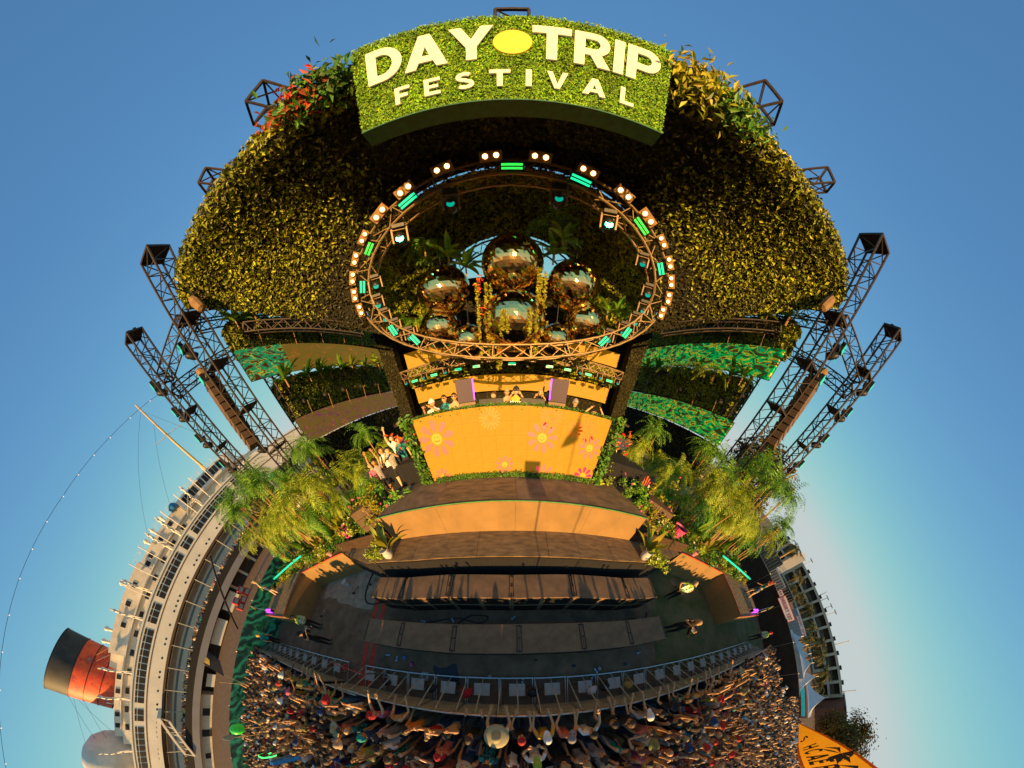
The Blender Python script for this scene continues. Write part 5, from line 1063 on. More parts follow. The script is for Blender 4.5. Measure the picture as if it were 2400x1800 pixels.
for i, (az, el, hd, w_) in enumerate(((81, -4.5, 36, 3), (84, -3.9, 38, 3), (91, -4.0, 40, 4), (76, -2.8, 32, 3))):
    p = survey(az, el, hd); e = empty('storage_container', (p.x, p.y, 0), R(-az), ['grey container behind the fence by the palms', 'dark container behind the exit banner', 'pale blue container behind the far exit banner', 'ribbed brown container behind the willow palms'][i], 'container')
    MB().bbox((-w_ / 2, -1, 0), (w_ / 2, 1, p.z)).obj('shell', [mat('grey_container', (.2, .19, .18), .7), M_BLACK, mat('pale_blue_container', (.28, .34, .38), .6), mat('brown_container', (.14, .09, .05), .8)][i], e)
    for k in range(8): MB().box((-w_ / 2 + (k + .5) * w_ / 8, -1.01, p.z / 2), (.05, .03, p.z * .9)).obj('rib', M_ALUD, e)
# big beach banner on a pole among the far crowd
bn = empty('feather_banner', survey(115.5, -30, 9.5), label='huge yellow banner with dark palm leaves and the letters BEACH S on its side', cat='banner'); bn.location.z = 0
A0, B0, C0, D0 = survey(110.3, -7.1, 9.6), survey(119, 9.5, 8.0), survey(113.3, -6.9, 9.4), survey(122, -1.5, 7.7)
M_BAN = mat('yellow_banner_cloth', (.80, .38, .02), .6, var=.1, scale=1, transl=.25); M_BAND = mat('dark_banner_print', (.06, .03, .015), .6)
top = [A0.lerp(B0, t_) + Vector((0, 0, .25 * math.sin(math.pi * t_))) for t_ in (0, .2, .4, .6, .8, 1)]; bot = [C0.lerp(D0, t_) + Vector((.12 * math.sin(5 * t_), 0, -.30 * math.sin(math.pi * t_))) for t_ in (0, .2, .4, .6, .8, 1)]
off = bn.location
def bp(u, v, d=0):
    u_ = min(4.999, u * 5); i = int(u_); f = u_ - i; a = top[i].lerp(top[i + 1], f); b = bot[i].lerp(bot[i + 1], f); nrm = (Vector((0, 0, H)) - a).normalized(); return a.lerp(b, v) + nrm * d - off
def patch(u0, u1, v0, v1, m, nm, d=0, n=8):
    mb = MB(); vs = [bp(u0 + (u1 - u0) * i / n, v, d) for i in range(n + 1) for v in (v0, v1)]; mb.add(vs, [(2 * i, 2 * i + 1, 2 * i + 3, 2 * i + 2) for i in range(n)]); return mb.obj(nm, m, bn)
patch(0, 1, 0, 1, M_BAN, 'cloth', 0, 20); patch(0, 1, 0, .06, mat('orange_banner_edge', (.75, .20, .01), .6, transl=.2), 'edge_band', .012, 20); patch(0, 1, .94, 1, MATS['orange_banner_edge'], 'edge_band', .012, 20)
def blade(pts, nm='palm_print'): MB().add([bp(u, v, .02) for u, v in pts], [tuple(range(len(pts)))]).obj(nm, M_BAND, bn)
for (u0, v0) in ((.52, .22), (.78, .30)):
    for a in (-70, -35, 0, 30, 60, 150, 200): blade([(u0, v0), (u0 + .07 * math.cos(R(a)) - .02 * math.sin(R(a)), v0 + .22 * math.sin(R(a)) + .05), (u0 + .14 * math.cos(R(a)), v0 + .38 * abs(math.sin(R(a))) + .02), (u0 + .07 * math.cos(R(a)) + .02 * math.sin(R(a)), v0 + .2 * math.sin(R(a)) - .05)])
def banner_word(txt, u0, du, v0, hh):
    for i, ch in enumerate(txt):
        if ch == ' ': continue
        adv, loops = glyph(ch)
        for out, holes in loops:
            bm = bmesh.new(); ed = []
            for lp in [out] + holes:
                vs_ = [bm.verts.new(bp(u0 + i * du + x_ * du * .85, v0 + (1 - y_) * hh, .025)) for x_, y_ in lp]; ed += [bm.edges.new((vs_[q], vs_[(q + 1) % len(vs_)])) for q in range(len(vs_))]
            bmesh.ops.triangle_fill(bm, use_beauty=True, edges=ed); me = bpy.data.meshes.new('letter'); bm.to_mesh(me); bm.free(); me.materials.append(M_BAND); mk('letter', me, bn)
banner_word('BEACH S'[::-1] if False else 'S HCAEB'[::1], .13, .085, .42, .42)
MB().bar((0, 0, 0), D0 - off, .03, 6).obj('pole', M_ALU, bn)
# ------------------------------------------------------------------ people
M_SKIN = [mat('skin_' + n, c, .55, var=.08, scale=9) for n, c in (('fair', (.72, .43, .24)), ('tan', (.64, .34, .15)), ('olive', (.52, .26, .11)), ('brown', (.24, .11, .05)), ('deep', (.11, .055, .028)))]
M_HAIR = {n: mat(n + '_hair', c, .6, var=.35, scale=30, bump=.5, bscale=60, stretch=(4, 4, 1)) for n, c in (('dark', (.025, .015, .010)), ('brown', (.09, .045, .02)), ('blond', (.42, .26, .10)), ('red', (.28, .06, .02)))}
TOPC = {'white': (.78, .74, .66), 'black': (.02, .018, .018), 'red': (.45, .02, .02), 'salmon': (.60, .17, .10), 'navy': (.02, .05, .16), 'teal': (.01, .34, .28), 'olive': (.22, .20, .05), 'yellow': (.60, .38, .05), 'grey': (.28, .25, .23), 'pink': (.55, .12, .22), 'lime': (.28, .42, .04), 'tan': (.48, .32, .17), 'lilac': (.30, .20, .38), 'orange': (.60, .20, .02)}
M_TOP = {k: mat(k + '_cotton', v, .85, var=.14, scale=12, bump=.5, bscale=14) for k, v in TOPC.items()}
for nm, a, b in (('striped', (.02, .02, .02), (.6, .57, .5)), ('floral', (.01, .05, .07), (.02, .36, .36)), ('zebra', (.03, .02, .02), (.45, .4, .34))):
    m = mat(nm + '_cloth', a, .85, col2=b, scale=3); MATS[nm + '_cloth'] = m; n_ = m.node_tree.nodes; nz = [q for q in n_ if q.type == 'TEX_NOISE'][0]; rp_ = [q for q in n_ if q.type == 'VALTORGB'][0]; rp_.color_ramp.interpolation = 'CONSTANT'; rp_.color_ramp.elements[1].position = .52
    if nm != 'floral':
        wv = n_.new('ShaderNodeTexWave'); wv.inputs['Scale'].default_value = 9; wv.inputs['Distortion'].default_value = 1 if nm == 'striped' else 7; wv.bands_direction = 'Z'; m.node_tree.links.new([q for q in n_ if q.type == 'TEX_COORD'][0].outputs['Object'], wv.inputs['Vector']); m.node_tree.links.new(wv.outputs['Fac'], rp_.inputs[0])
    else: nz.inputs['Scale'].default_value = 14
    M_TOP[nm] = m
M_BOT = [mat(n, c, .85, var=.15, bump=.3) for n, c in (('black_trouser_cloth', (.018, .017, .018)), ('blue_denim', (.05, .08, .14)), ('khaki_cloth', (.25, .18, .10)), ('pale_denim', (.25, .30, .36)))]
M_SHOE = mat('dark_shoe', (.05, .045, .04), .7); M_FACE = mat('dark_lip_and_eye', (.05, .02, .015), .4); M_LENSD = mat('dark_sunglass_lens', (.01, .01, .012), .15, spec=.8)
ARM = {  # elbow, wrist offsets relative to shoulder for the +x arm (mirrored for the other)
    'down': ((.07, .0, -.27), (.09, .08, -.52)), 'rail': ((.10, .18, -.20), (.04, .44, -.16)), 'up': ((.10, .10, .24), (.04, .20, .48)), 'high': ((.05, .04, .29), (.0, .08, .56)), 'reach': ((.08, .24, .12), (.02, .50, .26)),
    'head': ((.22, .10, .16), (.06, .12, .34)), 'phone': ((.12, .16, -.10), (-.02, .36, .10)), 'fist': ((.14, .16, .14), (.08, .16, .42)), 'wave': ((.20, .06, .18), (.34, .08, .42)), 'hip': ((.20, -.04, -.22), (.02, .04, -.42)), 'cam': ((.12, .20, -.16), (-.06, .34, .02)), 'bag': ((.10, .02, -.26), (.12, .20, -.40))}
def person_mesh(al, ar, lean=0.0, sleeve='tee', shorts=False, lod=False, crop=False, fem=False, stride=0.0, headyaw=0, headpitch=0, fist=False, crouch=0):
    J = []; Rd = []; E = []; lab = []
    def add(p, r, par=None, tag_='torso'):
        J.append(Vector(p)); Rd.append(r); 
        if par is not None: E.append((par, len(J) - 1)); lab.append((par, len(J) - 1, tag_))
        return len(J) - 1
    k = .9 if fem else 1.0; hipw = .095; dz = -crouch
    pel = add((0, 0, .95 + dz), (.135 if fem else .13) * 1.0); L = lambda z: lean * (z - .95)
    wa = add((0, L(1.10), 1.10 + dz), .112 * k, pel); ch = add((0, L(1.27), 1.27 + dz), .135 * k, wa); uc = add((0, L(1.39), 1.39 + dz), .115 * k, ch); nk = add((0, L(1.49) + .01, 1.49 + dz), .052, uc, 'neck'); hb = add((0, L(1.56) + .025, 1.555 + dz), .055, nk, 'neck')
    wr = []
    for s, arm in ((-1, al), (1, ar)):
        sx = .165 * k; shp = Vector((s * sx, L(1.405), 1.405 + dz)); sh = add(shp, .058 * (k if fem else 1), uc, 'shoulder'); e_, w_ = ARM[arm]
        el = add(shp + Vector((s * e_[0], e_[1], e_[2])), .040 * k, sh, 'upper'); wrp = shp + Vector((s * w_[0], w_[1], w_[2])); w1 = add(wrp, .026 * k, el, 'fore'); d = (wrp - J[el]).normalized(); hd = add(wrp + d * .05, .030 if not lod else .035, w1, 'hand'); wr.append((wrp, d, s))
        hp = add((s * hipw, 0, .90 + dz), .10, pel, 'hip'); fy = stride * s; kn = add((s * .105, .03 + fy * .6 + crouch * .6, .50 + dz * .4), .062, hp, 'thigh'); an = add((s * .11, fy * .9 - .03, .09), .042, kn, 'shin'); add((s * .12, fy * .9 + .12, .045), .040, an, 'foot')
    me = bpy.data.meshes.new('sk'); me.from_pydata([tuple(j) for j in J], E, []); o = bpy.data.objects.new('sk', me); COL.objects.link(o)
    sm = o.modifiers.new('s', 'SKIN'); sm.use_smooth_shade = True; sm.branch_smoothing = .6
    for i, v in enumerate(me.skin_vertices[0].data): v.radius = (Rd[i] * 1.1 * (1.18 if i in (ch, uc, pel, wa) else 1), 1.1 * Rd[i] * (.82 if i in (ch, uc, wa) else 1)); v.use_root = (i == pel)
    if not lod: ss = o.modifiers.new('u', 'SUBSURF'); ss.levels = 1; ss.render_levels = 1
    dg = bpy.context.evaluated_depsgraph_get(); ev = o.evaluated_get(dg); em = ev.to_mesh()
    V = [v.co.copy() for v in em.vertices]; Fs = [tuple(p.vertices) for p in em.polygons]; ev.to_mesh_clear(); bpy.data.objects.remove(o)
    JA = np.array([tuple(j) for j in J]); seg = [(a, b, t_) for a, b, t_ in lab]; A = np.array([JA[a] for a, b, _ in seg]); B = np.array([JA[b] for a, b, _ in seg]); rr_ = np.array([Rd[b] for a, b, _ in seg])
    mi = []
    for f in Fs:
        c = np.array(sum((V[i] for i in f), Vector()) / len(f)); t_ = np.clip(((c - A) * (B - A)).sum(1) / ((B - A) ** 2).sum(1), 0, 1); d = np.linalg.norm(c - (A + (B - A) * t_[:, None]), axis=1) / rr_; i = int(np.argmin(d)); tg = seg[i][2]; z = c[2] - dz
        if tg == 'neck': m_ = 0 if t_[i] > .15 or seg[i][1] == hb else 1
        elif tg in ('torso', 'shoulder'): m_ = 1 if z > (1.12 if crop else .97) else (0 if crop and z > 1.0 else 2)
        elif tg == 'upper': m_ = {'tee': 1 if t_[i] < .55 else 0, 'tank': 0, 'long': 1}[sleeve]
        elif tg == 'fore': m_ = 1 if sleeve == 'long' and t_[i] < .9 else 0
        elif tg == 'hand': m_ = 0
        elif tg == 'hip': m_ = 2
        elif tg == 'thigh': m_ = (2 if t_[i] < .75 else 0) if shorts else 2
        elif tg == 'shin': m_ = (0 if t_[i] < .85 else 3) if shorts else 2
        else: m_ = 3
        if sleeve == 'tank' and tg == 'shoulder' and t_[i] > .6: m_ = 0
        mi.append(m_)
    mb = MB(); mb.v = [tuple(v) for v in V]; mb.f = Fs; mb.m = mi
    hc = J[hb] + Vector((0, .012, .075)); Mh = Matrix.Translation(hc) @ Matrix.Rotation(headyaw, 4, 'Z') @ Matrix.Rotation(headpitch, 4, 'X') @ Matrix.Scale(1.1, 4)
    if lod: mb.mi = 0; mb.T = Mh; mb.ball((0, 0, .01), .1, 6, 4, (.82, .98, 1.18)); mb.T = None; return mb, Mh
    # head with face
    n, m_ = 16, 12; vs = []
    for j in range(m_ + 1):
        p = math.pi * j / m_ - math.pi / 2
        for i in range(n):
            t_ = 2 * math.pi * i / n; x, y, z = math.cos(p) * math.cos(t_), math.cos(p) * math.sin(t_), math.sin(p)
            w_ = .078 * (1 - .20 * max(0, -z)); dpt = .098; yy = y * dpt - .004; zz = z * .118
            if y > .75 and -.35 < z < .15 and abs(x) < .30: yy += .020 * (1 - abs(x) / .3) * (1 - abs(z + .15) / .3 if abs(z + .15) < .3 else 0)
            if y > .5 and -.05 < z < .28 and .2 < abs(x) < .65: yy -= .007
            if z < -.5 and y > .2: yy += .010
            vs.append((x * w_, yy, zz))
    mb.mi = 0; mb.T = Mh; mb.add(vs, [(j * n + i, j * n + (i + 1) % n, (j + 1) * n + (i + 1) % n, (j + 1) * n + i) for j in range(m_) for i in range(n)])
    for s in (-1, 1): mb.ball((s * .078, -.005, .0), .022, 6, 4, (.5, .8, 1.3))
    mb.mi = 4
    for s in (-1, 1): mb.box((s * .030, .087, .018), (.024, .008, .010)); mb.box((s * .031, .089, .036), (.032, .006, .006))
    mb.box((0, .088, -.058), (.044, .012, .009)); mb.T = None; mb.mi = 0
    for (wp, d, s) in wr:      # palm and five fingers
        u = d.cross(Vector((0, 0, 1)) if abs(d.z) < .9 else Vector((0, 1, 0))).normalized(); nn = d.cross(u).normalized(); pc = wp + d * .085
        mb.bar(wp + d * .03, wp + d * .115, .026, 6, r2=.036)
        for q in range(4):
            b0 = wp + d * .11 + u * ((q - 1.5) * .020); l = (.034, .040, .037, .028)[q]; p1 = b0 + d * l + u * ((q - 1.5) * .004); p2 = p1 + (d * (.8 if not fist else -.2) + nn * (.35 if not fist else .8)).normalized() * l * .9; mb.bar(b0, p1, .0095, 5); mb.bar(p1, p2, .009, 5, r2=.007)
        t0 = wp + d * .05 - u * (.028 * s); t1 = t0 + (d * .6 - u * (.7 * s)).normalized() * .038; mb.bar(t0, t1, .011, 5); mb.bar(t1, t1 + (d * .9 - u * (.2 * s)).normalized() * .03, .0095, 5, r2=.008)
    return mb, Mh
def hair_mesh(kind):
    mb = MB(); n = 14; vs = []; rows = 7; top_ = {'short': 1.0, 'long': 1.04, 'bun': 1.02, 'curly': 1.16, 'cap': 1.07, 'bucket': 1.1, 'straw': 1.08}[kind]
    lo = {'short': -5, 'long': -55, 'bun': -8, 'curly': -20, 'cap': 8, 'bucket': 12, 'straw': 12}[kind]
    for j in range(rows + 1):
        el = R(90 - (90 - lo) * j / rows)
        for i in range(n):
            t_ = 2 * math.pi * i / n; x, y, z = math.cos(el) * math.cos(t_), math.cos(el) * math.sin(t_), math.sin(el)
            jt = 1 + (random.uniform(-.06, .06) if kind in ('curly', 'long') else 0); lift = 0
            if kind in ('short', 'long', 'bun', 'curly') and y > .35 and z < .55: z = z * .2 + .46; y *= .86; lift = 1
            vs.append((x * .088 * top_ * jt, y * .108 * top_ * jt - .006, z * .128 * top_ * jt))
    mb.add(vs, [(j * n + i, (j + 1) * n + i, (j + 1) * n + (i + 1) % n, j * n + (i + 1) % n) for j in range(rows) for i in range(n)])
    if kind == 'long':
        for i in range(11): a = R(190 + 16 * i); x, y = .088 * math.cos(a), .10 * math.sin(a) - .01; mb.bar((x, y, .02), (x * 1.25, y * 1.15 - .02, -.17), .030, 5, r2=.026).bar((x * 1.25, y * 1.15 - .02, -.17), (x * 1.1, y * 1.0 - .04, -.30), .026, 5, r2=.006)
    if kind == 'bun': mb.ball((0, -.09, .10), .045, 8, 6)
    if kind == 'cap':
        pts = [(.085 * math.cos(R(a)), .10 * math.sin(R(a)), .02) for a in range(20, 161, 20)]; out = [(.082 * math.cos(R(a)), .10 * math.sin(R(a)) + .085 * math.sin(R(a)), .012) for a in range(20, 161, 20)]; k = len(pts)
        mb.add(pts + out + [(x, y, z - .008) for x, y, z in pts + out], [(i, i + 1, k + i + 1, k + i) for i in range(k - 1)] + [(2 * k + i, 3 * k + i, 3 * k + i + 1, 2 * k + i + 1) for i in range(k - 1)] + [(k + i, k + i + 1, 3 * k + i + 1, 3 * k + i) for i in range(k - 1)]); mb.ball((0, 0, .138), .012, 6, 4)
    if kind in ('bucket', 'straw'):
        w_ = .06 if kind == 'bucket' else .14; mb.lathe([(.092, .03), (.10 + w_ * .5, .012), (.10 + w_, -.02 if kind == 'bucket' else .0), (.10 + w_, -.028 if kind == 'bucket' else -.008), (.092, .015)], n=18)
    return mb
HK = ('short', 'long', 'bun', 'curly', 'cap', 'bucket', 'straw'); HM = {k: hair_mesh(k).mesh(k + ('_hat' if k in ('bucket', 'straw') else '_cap' if k == 'cap' else '_hair'), M_HAIR['dark'], smooth=k not in ('curly', 'long')) for k in HK}
SG = MB()
for s in (-1, 1): SG.box((s * .034, .096, .018), (.050, .008, .032)); SG.bar((s * .06, .094, .022), (s * .082, .0, .022), .004, 4)
SG.box((0, .098, .024), (.02, .005, .006)); SGM = SG.mesh('sunglasses', M_LENSD)
M_STRAW = mat('straw_weave', (.42, .34, .16), .8, var=.2, scale=40); M_CAPC = [M_TOP['white'], M_TOP['black'], M_TOP['navy'], M_TOP['grey'], M_TOP['tan'], M_TOP['red']]
PK = {}
def proto_person(key, **kw):
    if key not in PK:
        mb, Mh = person_mesh(**kw); me = mb.mesh('person', [M_SKIN[1], M_TOP['black'], M_BOT[0], M_SHOE, M_FACE], smooth=True); PK[key] = (me, Mh)
    return PK[key]
POSES = {'rail': dict(al='rail', ar='rail', lean=.10), 'railup': dict(al='rail', ar='reach', lean=.12), 'upup': dict(al='up', ar='up', lean=.04), 'highL': dict(al='high', ar='down', lean=.02), 'highR': dict(al='down', ar='high', lean=.02), 'hh': dict(al='high', ar='high', lean=.02), 'stand': dict(al='down', ar='down', lean=.02), 'phone': dict(al='phone', ar='phone', lean=.05), 'fistR': dict(al='bag', ar='fist', lean=.03, fist=True), 'head': dict(al='head', ar='head', lean=.05), 'reach': dict(al='reach', ar='reach', lean=.16), 'wave': dict(al='down', ar='wave', lean=.02)}
def person(pose, x, y, z=0, rz=0, skin=1, top='black', sleeve='tee', bottom=0, shorts=False, hair='short', hcol='dark', sc=1.0, glasses=False, label=None, group=None, crop=False, fem=False, parent=None, **over):
    key = (pose, sleeve, shorts, crop, fem, tuple(sorted(over.items()))); kw = dict(POSES[pose]); kw.update(over); me, Mh = proto_person(key, sleeve=sleeve, shorts=shorts, crop=crop, fem=fem, **kw)
    o = bpy.data.objects.new('person', me); put(o, 'person', label, 'person', group); o.location = (x, y, z); o.rotation_euler.z = rz; o.scale = (sc,) * 3
    for i, m_ in ((0, M_SKIN[skin]), (1, M_TOP[top]), (2, M_BOT[bottom])): s_ = o.material_slots[i]; s_.link = 'OBJECT'; s_.material = m_
    if hair != 'bald':
        h = bpy.data.objects.new({'cap': 'baseball_cap', 'bucket': 'bucket_hat', 'straw': 'straw_hat'}.get(hair, 'hair'), HM[hair]); COL.objects.link(h); h.parent = o; h.matrix_parent_inverse = Matrix(); h.matrix_basis = Mh; s_ = h.material_slots[0]; s_.link = 'OBJECT'
        s_.material = M_STRAW if hair == 'straw' else (random.choice(M_CAPC) if hair in ('cap', 'bucket') and hcol == 'dark' else M_TOP.get(hcol, None) or M_HAIR.get(hcol, M_HAIR['dark']))
    if glasses: g_ = bpy.data.objects.new('sunglasses', SGM); COL.objects.link(g_); g_.parent = o; g_.matrix_basis = Mh
    return o

# ---- named individuals
NAMED = [
    ('rail', -.33, -1.98, dict(top='white', hair='straw', skin=1, label='person in a white tee and wide straw hat leaning on the centre barrier')),
    ('rail', .20, -2.08, dict(top='black', hair='short', hcol='red', fem=True, label='person with copper hair in a dark tee, hands on the rail beside the straw hat')),
    ('rail', .78, -2.08, dict(top='yellow', hair='cap', hcol='white', label='person in a yellow and red jersey with a cream cap at the centre rail')),
    ('rail', 1.30, -2.12, dict(top='salmon', hair='cap', hcol='grey', glasses=True, label='person in a salmon shirt and grey cap leaning on the rail')),
    ('railup', 1.86, -2.12, dict(top='white', hair='short', hcol='dark', label='dark-haired person in a white tee reaching over the rail beside the salmon shirt')),
    ('rail', 2.38, -1.95, dict(top='black', hair='short', skin=2, label='broad person in black, dark cropped hair, right of the white tee at the rail')),
    ('rail', 2.92, -2.05, dict(top='black', hair='curly', hcol='brown', label='curly brown-haired person in black at the rail')),
    ('rail', 3.45, -1.98, dict(top='grey', hair='cap', hcol='white', label='person in grey with a white cap bent over the rail, lawn side of centre')),
    ('stand', 3.98, -2.0, dict(top='zebra', hair='bun', fem=True, label='person in a zebra-print top at the rail, dark bun')),
    ('rail', 4.55, -1.98, dict(top='black', hair='bucket', hcol='black', label='person in black with a black bucket hat at the rail')),
    ('railup', 5.3, -1.95, dict(top='teal', hair='long', hcol='brown', fem=True, sleeve='tank', label='long-haired person in a teal top at the lawn-side rail')),
    ('highR', 6.1, -1.98, dict(top='yellow', hair='short', hcol='brown', sleeve='tank', label='person in a yellow vest raising one arm above the lawn-side rail')),
    ('rail', -.92, -2.08, dict(top='black', hair='short', hcol='brown', sleeve='long', glasses=False, label='brown-haired person in a long black sleeve shirt left of the straw hat')),
    ('upup', -1.42, -1.98, dict(top='tan', hair='short', hcol='dark', skin=2, sleeve='tank', label='bare-shouldered person with both arms up next to the red top')),
    ('upup', -1.90, -2.08, dict(top='red', hair='bun', hcol='blond', fem=True, crop=True, sleeve='tank', skin=0, label='fair-haired person in a red bikini top with both arms raised at the rail')),
    ('fistR', -2.45, -2.05, dict(top='orange', hair='curly', hcol='dark', label='person in rust orange with a raised fist at the rail')),
    ('rail', -3.0, -1.98, dict(top='tan', hair='short', skin=1, sleeve='tank', label='bare-armed person at the rail between the orange shirt and the red hair')),
    ('reach', -3.55, -2.0, dict(top='pink', hair='curly', hcol='red', fem=True, label='red curly-haired person in pink stretching an arm over the rail')),
    ('upup', -4.15, -1.95, dict(top='black', hair='bun', hcol='blond', fem=True, label='blond person in black with raised hands near the red lines')),
    ('highL', -4.75, -2.0, dict(top='white', hair='short', label='person in a white tee with one tall raised arm near the barrier gap')),
    ('reach', -6.35, -1.98, dict(top='lime', hair='bun', hcol='dark', fem=True, sleeve='tank', label='person in a lime striped top stretching both arms to the pit')),
    ('highR', -6.95, -1.95, dict(top='lilac', hair='long', hcol='brown', fem=True, sleeve='tank', label='long-haired person in lilac raising one arm beside the lime top')),
    ('rail', -7.6, -1.98, dict(top='teal', hair='bucket', hcol='olive', label='person in teal with an olive bucket hat at the ship-side rail')),
    ('rail', -8.3, -1.95, dict(top='olive', hair='cap', hcol='olive', label='person in olive with an olive cap at the ship-side rail')),
    ('wave', -9.0, -1.98, dict(top='lime', hair='curly', hcol='brown', label='curly-haired person in bright lime waving at the ship-side rail')),
    ('stand', -1.65, -2.55, dict(top='salmon', hair='long', hcol='red', fem=True, label='person in bright coral with long red hair, second row behind the red top')),
    ('stand', -.55, -2.62, dict(top='floral', hair='short', label='person in a dark floral shirt, second row behind the straw hat')),
    ('phone', .55, -2.62, dict(top='white', hair='cap', hcol='lime', label='person in white with a pale green cap, second row centre')),
    ('stand', -3.9, -2.62, dict(top='navy', hair='curly', hcol='teal', label='person in a navy jersey with dyed blue-green hair, second row')),
    ('stand', -4.55, -2.65, dict(top='floral', hair='bald', skin=1, label='bald person in a teal floral shirt, second row near the barrier gap')),
    ('head', -5.2, -2.3, dict(top='zebra', hair='cap', hcol='black', label='person in a striped black and white shirt behind the barrier gap')),
    ('stand', 2.1, -2.68, dict(top='grey', hair='bun', fem=True, label='person in a grey patterned top, second row behind the white tee')),
    ('stand', 1.15, -2.70, dict(top='black', hair='curly', hcol='blond', label='person with blond curls in black, second row behind the jersey')),
]
occ = []
def near(x, y, d=.36): return any(abs(a - x) < d and abs(b - y) < d for a, b in occ)
for (pose, x, y, kw) in NAMED:
    kw = dict(kw); y += .27; person(pose, x, y, 0, random.uniform(-.15, .15), sc=random.uniform(.96, 1.03), group='crowd pressed against the barrier', bottom=random.randint(0, 2), **kw); occ.append((x, y))
# ---- crowd field
PTS = []
yy = -1.72; row_ = 0
while yy > -17:
    half = .45; x = -16.85 + random.uniform(0, .3); 
    while x < (17.6 if yy > -4.5 else 19.3 if yy > -6 else 27):
        px_, py_ = x + random.uniform(-.11, .11), yy + random.uniform(-.12, .12)
        if not near(px_, py_) :
            v_ = in_view((px_, py_, 1.7), 60)
            if v_ or (abs(px_) < 8 and yy > -9): PTS.append((px_, py_, v_))
        x += half * random.uniform(.9, 1.15)
    yy -= .38 + .006 * row_; row_ += 1
PTS.sort(key=lambda p: (not p[2], p[0] ** 2 + p[1] ** 2 * 1.1))
tops = list(TOPC) + ['striped', 'floral', 'zebra']; topw = [18, 6, 4, 3, 3, 4, 3, 3, 4, 4, 1.6, 8, 3, 3, 2, 2, 2]
poses = ['stand', 'stand', 'stand', 'phone', 'stand', 'highR', 'stand', 'fistR', 'phone', 'head', 'stand', 'phone', 'stand', 'upup', 'wave']
HAIRW = (('short', 8), ('long', 6), ('bun', 3), ('curly', 3), ('cap', 4), ('bucket', 1.4), ('straw', .5), ('bald', .8))
seen_l = set(); NIND = 300 - len(NAMED) - 24; ptxt = {'stand': 'arms down', 'phone': 'hands at chest', 'highL': 'left arm up', 'highR': 'right arm up', 'upup': 'both hands up', 'fistR': 'fist raised', 'wave': 'waving', 'head': 'hands at the head', 'hh': 'both arms high', 'rail': 'hands out in front'}
htxt = {'short': 'short hair', 'long': 'long hair', 'bun': 'tied-up hair', 'curly': 'curly hair', 'cap': 'cap', 'bucket': 'bucket hat', 'straw': 'straw hat', 'bald': 'shaved head'}
for i, (x, y, v_) in enumerate(PTS[:NIND]):
    for tries in range(60):
        tp = random.choices(tops, topw)[0]; hr = random.choices([a for a, _ in HAIRW], [b for _, b in HAIRW])[0]; ps = random.choice(poses) if y < -2.3 else random.choice(['rail', 'rail', 'railup', 'upup', 'highR', 'stand']); hc = random.choices(['dark', 'brown', 'blond', 'red'], [6, 5, 2, 1])[0]
        if hr in ('cap', 'bucket'): hc = random.choice(['white', 'black', 'navy', 'red', 'tan', 'olive', 'pink', 'teal'])
        rowtxt = 'at the barrier' if y > -2.3 else 'near the front' if y > -3.4 else 'mid-crowd' if y > -6 else 'deep in the crowd'
        sd = 'ship side' if x < -3 else 'lawn side' if x > 3 else 'centre'
        lab = f"person in {tp}, {hc + ' ' if hr not in ('bald', 'straw') else ''}{htxt[hr]}, {ptxt.get(ps, 'reaching out')}, {rowtxt}, {sd}"
        if lab not in seen_l: break
    seen_l.add(lab); fem = hr in ('long', 'bun') or random.random() < .2
    person(ps, x, y, 0, random.gauss(-x * .012, .25), skin=random.choices(range(5), [3, 4, 4, 2, 1])[0], top=tp, sleeve=random.choice(['tank', 'tank', 'tee', 'tee'] if not fem else ['tank']), fem=fem, hair=hr, hcol=hc, sc=random.uniform(.96, 1.10), glasses=random.random() < .25, bottom=random.randint(0, 3), group='festival crowd facing the stage', label=lab)
# ---- the rest of the crowd as one mass of separate low figures
lod = []
for k_, (a, b) in enumerate((('down', 'down'), ('phone', 'phone'), ('down', 'down'), ('down', 'down'), ('down', 'phone'), ('head', 'down'), ('down', 'down'), ('down', 'up'))):
    for sl_ in ('tank', 'tee'):
        mb, Mh = person_mesh(a, b, .03, sl_, False, lod=True); hv = hair_mesh(random.choice(['short', 'long', 'cap', 'bun'])); hb_ = len(mb.v); mb.v += [tuple(Mh @ Vector(v)) for v in hv.v]; mb.f += [tuple(i + hb_ for i in f) for f in hv.f]; mb.m += [3] * len(hv.f)
        Tn = []; Tm = []
        for f, m_ in zip(mb.f, mb.m):
            z_ = max(mb.v[i][2] for i in f)
            if z_ < .75: continue
            for q in range(1, len(f) - 1): Tn.append((f[0], f[q], f[q + 1])); Tm.append(m_)
        lod.append((np.array(mb.v), np.array(Tn), np.array(Tm)))
crowd_mats = list(M_SKIN) + [M_TOP[t_] for t_ in tops] + [M_BOT[0], M_HAIR['dark'], M_HAIR['brown'], M_HAIR['blond']]
VV, FF, MM = [], [], []; off = 0; rest = PTS[NIND:]
for (x, y, v_) in rest:
    V_, T_, m_ = lod[random.randrange(len(lod))]; a = random.gauss(0, .3); s = random.uniform(.92, 1.06); ca, sa = math.cos(a), math.sin(a)
    W_ = np.stack([(V_[:, 0] * ca - V_[:, 1] * sa) * s + x, (V_[:, 0] * sa + V_[:, 1] * ca) * s + y, V_[:, 2] * s], 1); VV.append(W_); FF.append(T_ + off); off += len(V_)
    sk = random.choices(range(5), [3, 4, 4, 2, 1])[0]; tp = 5 + random.choices(range(len(tops)), topw)[0]; hr = random.choices([len(crowd_mats) - 3, len(crowd_mats) - 2, len(crowd_mats) - 1, 5, 6], [5, 4, 1.5, 1, 1])[0]
    MM.append(np.choose(np.clip(m_, 0, 3), [sk, tp, len(crowd_mats) - 4, hr]))
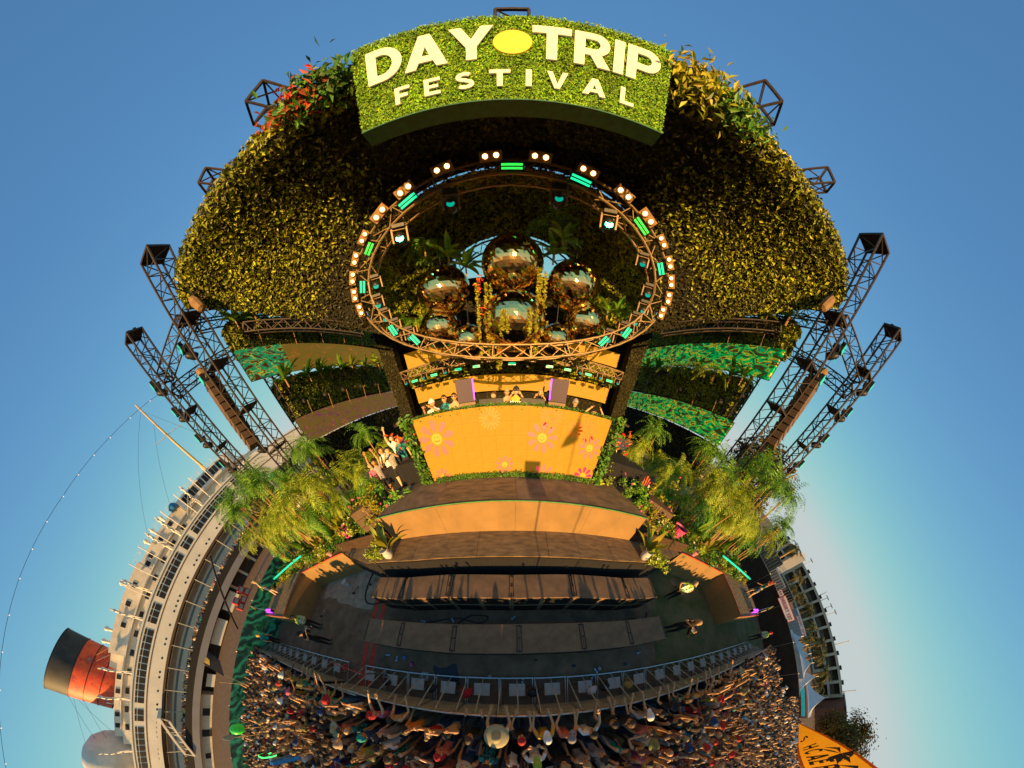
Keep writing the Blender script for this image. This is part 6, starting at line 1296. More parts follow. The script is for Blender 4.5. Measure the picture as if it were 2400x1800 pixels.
me = from_np('crowd', np.concatenate(VV), np.concatenate(FF), np.concatenate(MM), smooth=True)
for m_ in crowd_mats: me.materials.append(m_)
mk('crowd', me, label='dense mass of festival goers filling the ground toward both fences', cat='crowd', kind='stuff')
print('CROWD', len(PTS), len(rest), sum(len(f) for f in FF))
# spectators on the walkway: many small heads, one mass
VV, FF, MM = [], [], []; off = 0
for q in range(230):
    yl = random.uniform(-36, 24); xl = random.uniform(-2.2, -.25); p = Matrix.Rotation(SHIP_RZ, 3, 'Z') @ Vector((xl, yl, 0)) + Vector((-52.8, -2.45, 0)); V_, T_, m_ = lod[random.randrange(len(lod))]; a = -R(90) + random.gauss(0, .4); ca, sa = math.cos(a), math.sin(a)
    VV.append(np.stack([(V_[:, 0] * ca - V_[:, 1] * sa) + p.x, (V_[:, 0] * sa + V_[:, 1] * ca) + p.y, V_[:, 2] + 3.85], 1)); FF.append(T_ + off); off += len(V_); MM.append(np.choose(np.clip(m_, 0, 3), [random.randint(0, 4), 5 + random.choices(range(len(tops)), topw)[0], len(crowd_mats) - 4, len(crowd_mats) - 3]))
me = from_np('crowd', np.concatenate(VV), np.concatenate(FF), np.concatenate(MM), smooth=True)
for m_ in crowd_mats: me.materials.append(m_)
mk('crowd', me, label='spectators packed along the covered walkway in front of the ship', cat='crowd', kind='stuff')

# ---- performer, guests, crew, dancers
PG = 'people on and around the booth'
BZ = 3.48
person('phone', .13, 7.25, BZ, math.pi, top='yellow', hair='cap', hcol='black', glasses=True, skin=0, sc=1.02, label='performer in a pale yellow tee, dark cap and sunglasses behind the decks', group=PG)
person('stand', -.18, 8.2, BZ, math.pi, top='tan', hair='bald', skin=1, glasses=True, label='shaven-headed person close behind the performer', group=PG)
person('stand', -.62, 8.0, BZ - .1, 2.6, top='black', hair='bun', hcol='brown', fem=True, label='person in black with tied hair left of the performer', group=PG)
person('cam', 1.0, 7.9, BZ, 2.9, top='black', hair='bald', skin=1, label='camera operator in black between performer and booth speaker', group=PG) if 'cam' in POSES else person('phone', 1.0, 7.9, BZ, 2.9, top='black', hair='bald', skin=1, label='shaven-headed person in black between performer and booth speaker', group=PG)
person('highR', 1.35, 8.4, BZ, 2.6, top='black', hair='short', skin=2, label='person in black leaning an arm by the booth speaker', group=PG)
person('phone', -2.55, 7.1, BZ - .05, 2.9, top='white', hair='cap', hcol='white', skin=1, label='person in a white tee and white cap with a black harness beside the booth', group=PG)
person('stand', -2.2, 7.3, BZ, 3.0, top='floral', hair='short', glasses=True, label='dark-haired person in a patterned shirt next to the white cap', group=PG)
person('stand', -1.85, 7.25, BZ, 3.2, top='tan', hair='short', glasses=True, sleeve='tank', label='person in a tan vest and sunglasses beside the booth speaker', group=PG)
person('stand', 2.1, 7.4, BZ - .15, 3.3, top='black', hair='cap', hcol='grey', label='crew member in black with a grey cap right of the booth', group=PG)
person('head', 2.75, 7.2, BZ - .35, 3.2, top='tan', hair='short', label='dark-haired crew member scratching the head right of the booth', group=PG)
for i, (x, y, z, tp, hr, ps) in enumerate(((-4.45, 7.0, 2.75, 'white', 'short', 'highR'), (-4.05, 6.7, 2.65, 'floral', 'curly', 'stand'), (-4.75, 6.5, 2.55, 'white', 'bun', 'stand'), (-4.3, 6.2, 2.5, 'striped', 'short', 'phone'), (-5.1, 6.9, 2.45, 'tan', 'long', 'stand'), (-5.0, 6.1, 2.3, 'grey', 'bun', 'hh'), (-5.5, 6.4, 2.2, 'pink', 'long', 'stand'))):
    person(ps, x, y, z, math.pi + .5, top=tp, hair=hr, skin=i % 3, hcol='dark', shorts=True, fem=hr in ('bun', 'long'), sc=.98, label=f"guest in {tp}, {htxt[hr]}, {ptxt[ps]}, on the side steps by the screen", group='guests on the steps beside the flower screen')
fp_ = MB()
for i in range(4): fp_.bbox((-5.9 + .1 * i, 5.7 + .35 * i, 1.9), (-3.6, 7.5, 2.15 + .17 * i + .02 * i))
fp_.obj('side_steps', M_DECK, label='dark steps where guests stand at the ship side of the screen', cat='steps')
# security and crew in the pit
def vest(o, Mh=None):
    v = MB(); 
    for s in (-1, 1): v.add([(s * .16, -.11, 1.42), (s * .05, -.12, 1.43), (s * .05, -.135, 1.02), (s * .19, -.11, 1.02)], [(0, 1, 2, 3)]).add([(s * .16, .115, 1.42), (s * .07, .125, 1.43), (s * .04, .135, 1.02), (s * .19, .11, 1.02)], [(0, 3, 2, 1)])
    v.bbox((-.205, -.137, 1.08), (.205, .138, 1.14)).bbox((-.205, -.137, 1.22), (.205, .138, 1.27))
    v.obj('reflective_band', mat('pale_reflective_tape', (.55, .75, .6), .4), o)
g1 = person('stand', -10.2, .86, 0, -1.2, top='lime', hair='cap', hcol='black', skin=3, sleeve='tee', label='security guard in a lime vest with green bands in the ship-side pit', group='crew in the pit'); vest(g1)
g2 = person('head', 7.6, 2.45, 0, 2.6, top='lime', hair='cap', hcol='tan', skin=1, label='security guard in a lime vest standing on the grass by the side platform', group='crew in the pit', al='hip', ar='hip'); vest(g2)
g3 = person('stand', 17.7, -.45, 0, 1.2, top='lime', hair='cap', hcol='red', skin=2, label='security guard in lime with a red cap at the far lawn-side barrier end', group='crew in the pit'); vest(g3)
g4 = person('stand', -18.6, -.6 + .3, 0, -1.0, top='teal', hair='cap', hcol='orange', label='crew member in teal at the far ship-side barrier end', group='crew in the pit') if False else person('stand', -15.9, -.5, 0, -1.0, top='teal', hair='cap', hcol='yellow', label='crew member in teal at the far ship-side barrier end', group='crew in the pit')
def video_camera(c, rz, lab):
    e = empty('video_camera', c, rz, lab, 'camera'); MB().box((0, 0, 0), (.11, .30, .13)).obj('body', M_BLACK, e, bevel=.01); MB().lathe([(.045, 0), (.05, .12), (.06, .13), (.06, .16)], (0, .15, 0), 10, Matrix.Rotation(R(-90), 3, 'X')).obj('lens', M_BLACK, e)
    MB().box((0, .02, .13), (.14, .16, .02)).bar((0, 0, .06), (0, 0, .13), .01).obj('monitor', M_ALUD, e); b = MB()
    for s in (-1, 1): b.bar((0, -.05, -.08), (s * .20, .04, -.02), .012).bar((s * .20, .04, -.06), (s * .20, .04, .06), .018, 6)
    b.bar((0, -.2, -.07), (0, .3, -.07), .01); b.obj('rig_handle', M_BLACK, e)
person('phone', -8.75, .15, 0, -.9, top='black', hair='cap', hcol='black', skin=2, sleeve='tee', label='camera operator in black with a cap in the ship-side pit', group='crew in the pit')
video_camera((-8.42, .46, 1.42), -.9, 'dark camera held by the operator in the ship-side pit')
person('phone', 6.75, .85, 0, 2.2 + math.pi * 0, top='black', hair='long', hcol='blond', skin=1, sleeve='tee', sc=1.03, label='blond camera operator in black beside the last subwoofer', group='crew in the pit', lean=.25)
video_camera((6.35, .52, 1.40), 2.2, 'video camera rig held by the blond operator by the subwoofers')
person('hh', -14.4, 2.3, WZ, -.3, top='teal', crop=True, fem=True, sleeve='tank', hair='bun', hcol='blond', skin=0, shorts=True, bottom=1, al='phone', ar='hip', stride=.12, label='blond dancer in a tropical crop top on the ship-side platform', group='dancers on the side platforms')
person('hh', 14.5, 2.25, WZ, .5, top='floral', crop=True, fem=True, sleeve='tank', hair='curly', hcol='red', skin=1, shorts=True, bottom=1, al='wave', ar='bag', stride=.16, label='dancer in a tropical two-piece with red feather hair on the car park side platform', group='dancers on the side platforms')
# totems whose shadows fall on the stage, and others carried in the crowd
tf = empty('flag_totem', (2.62, -6.0, 0), label='dark triangular flag on a long pole held above the crowd behind', cat='flag'); MB().bar((.12, 0, .9), (-.05, .1, 6.95), .016, 6).obj('pole', M_ALU, tf)
n = 8; fl = MB(); prof = [(x_, z_ + .74 + 12 * (math.tan(SUN_EL) - .1495)) for x_, z_ in [(-.05, 5.78), (-.11, 5.5), (-.24, 5.2), (-.36, 4.95), (-.46, 4.66), (-.28, 4.74), (-.08, 4.85), (.05, 4.98), (.02, 5.3)]]; fl.add([(x, .1 + .05 * math.sin(i), z) for i, (x, z) in enumerate(prof)], [tuple(range(len(prof)))]).obj('cloth', M_TOP['black'], tf)
ts = empty('sign_totem', (1.18, -3.3, 0), label='plain board on a pole held above the crowd behind the camera', cat='sign'); MB().bar((0, 0, 1.0), (0, 0, 4.1), .02, 6).obj('pole', M_ALU, ts); MB().bbox((-.26, -.02, 3.74 + 9.3 * (math.tan(SUN_EL) - .1495)), (.27, .02, 4.51 + 9.3 * (math.tan(SUN_EL) - .1495))).obj('board', M_BLACK, ts)
def totem(name, c, rz, lab, cat='totem'): e = empty(name, c, rz, lab, cat); MB().bar((0, 0, -1.4), (0, 0, 0), .015, 5).obj('pole', mat('tan_pole', (.45, .28, .12), .6), e); return e
e = totem('letter_totem', (-6.6, -3.75, 2.25), .35, 'big blue letter A shape on a stick with white scribbles above the near crowd', 'totem')
a = MB(); 
for s in (-1, 1): a.add([(s * .02, -.05, .75), (s * .16, -.05, .75), (s * .42, -.05, 0), (s * .25, -.05, 0), (s * .02, .05, .75), (s * .16, .05, .75), (s * .42, .05, 0), (s * .25, .05, 0)], [(0, 1, 2, 3), (7, 6, 5, 4), (0, 4, 5, 1), (1, 5, 6, 2), (2, 6, 7, 3), (3, 7, 4, 0)])
a.bbox((-.17, -.045, .22), (.17, .045, .34)); a.obj('letter_body', mat('sky_blue_foam', (.02, .22, .52), .5), e)
w_ = MB()
for i in range(7): w_.bar((-.36 + .03 * i, -.056, .08 + .1 * i * .9), (-.30 + .025 * i, -.056, .12 + .1 * i * .9), .006, 3)
w_.obj('white_scribble', M_WHITE, e)
e = totem('balloon', (-11.6, -4.6, 2.7), 0, 'bright green smiling balloon floating by the ship-side fence', 'balloon'); MB().ball((0, 0, .25), .3, 16, 10, (1, .8, 1.1)).obj('skin', mat('glossy_lime_rubber', (.04, .55, .05), .3, emit=.1), e, smooth=True); MB().box((-.08, .0, .32), (.05, .55, .05)).obj('eye', M_BLACK, e)
e = totem('controller_totem', (-8.5, -4.45, 2.35), .3, 'black gamepad-shaped totem outlined in glowing green above the crowd', 'totem')
pts = [(-.42, 0), (-.46, .2), (-.34, .42), (-.12, .46), (.12, .46), (.34, .42), (.46, .2), (.42, 0), (.3, -.03), (.18, .12), (-.18, .12), (-.3, -.03)]; MB().add([(x, 0, z) for x, z in pts], [tuple(range(12))]).obj('board', M_BLACK, e); MB().path([(x, -.02, z) for x, z in pts + pts[:1]], .022, 5).obj('glow_outline', mat('green_glow_wire', (.05, .7, .1), .4, emit=1.3, ecol=(.05, .9, .15)), e)
for i in range(3): MB().ball((.2 + .08 * i, -.02, .28 - .06 * (i % 2)), .03, 6, 4).obj('button', [M_REDT, M_TEAL, M_YEL][i], e)
e = totem('pirate_flag', (-15.2, -3.4, 3.4), 0, 'dark flag with yellow lettering leaning out over the ship-side fence', 'flag'); MB().bar((0, 0, -1.4), (-2.6, .4, .9), .02, 5).obj('tilted_pole', MATS['tan_pole'], e); MB().add([(-2.5, .4, .85), (-1.1, .1, -.35), (-1.5, .9, .0), (-2.4, 1.2, .7)], [(0, 1, 2, 3)]).obj('cloth', M_TOP['black'], e); MB().add([(-2.4, .5, .83), (-2.0, .45, .50), (-2.05, .75, .56), (-2.35, .85, .78)], [(0, 1, 2, 3)]).obj('yellow_mark', M_TOP['yellow'], e)
e = totem('fruit_totem', (-12.4, -5.3, 3.0), 0, 'white cut-out totem with a red and green fruit near the fence', 'totem'); MB().lathe([(.01, -.02), (.28, -.02), (.28, .02), (.01, .02)], (0, 0, .2), 12, Matrix.Rotation(R(90), 3, 'X')).obj('white_board', M_WHITE, e); MB().ball((0, -.04, .18), .15, 10, 6, (1, .4, 1)).obj('red_fruit', M_REDT, e); MB().ball((.02, -.07, .2), .09, 8, 6, (1, .4, 1)).obj('green_middle', M_LEAFY, e)
for (x, y, z, r_, nm, lab) in ((2.6, -2.9, 1.75, .30, 'hand_fan', 'dark open folding fan held up in the near crowd'), (-10.6, -4.3, 1.9, .26, 'hand_fan', 'pale open folding fan held up near the ship-side fence')):
    e = totem(nm, (x, y, z), .3, lab, 'fan'); f_ = MB()
    for q in range(14): a0, a1 = R(15 + q * 10.7), R(15 + (q + 1) * 10.7); f_.add([(0, 0, 0), (r_ * math.cos(a0), -.02 * (q % 2), r_ * math.sin(a0)), (r_ * math.cos(a1), -.02 * ((q + 1) % 2), r_ * math.sin(a1))], [(0, 1, 2)])
    f_.obj('pleated_leaf', M_TOP['black'] if x > 0 else M_TOP['yellow'], e)
# ------------------------------------------------------------------ gardens on both flanks of the stage
def cane_palm(seed, h, n=22, L=1.45, droop=1.25, stems=2):
    rr = random.Random(seed); tr = MB(); cr = None; meshes = []
    for s in range(stems):
        a = rr.uniform(0, 6.28); lean = rr.uniform(.06, .16) * h; hh = h * rr.uniform(.8, 1.05); p = [(.08 * s, 0, 0), (.08 * s + lean * .4 * math.cos(a), lean * .4 * math.sin(a), hh * .5), (.08 * s + lean * math.cos(a), lean * math.sin(a), hh)]
        tr.bar(p[0], p[1], .045, 6, r2=.035, cap=False).bar(p[1], p[2], .035, 6, r2=.02, cap=False)
        for q in range(1, 7): t_ = q / 7; tr.bar((p[0][0] + (p[1][0] - p[0][0]) * t_, (p[1][1]) * t_, hh * .5 * t_), (p[0][0] + (p[1][0] - p[0][0]) * t_, (p[1][1]) * t_, hh * .5 * t_ + .02), .05, 6)
        meshes.append((pinnate(n, L, None, seed * 7 + s, up=1.0, droop=droop, pairs=11, leaf=.34, lw=.024), p[2]))
    return tr, meshes
CP = []
for k, (h, dr, st_) in enumerate(((3.6, 1.3, 2), (4.4, 1.15, 2), (3.0, 1.45, 3), (4.9, 1.2, 2), (1.7, 1.5, 3), (2.3, 1.4, 3))):
    tr, ms = cane_palm(60 + k, h, stems=st_, droop=dr); CP.append((tr.mesh('cane', M_BARK), [(m_.mesh('crown', [M_FR, M_FRG, M_FR, M_FRG, M_FRG, M_FR][k]), p) for m_, p in ms]))
def cane(k, x, y, z, lab, sc=1.0, rz=None):
    e = empty('cane_palm', (x, y, z), random.uniform(0, 6.28) if rz is None else rz, lab, 'palm tree', 'tall cane palms on the stage flanks'); mk('cane', CP[k][0], e)
    for m_, p in CP[k][1]: mk('crown', m_, e, p)
    e.scale = (sc,) * 3; return e
strap = [frond_plant(11, 1.35, .13, None, 90 + k, up=1.12, droop=.55).mesh('broad_leaves', [M_LEAFD, M_LEAFY, M_FRG][k]) for k in range(3)]
fern = [frond_plant(26, .62, .05, None, 95 + k, up=.85, droop=1.0).mesh('fronds', [M_FRG, M_FR][k]) for k in range(2)]
def mesh_plant(me, name, x, y, z, sc, lab, cat='plant', group=None):
    e = empty(name, (x, y, z), random.uniform(0, 6.28), lab, cat, group); mk('leaves', me, e); MB().bar((0, 0, -.1), (0, 0, .06), .05, 6).obj('stem', M_BARK, e); e.scale = (sc,) * 3; return e
def bush(x, y, z, r, h, n, m, lab, flowers=None):
    e = empty('bush', (x, y, z), 0, lab, 'bush', 'low bushes along the platform edges'); k = 14; C_ = RNG.normal(0, 1, (k, 3)) * np.array([r * .5, r * .45, h * .3]); q = RNG.integers(0, k, n); P = C_[q] + RNG.normal(0, .08, (n, 3)) + np.array([0, 0, h * .45]); P[:, 2] = np.abs(P[:, 2]); N = P - np.array([0, 0, h * .2])
    leaf_cards('foliage', P, N, .075, m, e, kind='stuff')
    if flowers:
        k = 26; P = C_[RNG.integers(0, 14, k)] * 1.15 + np.array([0, -.05, h * .6]); leaf_cards('blossoms', P, np.tile([0, -.6, .6], (k, 1)), .07, flowers, e, kind='stuff', jitter=.3)
    return e
M_FWH = mat('white_petal', (.65, .60, .52), .6, var=.05); M_FPK = mat('pink_petal', (.65, .10, .22), .6, var=.1)
side_n = {-1: 'ship side', 1: 'car park side'}
for s in (-1, 1):
    sn = side_n[s]
    palms = [(3, 14.8, 5.6), (1, 14.0, 4.4), (2, 13.2, 5.2), (0, 15.4, 4.9), (3, 12.6, 6.6), (1, 11.6, 5.2), (0, 10.7, 4.9), (2, 11.6, 6.9), (1, 9.6, 6.0), (0, 9.0, 5.0), (2, 8.0, 5.6), (0, 7.3, 6.7), (2, 6.2, 6.4), (1, 8.7, 7.4), (2, 5.6, 7.6), (3, 10.2, 7.7), (0, 13.8, 7.2), (4, 13.9, 4.9), (5, 12.4, 5.4), (4, 11.0, 5.6), (5, 9.9, 4.8), (4, 8.3, 5.0), (5, 7.0, 5.5), (4, 5.9, 5.9), (5, 15.2, 6.4), (4, 12.0, 7.6), (5, 9.0, 6.6), (4, 7.8, 7.6), (5, 6.4, 7.9), (4, 4.9, 6.9), (5, 5.2, 7.6), (1, 6.0, 8.4), (2, 7.0, 8.3), (4, 6.6, 6.0), (5, 8.4, 8.2), (3, 15.6, 7.6), (1, 12.9, 8.0)]
    for i, (k, x, y) in enumerate(palms):
        cane(k, s * (x + random.uniform(-.25, .25)), y + random.uniform(-.2, .2), WZ if x > 11.4 else 1.9, f"tall cane palm {'at the outer platform edge' if x > 13.5 else 'on the side platform' if x > 11 else 'on the garden deck' if x > 7.5 else 'close beside the flower screen'}, {sn}", sc=(.95 if x > 11 else .80 if x > 7.5 else .62) * random.uniform(.88, 1.1))
    for i in range(15):
        x = 6.0 + i * .62; y = (4.75 if x < 7.9 else 4.35 - (x - 7.9) * .16 + .25) + random.uniform(-.05, .35)
        bush(s * x, y, (1.95 if x < 7.8 else WZ), .55, .55, 520, [M_LEAFD, M_FR, M_LEAFY, M_FRG][i % 4], f"low {['green', 'yellow-tipped', 'yellow-green', 'ferny'][i % 4]} bush on the {'garden deck' if x < 7.8 else 'side platform edge'}, {sn}", [None, M_FWH, None, M_FPK][(i + (s > 0)) % 4])
    for i in range(15):
        x = random.uniform(4.9, 10.8); y = random.uniform(5.2, 8.4) if x > 5.4 else random.uniform(5.6, 6.8)
        if s < 0 and 3.5 < x < 6 and 5.9 < y < 7.4: y = 7.8
        bush(s * x, y, 1.95, .6, .7, 420, [M_FRG, M_FR, M_LEAFD][i % 3], f"leafy bush filling the garden deck, {sn}")
    for i, (x, y, z, sc) in enumerate(((12.2, 4.9, WZ, 1.15), (10.3, 4.7, WZ, .9), (8.6, 4.8, 1.95, 1.0), (6.7, 5.3, 1.95, 1.05), (7.6, 5.0, 1.95, .85), (13.4, 4.3, WZ, .8), (9.3, 5.6, 1.95, 1.1), (5.2, 5.4, 1.95, .8))):
        mesh_plant(strap[i % 3], 'broad_leaf_plant', s * x, y, z, sc, ['tallest broad-leaved plant on the side platform', 'broad-leaved plant beside the green light tube', 'broad-leaved plant at the garden deck corner', 'broad-leaved plant above the pink pot', 'second broad-leaved plant by the pink pot', 'outermost broad-leaved plant on the platform', 'broad-leaved plant behind the garden bushes', 'broad-leaved plant by the screen foot'][i] + f', {sn}', group='broad-leaved plants on the flanks')
    for i in range(16):
        x = random.uniform(5.0, 14.5); mesh_plant(fern[i % 2], 'fern', s * x, random.uniform(4.5, 5.6) if x > 6 else 5.6, 1.95 if x < 7.9 else WZ, random.uniform(.8, 1.25), f'small arching fern among the bushes, {sn}', group=f'ferns among the bushes, {sn}')
    for i in range(9):
        x, y = ((3.7, 6.3), (4.5, 5.2), (5.3, 5.0), (4.1, 7.6), (5.0, 5.9), (6.1, 5.1), (3.5, 7.1), (5.8, 6.0), (4.7, 8.1))[i]
        if s < 0 and i in (0, 4, 6): continue
        bush(s * x, y, 1.95, .62, 1.25, 620, [M_FR, M_FRG, M_LEAFY][i % 3], f"tall leafy bush filling the corner beside the flower screen, {sn}", [None, M_FPK, None, M_FWH][i % 4])
    # pots
    e = empty('pink_pot', (s * 7.15, 4.62, 1.95), label=f'bright pink planter at the corner of the garden deck, {sn}', cat='pot'); MB().lathe([(.20, 0), (.30, .5), (.33, .52), (.30, .5), (.27, .42), (.01, .42)], n=16).obj('bowl', M_PINK, e, smooth=False); MB().lathe([(.28, .44), (.01, .46)], n=12).obj('soil', M_HEDGEB, e)
    e = empty('pink_pot', (s * 8.9, 4.15, WZ), label=f'small pale pink pot at the platform edge, {sn}', cat='pot'); MB().lathe([(.10, 0), (.16, .28), (.17, .29), (.13, .22), (.01, .22)], n=12).obj('bowl', mat('pale_pink_glaze', (.65, .25, .28), .4), e)
    # front planters on the lower deck
    e = empty('stage_planter', (s * (4.35 if s < 0 else 4.8), 3.28, Z1), label=f'bird-of-paradise in a pale vase at the front corner of the lower deck, {sn}', cat='plant'); mk('broad_leaves', strap[1], e, (0, .12, .25), sc=.72); MB().lathe([(.09, 0), (.17, .12), (.16, .25), (.12, .34), (.18, .42), (.16, .42), (.10, .34)], n=14).obj('vase', M_VASE, e, smooth=True)
    b = bush(s * (5.15 if s < 0 else 5.45), 3.38, Z1 - .1, .55, .42, 800, M_FR, f'flowering ground bush spilling over the lower deck edge, {sn}', M_FWH)
    n = 480; P = np.stack([s * 3.12 + RNG.normal(0, .08, n), 5.9 + RNG.normal(0, .12, n), RNG.uniform(2.6, 4.9, n)], 1); leaf_cards('climbing_plant', P, np.tile([0, -1, .2], (n, 1)), .10, M_LEAFD, label=f'climbing broad-leaved plant along the edge of the flower screen, {sn}', cat='plant')
    flora('red_flower_spray', (s * 3.5, 5.8, 4.3), 26, (.15, .12, .2), .07, MATS['scarlet_petal'], f'orange-red flowers beside the top corner of the screen, {sn}', 'flowers')
    if s > 0:
        for i in range(11): MB().bar((5.2 + .13 * i, 6.1 + .02 * i, 2.5), (5.15 + .14 * i, 6.3, 3.25 + .1 * math.sin(i)), .045, 6).obj('log_post', mat('orange_red_cane', (.48, .09, .025), .7, var=.3), label='orange-red painted cane standing in a row by the screen, ' + ('nearest it' if i == 0 else 'farthest from it' if i == 10 else 'within the row'), cat='cane', group='orange-red canes by the screen')
    for i in range(3):
        e = empty('crowd_fence', (s * (5.6 + .1 * i), 6.4 + i * 1.5, 2.2), R(90), f'black metal crowd fence panel beside the screen, {sn}', 'fence', f'black fence panels beside the screen, {sn}'); r = MB().bar((-.7, 0, 1.0), (.7, 0, 1.0), .018).bar((-.7, 0, .1), (.7, 0, .1), .018); r.obj('rail', M_BLACK, e); b = MB()
        for q in range(11): b.bar((-.7 + .14 * q, 0, .1), (-.7 + .14 * q, 0, 1.0), .010)
        b.obj('bars', M_BLACK, e, kind='stuff')
crown_tree(survey(61, 3.5, 19), 2.6, 3.0, 9.4, 'leafy tree standing behind the outer tower, car park side', 4200)
crown_tree(survey(-66, 0.5, 24), 2.2, 2.6, 7.4, 'small tree between the ship and the stage tower', 2500)
# scaffolding and sheds behind the side platforms
for s in (-1, 1):
    sn = side_n[s]; e = empty('scaffold', (s * 16.6, 10.2, 0), R(-s * 20), f'dark scaffold frame with cream boards behind the platform, {sn}', 'scaffold'); f_ = MB()
    for x in (-2, 0, 2):
        for y in (-1, 1): f_.bar((x, y, 0), (x, y, 4.2), .035)
    for z in (1.4, 2.8, 4.2):
        for y in (-1, 1): f_.bar((-2, y, z), (2, y, z), .03)
    f_.bar((-2, -1, 0), (0, -1, 4.2), .025).bar((0, -1, 0), (2, -1, 4.2), .025).obj('frame_tubes', M_TRUSS, e)
    for z in (1.42, 2.82, 4.22): MB().bbox((-2.1, -1.05, z), (2.1, 1.05, z + .06)).obj('deck_plank', M_BOARD, e)
    MB().bbox((-2.1, 1.0, 2.85), (2.1, 1.05, 4.0)).obj('cream_board', M_HULL, e)
# ------------------------------------------------------------------ clutter in the pit
def bottle(x, y, lab, rz=0):
    e = empty('water_bottle', (x, y, .035), rz, lab, 'bottle', 'bottles and cups dropped in the pit'); T = Matrix.Rotation(R(90), 3, 'Y'); MB().lathe([(.03, -.09), (.035, -.07), (.035, .05), (.015, .09)], (0, 0, 0), 8, T).obj('body', mat('clear_plastic', (.45, .58, .68), .2, var=.1), e); MB().lathe([(.015, .09), (.015, .11)], (0, 0, 0), 8, T).obj('cap', M_WHITE, e); MB().lathe([(.036, -.03), (.036, .02)], (0, 0, 0), 8, T).obj('blue_label', mat('blue_label', (.03, .15, .45), .5), e)
for x, y, lab in ((-4.75, -.02, 'bottle just below the ship-side end of the barrier subwoofers'), (-4.3, -.12, 'bottle beside the first one under the subwoofer row'), (2.9, -.42, 'bottle near the barrier by the pale rag'), (2.75, -.62, 'bottle lying against the barrier foot'), (-3.4, 1.35, 'bottle between the two subwoofer rows, ship side'), (-2.2, 1.4, 'bottle between the two subwoofer rows, left of centre'), (.05, 1.5, 'bottle with an orange band between the rows'), (.35, -.62, 'bottle by the barrier just right of the middle'), (1.2, -.9, 'bottle behind a step plate'), (4.9, .05, 'bottle under the lawn-side subwoofer end')): bottle(x, y, lab, random.uniform(0, 3))
for x, y, m_, lab in ((-3.95, -.05, mat('blue_cup', (.04, .20, .55), .5), 'blue paper cup on the pit floor'), (-3.6, -.28, M_PINK, 'pink and blue crushed cup on the pit floor'), (-.72, -.52, M_WHITE, 'white lid near the middle of the barrier'), (3.05, -.36, M_WHITE, 'crumpled white rag near the lawn-side barrier')):
    e = empty('crushed_cup', (x, y, .02), label=lab, cat='litter'); MB().lathe([(.05, 0), (.075, .03), (.06, .05), (.03, .03)], n=9).obj('paper', m_, e)
e = empty('floor_box', (-3.0, -.62, 0), label='white square floor box standing by the barrier, ship side of centre', cat='box'); MB().bbox((-.13, -.14, .0), (.13, .14, .06)).obj('lid', M_WHITE, e); MB().bbox((-.06, -.07, .062), (.06, .07, .07)).obj('brown_centre', M_BOARD, e)
for x, y, m_, lab, nm in ((-1.35, -1.0, mat('red_fabric', (.42, .01, .015), .8), 'red printed bag on the barrier step, ship side of centre', 'bag'), (2.95, -.95, M_BLACK, 'black backpack lying on the barrier step', 'backpack'), (-4.35, -.95, M_BLACK, 'black bag on the barrier step by the red tape', 'bag'), (-2.55, -.95, M_BLACK, 'black glove draped over a barrier step', 'glove'), (.62, -.95, M_BLACK, 'black cap lying on the middle step plate', 'cap'), (2.5, -1.0, M_VASE, 'pale hat left on a barrier step', 'hat'), (3.9, -.98, mat('ochre_fabric', (.45, .28, .04), .8), 'ochre bundle on a lawn-side barrier step', 'bundle')):
    e = empty(nm, (x, y, .34), random.uniform(-.6, .6), lab, nm); mb = MB(); mb.ball((0, 0, .04), .16, 10, 6, (1.1, .8, .42)); mb.ball((.13, .06, .03), .08, 8, 5, (1, 1, .5)); mb.obj('fabric', m_, e, smooth=True); MB().path([(-.12, .1, .05), (-.18, .18, .02), (-.05, .2, .02), (.05, .12, .05)], .012).obj('strap', m_, e)
def cable(pts, r, lab):
    out = []
    for i in range(len(pts) - 1):
        p0, p1, p2, p3 = (Vector(pts[max(0, i - 1)]), Vector(pts[i]), Vector(pts[i + 1]), Vector(pts[min(len(pts) - 1, i + 2)]))
        for k in range(6): t_ = k / 6; out.append(.5 * ((2 * p1) + (-p0 + p2) * t_ + (2 * p0 - 5 * p1 + 4 * p2 - p3) * t_ ** 2 + (-p0 + 3 * p1 - 3 * p2 + p3) * t_ ** 3))
    out.append(Vector(pts[-1])); MB().path(out, r, 5).obj('cable', M_CABLE, label=lab, cat='cable')
cable([(-5.2, 1.35, .02), (-3.5, 1.28, .02), (-2.1, 1.5, .02), (-1.2, 1.3, .02), (-.9, 1.55, .02), (-1.5, 1.6, .02), (-2.0, 1.3, .02)], .02, 'black cable looping between the two subwoofer rows')
cable([(-5.3, 2.3, .03), (-6.4, 2.1, .03), (-7.0, 2.4, .03), (-7.15, 3.2, .03), (-7.1, 4.0, .03)], .03, 'thick black cable from the stage to the ship-side subwoofers')
cable([(4.2, 1.3, .02), (5.0, 1.45, .02), (5.6, 1.3, .02), (5.9, 1.7, .02)], .02, 'thin black cable by the lawn-side subwoofers')
for i, (x, y, lab) in enumerate(((-8.9, 3.3, 'white plastic bucket under the platform front'), )): 
    e = empty('bucket', (x, y, 0), label=lab, cat='bucket'); MB().lathe([(.12, 0), (.16, .34), (.165, .35), (.14, .34), (.13, .3)], n=14).obj('shell', M_VASE, e); MB().bar((-.16, 0, .34), (.16, 0, .42), .006).obj('handle', M_ALU, e)
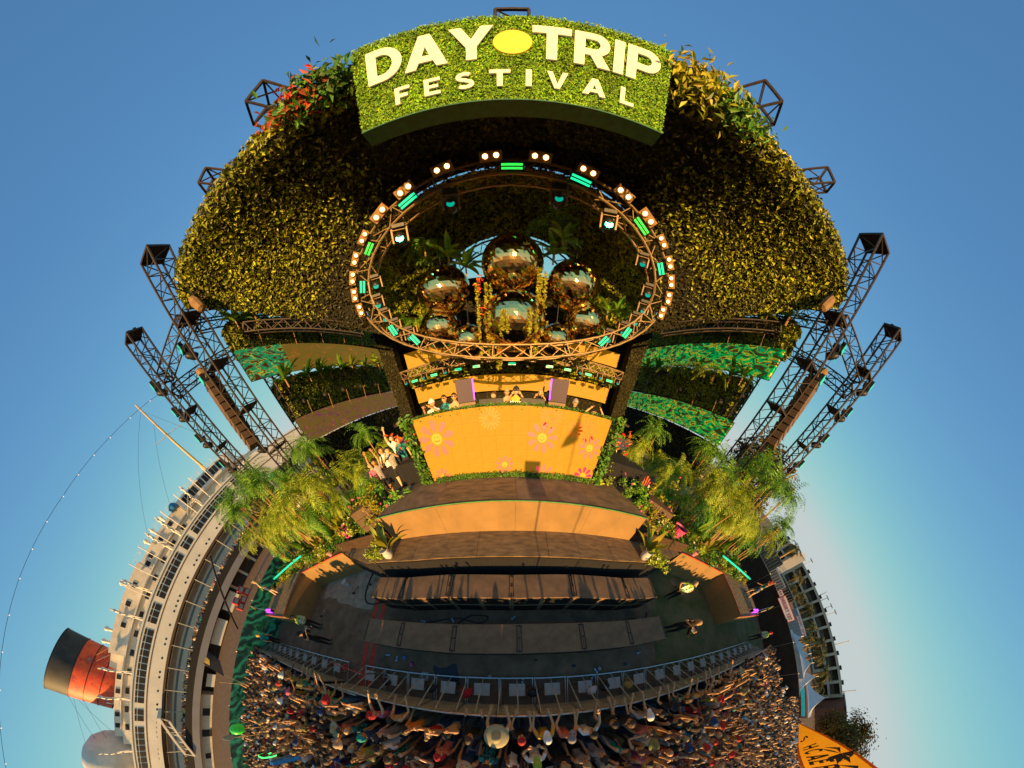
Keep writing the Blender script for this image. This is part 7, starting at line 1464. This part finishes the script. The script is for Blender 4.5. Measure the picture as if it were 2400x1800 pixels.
for x, y, rz, lab in ((-8.0, 3.0, .4, 'small work lamp on a board nearest the stage, ship-side pit'), (-10.4, 1.75, .2, 'work lamp on a board against the platform, ship-side pit'), (-6.75, 3.4, -.3, 'small board with a lamp beside the red lines'), (8.6, 3.4, .4, 'small work lamp on the grass by the platform')):
    e = empty('floor_lamp', (x, y, 0), rz, lab, 'floor lamp'); MB().bbox((-.14, -.1, 0), (.14, .1, .03)).obj('base_board', M_BOARD, e); MB().bar((0, 0, .03), (-.05, -.3, .12), .015).obj('arm', M_ALU, e); MB().box((-.05, -.32, .13), (.12, .08, .1)).obj('lamp_head', M_BLACK, e)
# hedge litter of fallen leaves on the lawn
n = 900; P = np.stack([RNG.uniform(6, 15, n), RNG.uniform(-.9, 3.0, n), RNG.uniform(.005, .02, n)], 1); leaf_cards('grass_tuft', P, np.tile([0, 0, 1], (n, 1)), .03, MATS['trodden_grass'], label='scattered grass blades on the trodden lawn in the pit', cat='grass', kind='stuff', jitter=1.4)

sp_ = bpy.data.lights.new('teal_spot', 'SPOT'); sp_.energy = 260; sp_.color = (.02, 1, .55); sp_.spot_size = R(20); sp_.spot_blend = .8; sp_.shadow_soft_size = .1
so_ = bpy.data.objects.new('teal_spot', sp_); COL.objects.link(so_); so_.location = (-11.0, 6.4, 6.2); so_.rotation_euler = (Vector((-11.0, 6.4, 6.2)) - Vector((-9.1, 2.8, 0))).to_track_quat('Z', 'Y').to_euler()
# ------------------------------------------------------------------ tidy: one piece per part, one label per thing
SKIP = ('person', 'hair', 'cap', 'hat', 'glasses', 'crown', 'frond', 'leaves', 'leaf', 'foliage', 'letter', 'window', 'tiles', 'davit', 'crowd', 'cane', 'leaf_print', 'blossom', 'vine', 'garland', 'spray', 'shrub', 'plant', 'pole', 'wire', 'mirror')
def islands(me):
    n = len(me.vertices); par = list(range(n))
    def find(a):
        while par[a] != a: par[a] = par[par[a]]; a = par[a]
        return a
    for p in me.polygons:
        v = p.vertices; a = find(v[0])
        for b in v[1:]:
            b = find(b)
            if b != a: par[b] = a
    out = {}
    for p in me.polygons: out.setdefault(find(p.vertices[0]), []).append(p.index)
    return list(out.values())
cache = {}
for o in list(COL.objects):
    if o.type != 'MESH' or o.get('kind') or o.children or any(k in o.name for k in SKIP) or len(o.data.vertices) > 1500: continue
    me = o.data
    if me.name not in cache:
        isl = islands(me); res = None
        if 2 <= len(isl) <= 9:
            res = []
            for fs in isl:
                idx = {}; fl = []
                for fi in fs: fl.append(tuple(idx.setdefault(v, len(idx)) for v in me.polygons[fi].vertices))
                m2 = bpy.data.meshes.new(me.name); m2.from_pydata([tuple(me.vertices[v].co) for v in idx], [], fl)
                for m_ in me.materials: m2.materials.append(m_)
                m2.polygons.foreach_set('material_index', [me.polygons[fi].material_index for fi in fs]); m2.polygons.foreach_set('use_smooth', [me.polygons[fi].use_smooth for fi in fs]); res.append(m2)
        elif len(isl) > 9: res = 'stuff'
        cache[me.name] = res
    res = cache[me.name]
    if res is None: continue
    if o.parent is None: continue
    if res == 'stuff': o['kind'] = 'stuff'; continue
    for m2 in res[1:]:
        c = o.copy(); c.data = m2; COL.objects.link(c); c.parent = o.parent
    o.data = res[0]
groups = {}
for o in COL.objects:
    if o.parent is None and o.get('label') and o.get('kind') is None: groups.setdefault((o['label']), []).append(o)
def ordw(i): return ['first', 'second', 'third', 'fourth', 'fifth', 'sixth', 'seventh', 'eighth', 'ninth', 'tenth'][i] if i < 10 else f'{i + 1}th' if (i + 1) % 10 not in (1, 2, 3) or 10 < i + 1 < 14 else f'{i + 1}' + {1: 'st', 2: 'nd', 3: 'rd'}[(i + 1) % 10]
bpy.context.view_layer.update()
for lab, os_ in groups.items():
    if len(os_) < 2: continue
    sided = 'ship side' in lab or 'car park side' in lab; xs_ = [o.location.x for o in os_]; ys_ = [o.location.y for o in os_]
    depth = (max(ys_) - min(ys_)) > (max(xs_) - min(xs_))
    if depth: os_.sort(key=lambda o: o.location.y); end = 'from the front'
    elif sided: os_.sort(key=lambda o: abs(o.location.x)); end = 'from the middle'
    else: os_.sort(key=lambda o: o.location.x); end = 'from the ship side'
    for i, o in enumerate(os_):
        words_ = (lab + ', ' + ordw(i) + ' ' + end).split(); o['label'] = ' '.join(words_) if len(words_) <= 16 else ' '.join(lab.split()[:11]).rstrip(',') + ', ' + ordw(i) + ' ' + end
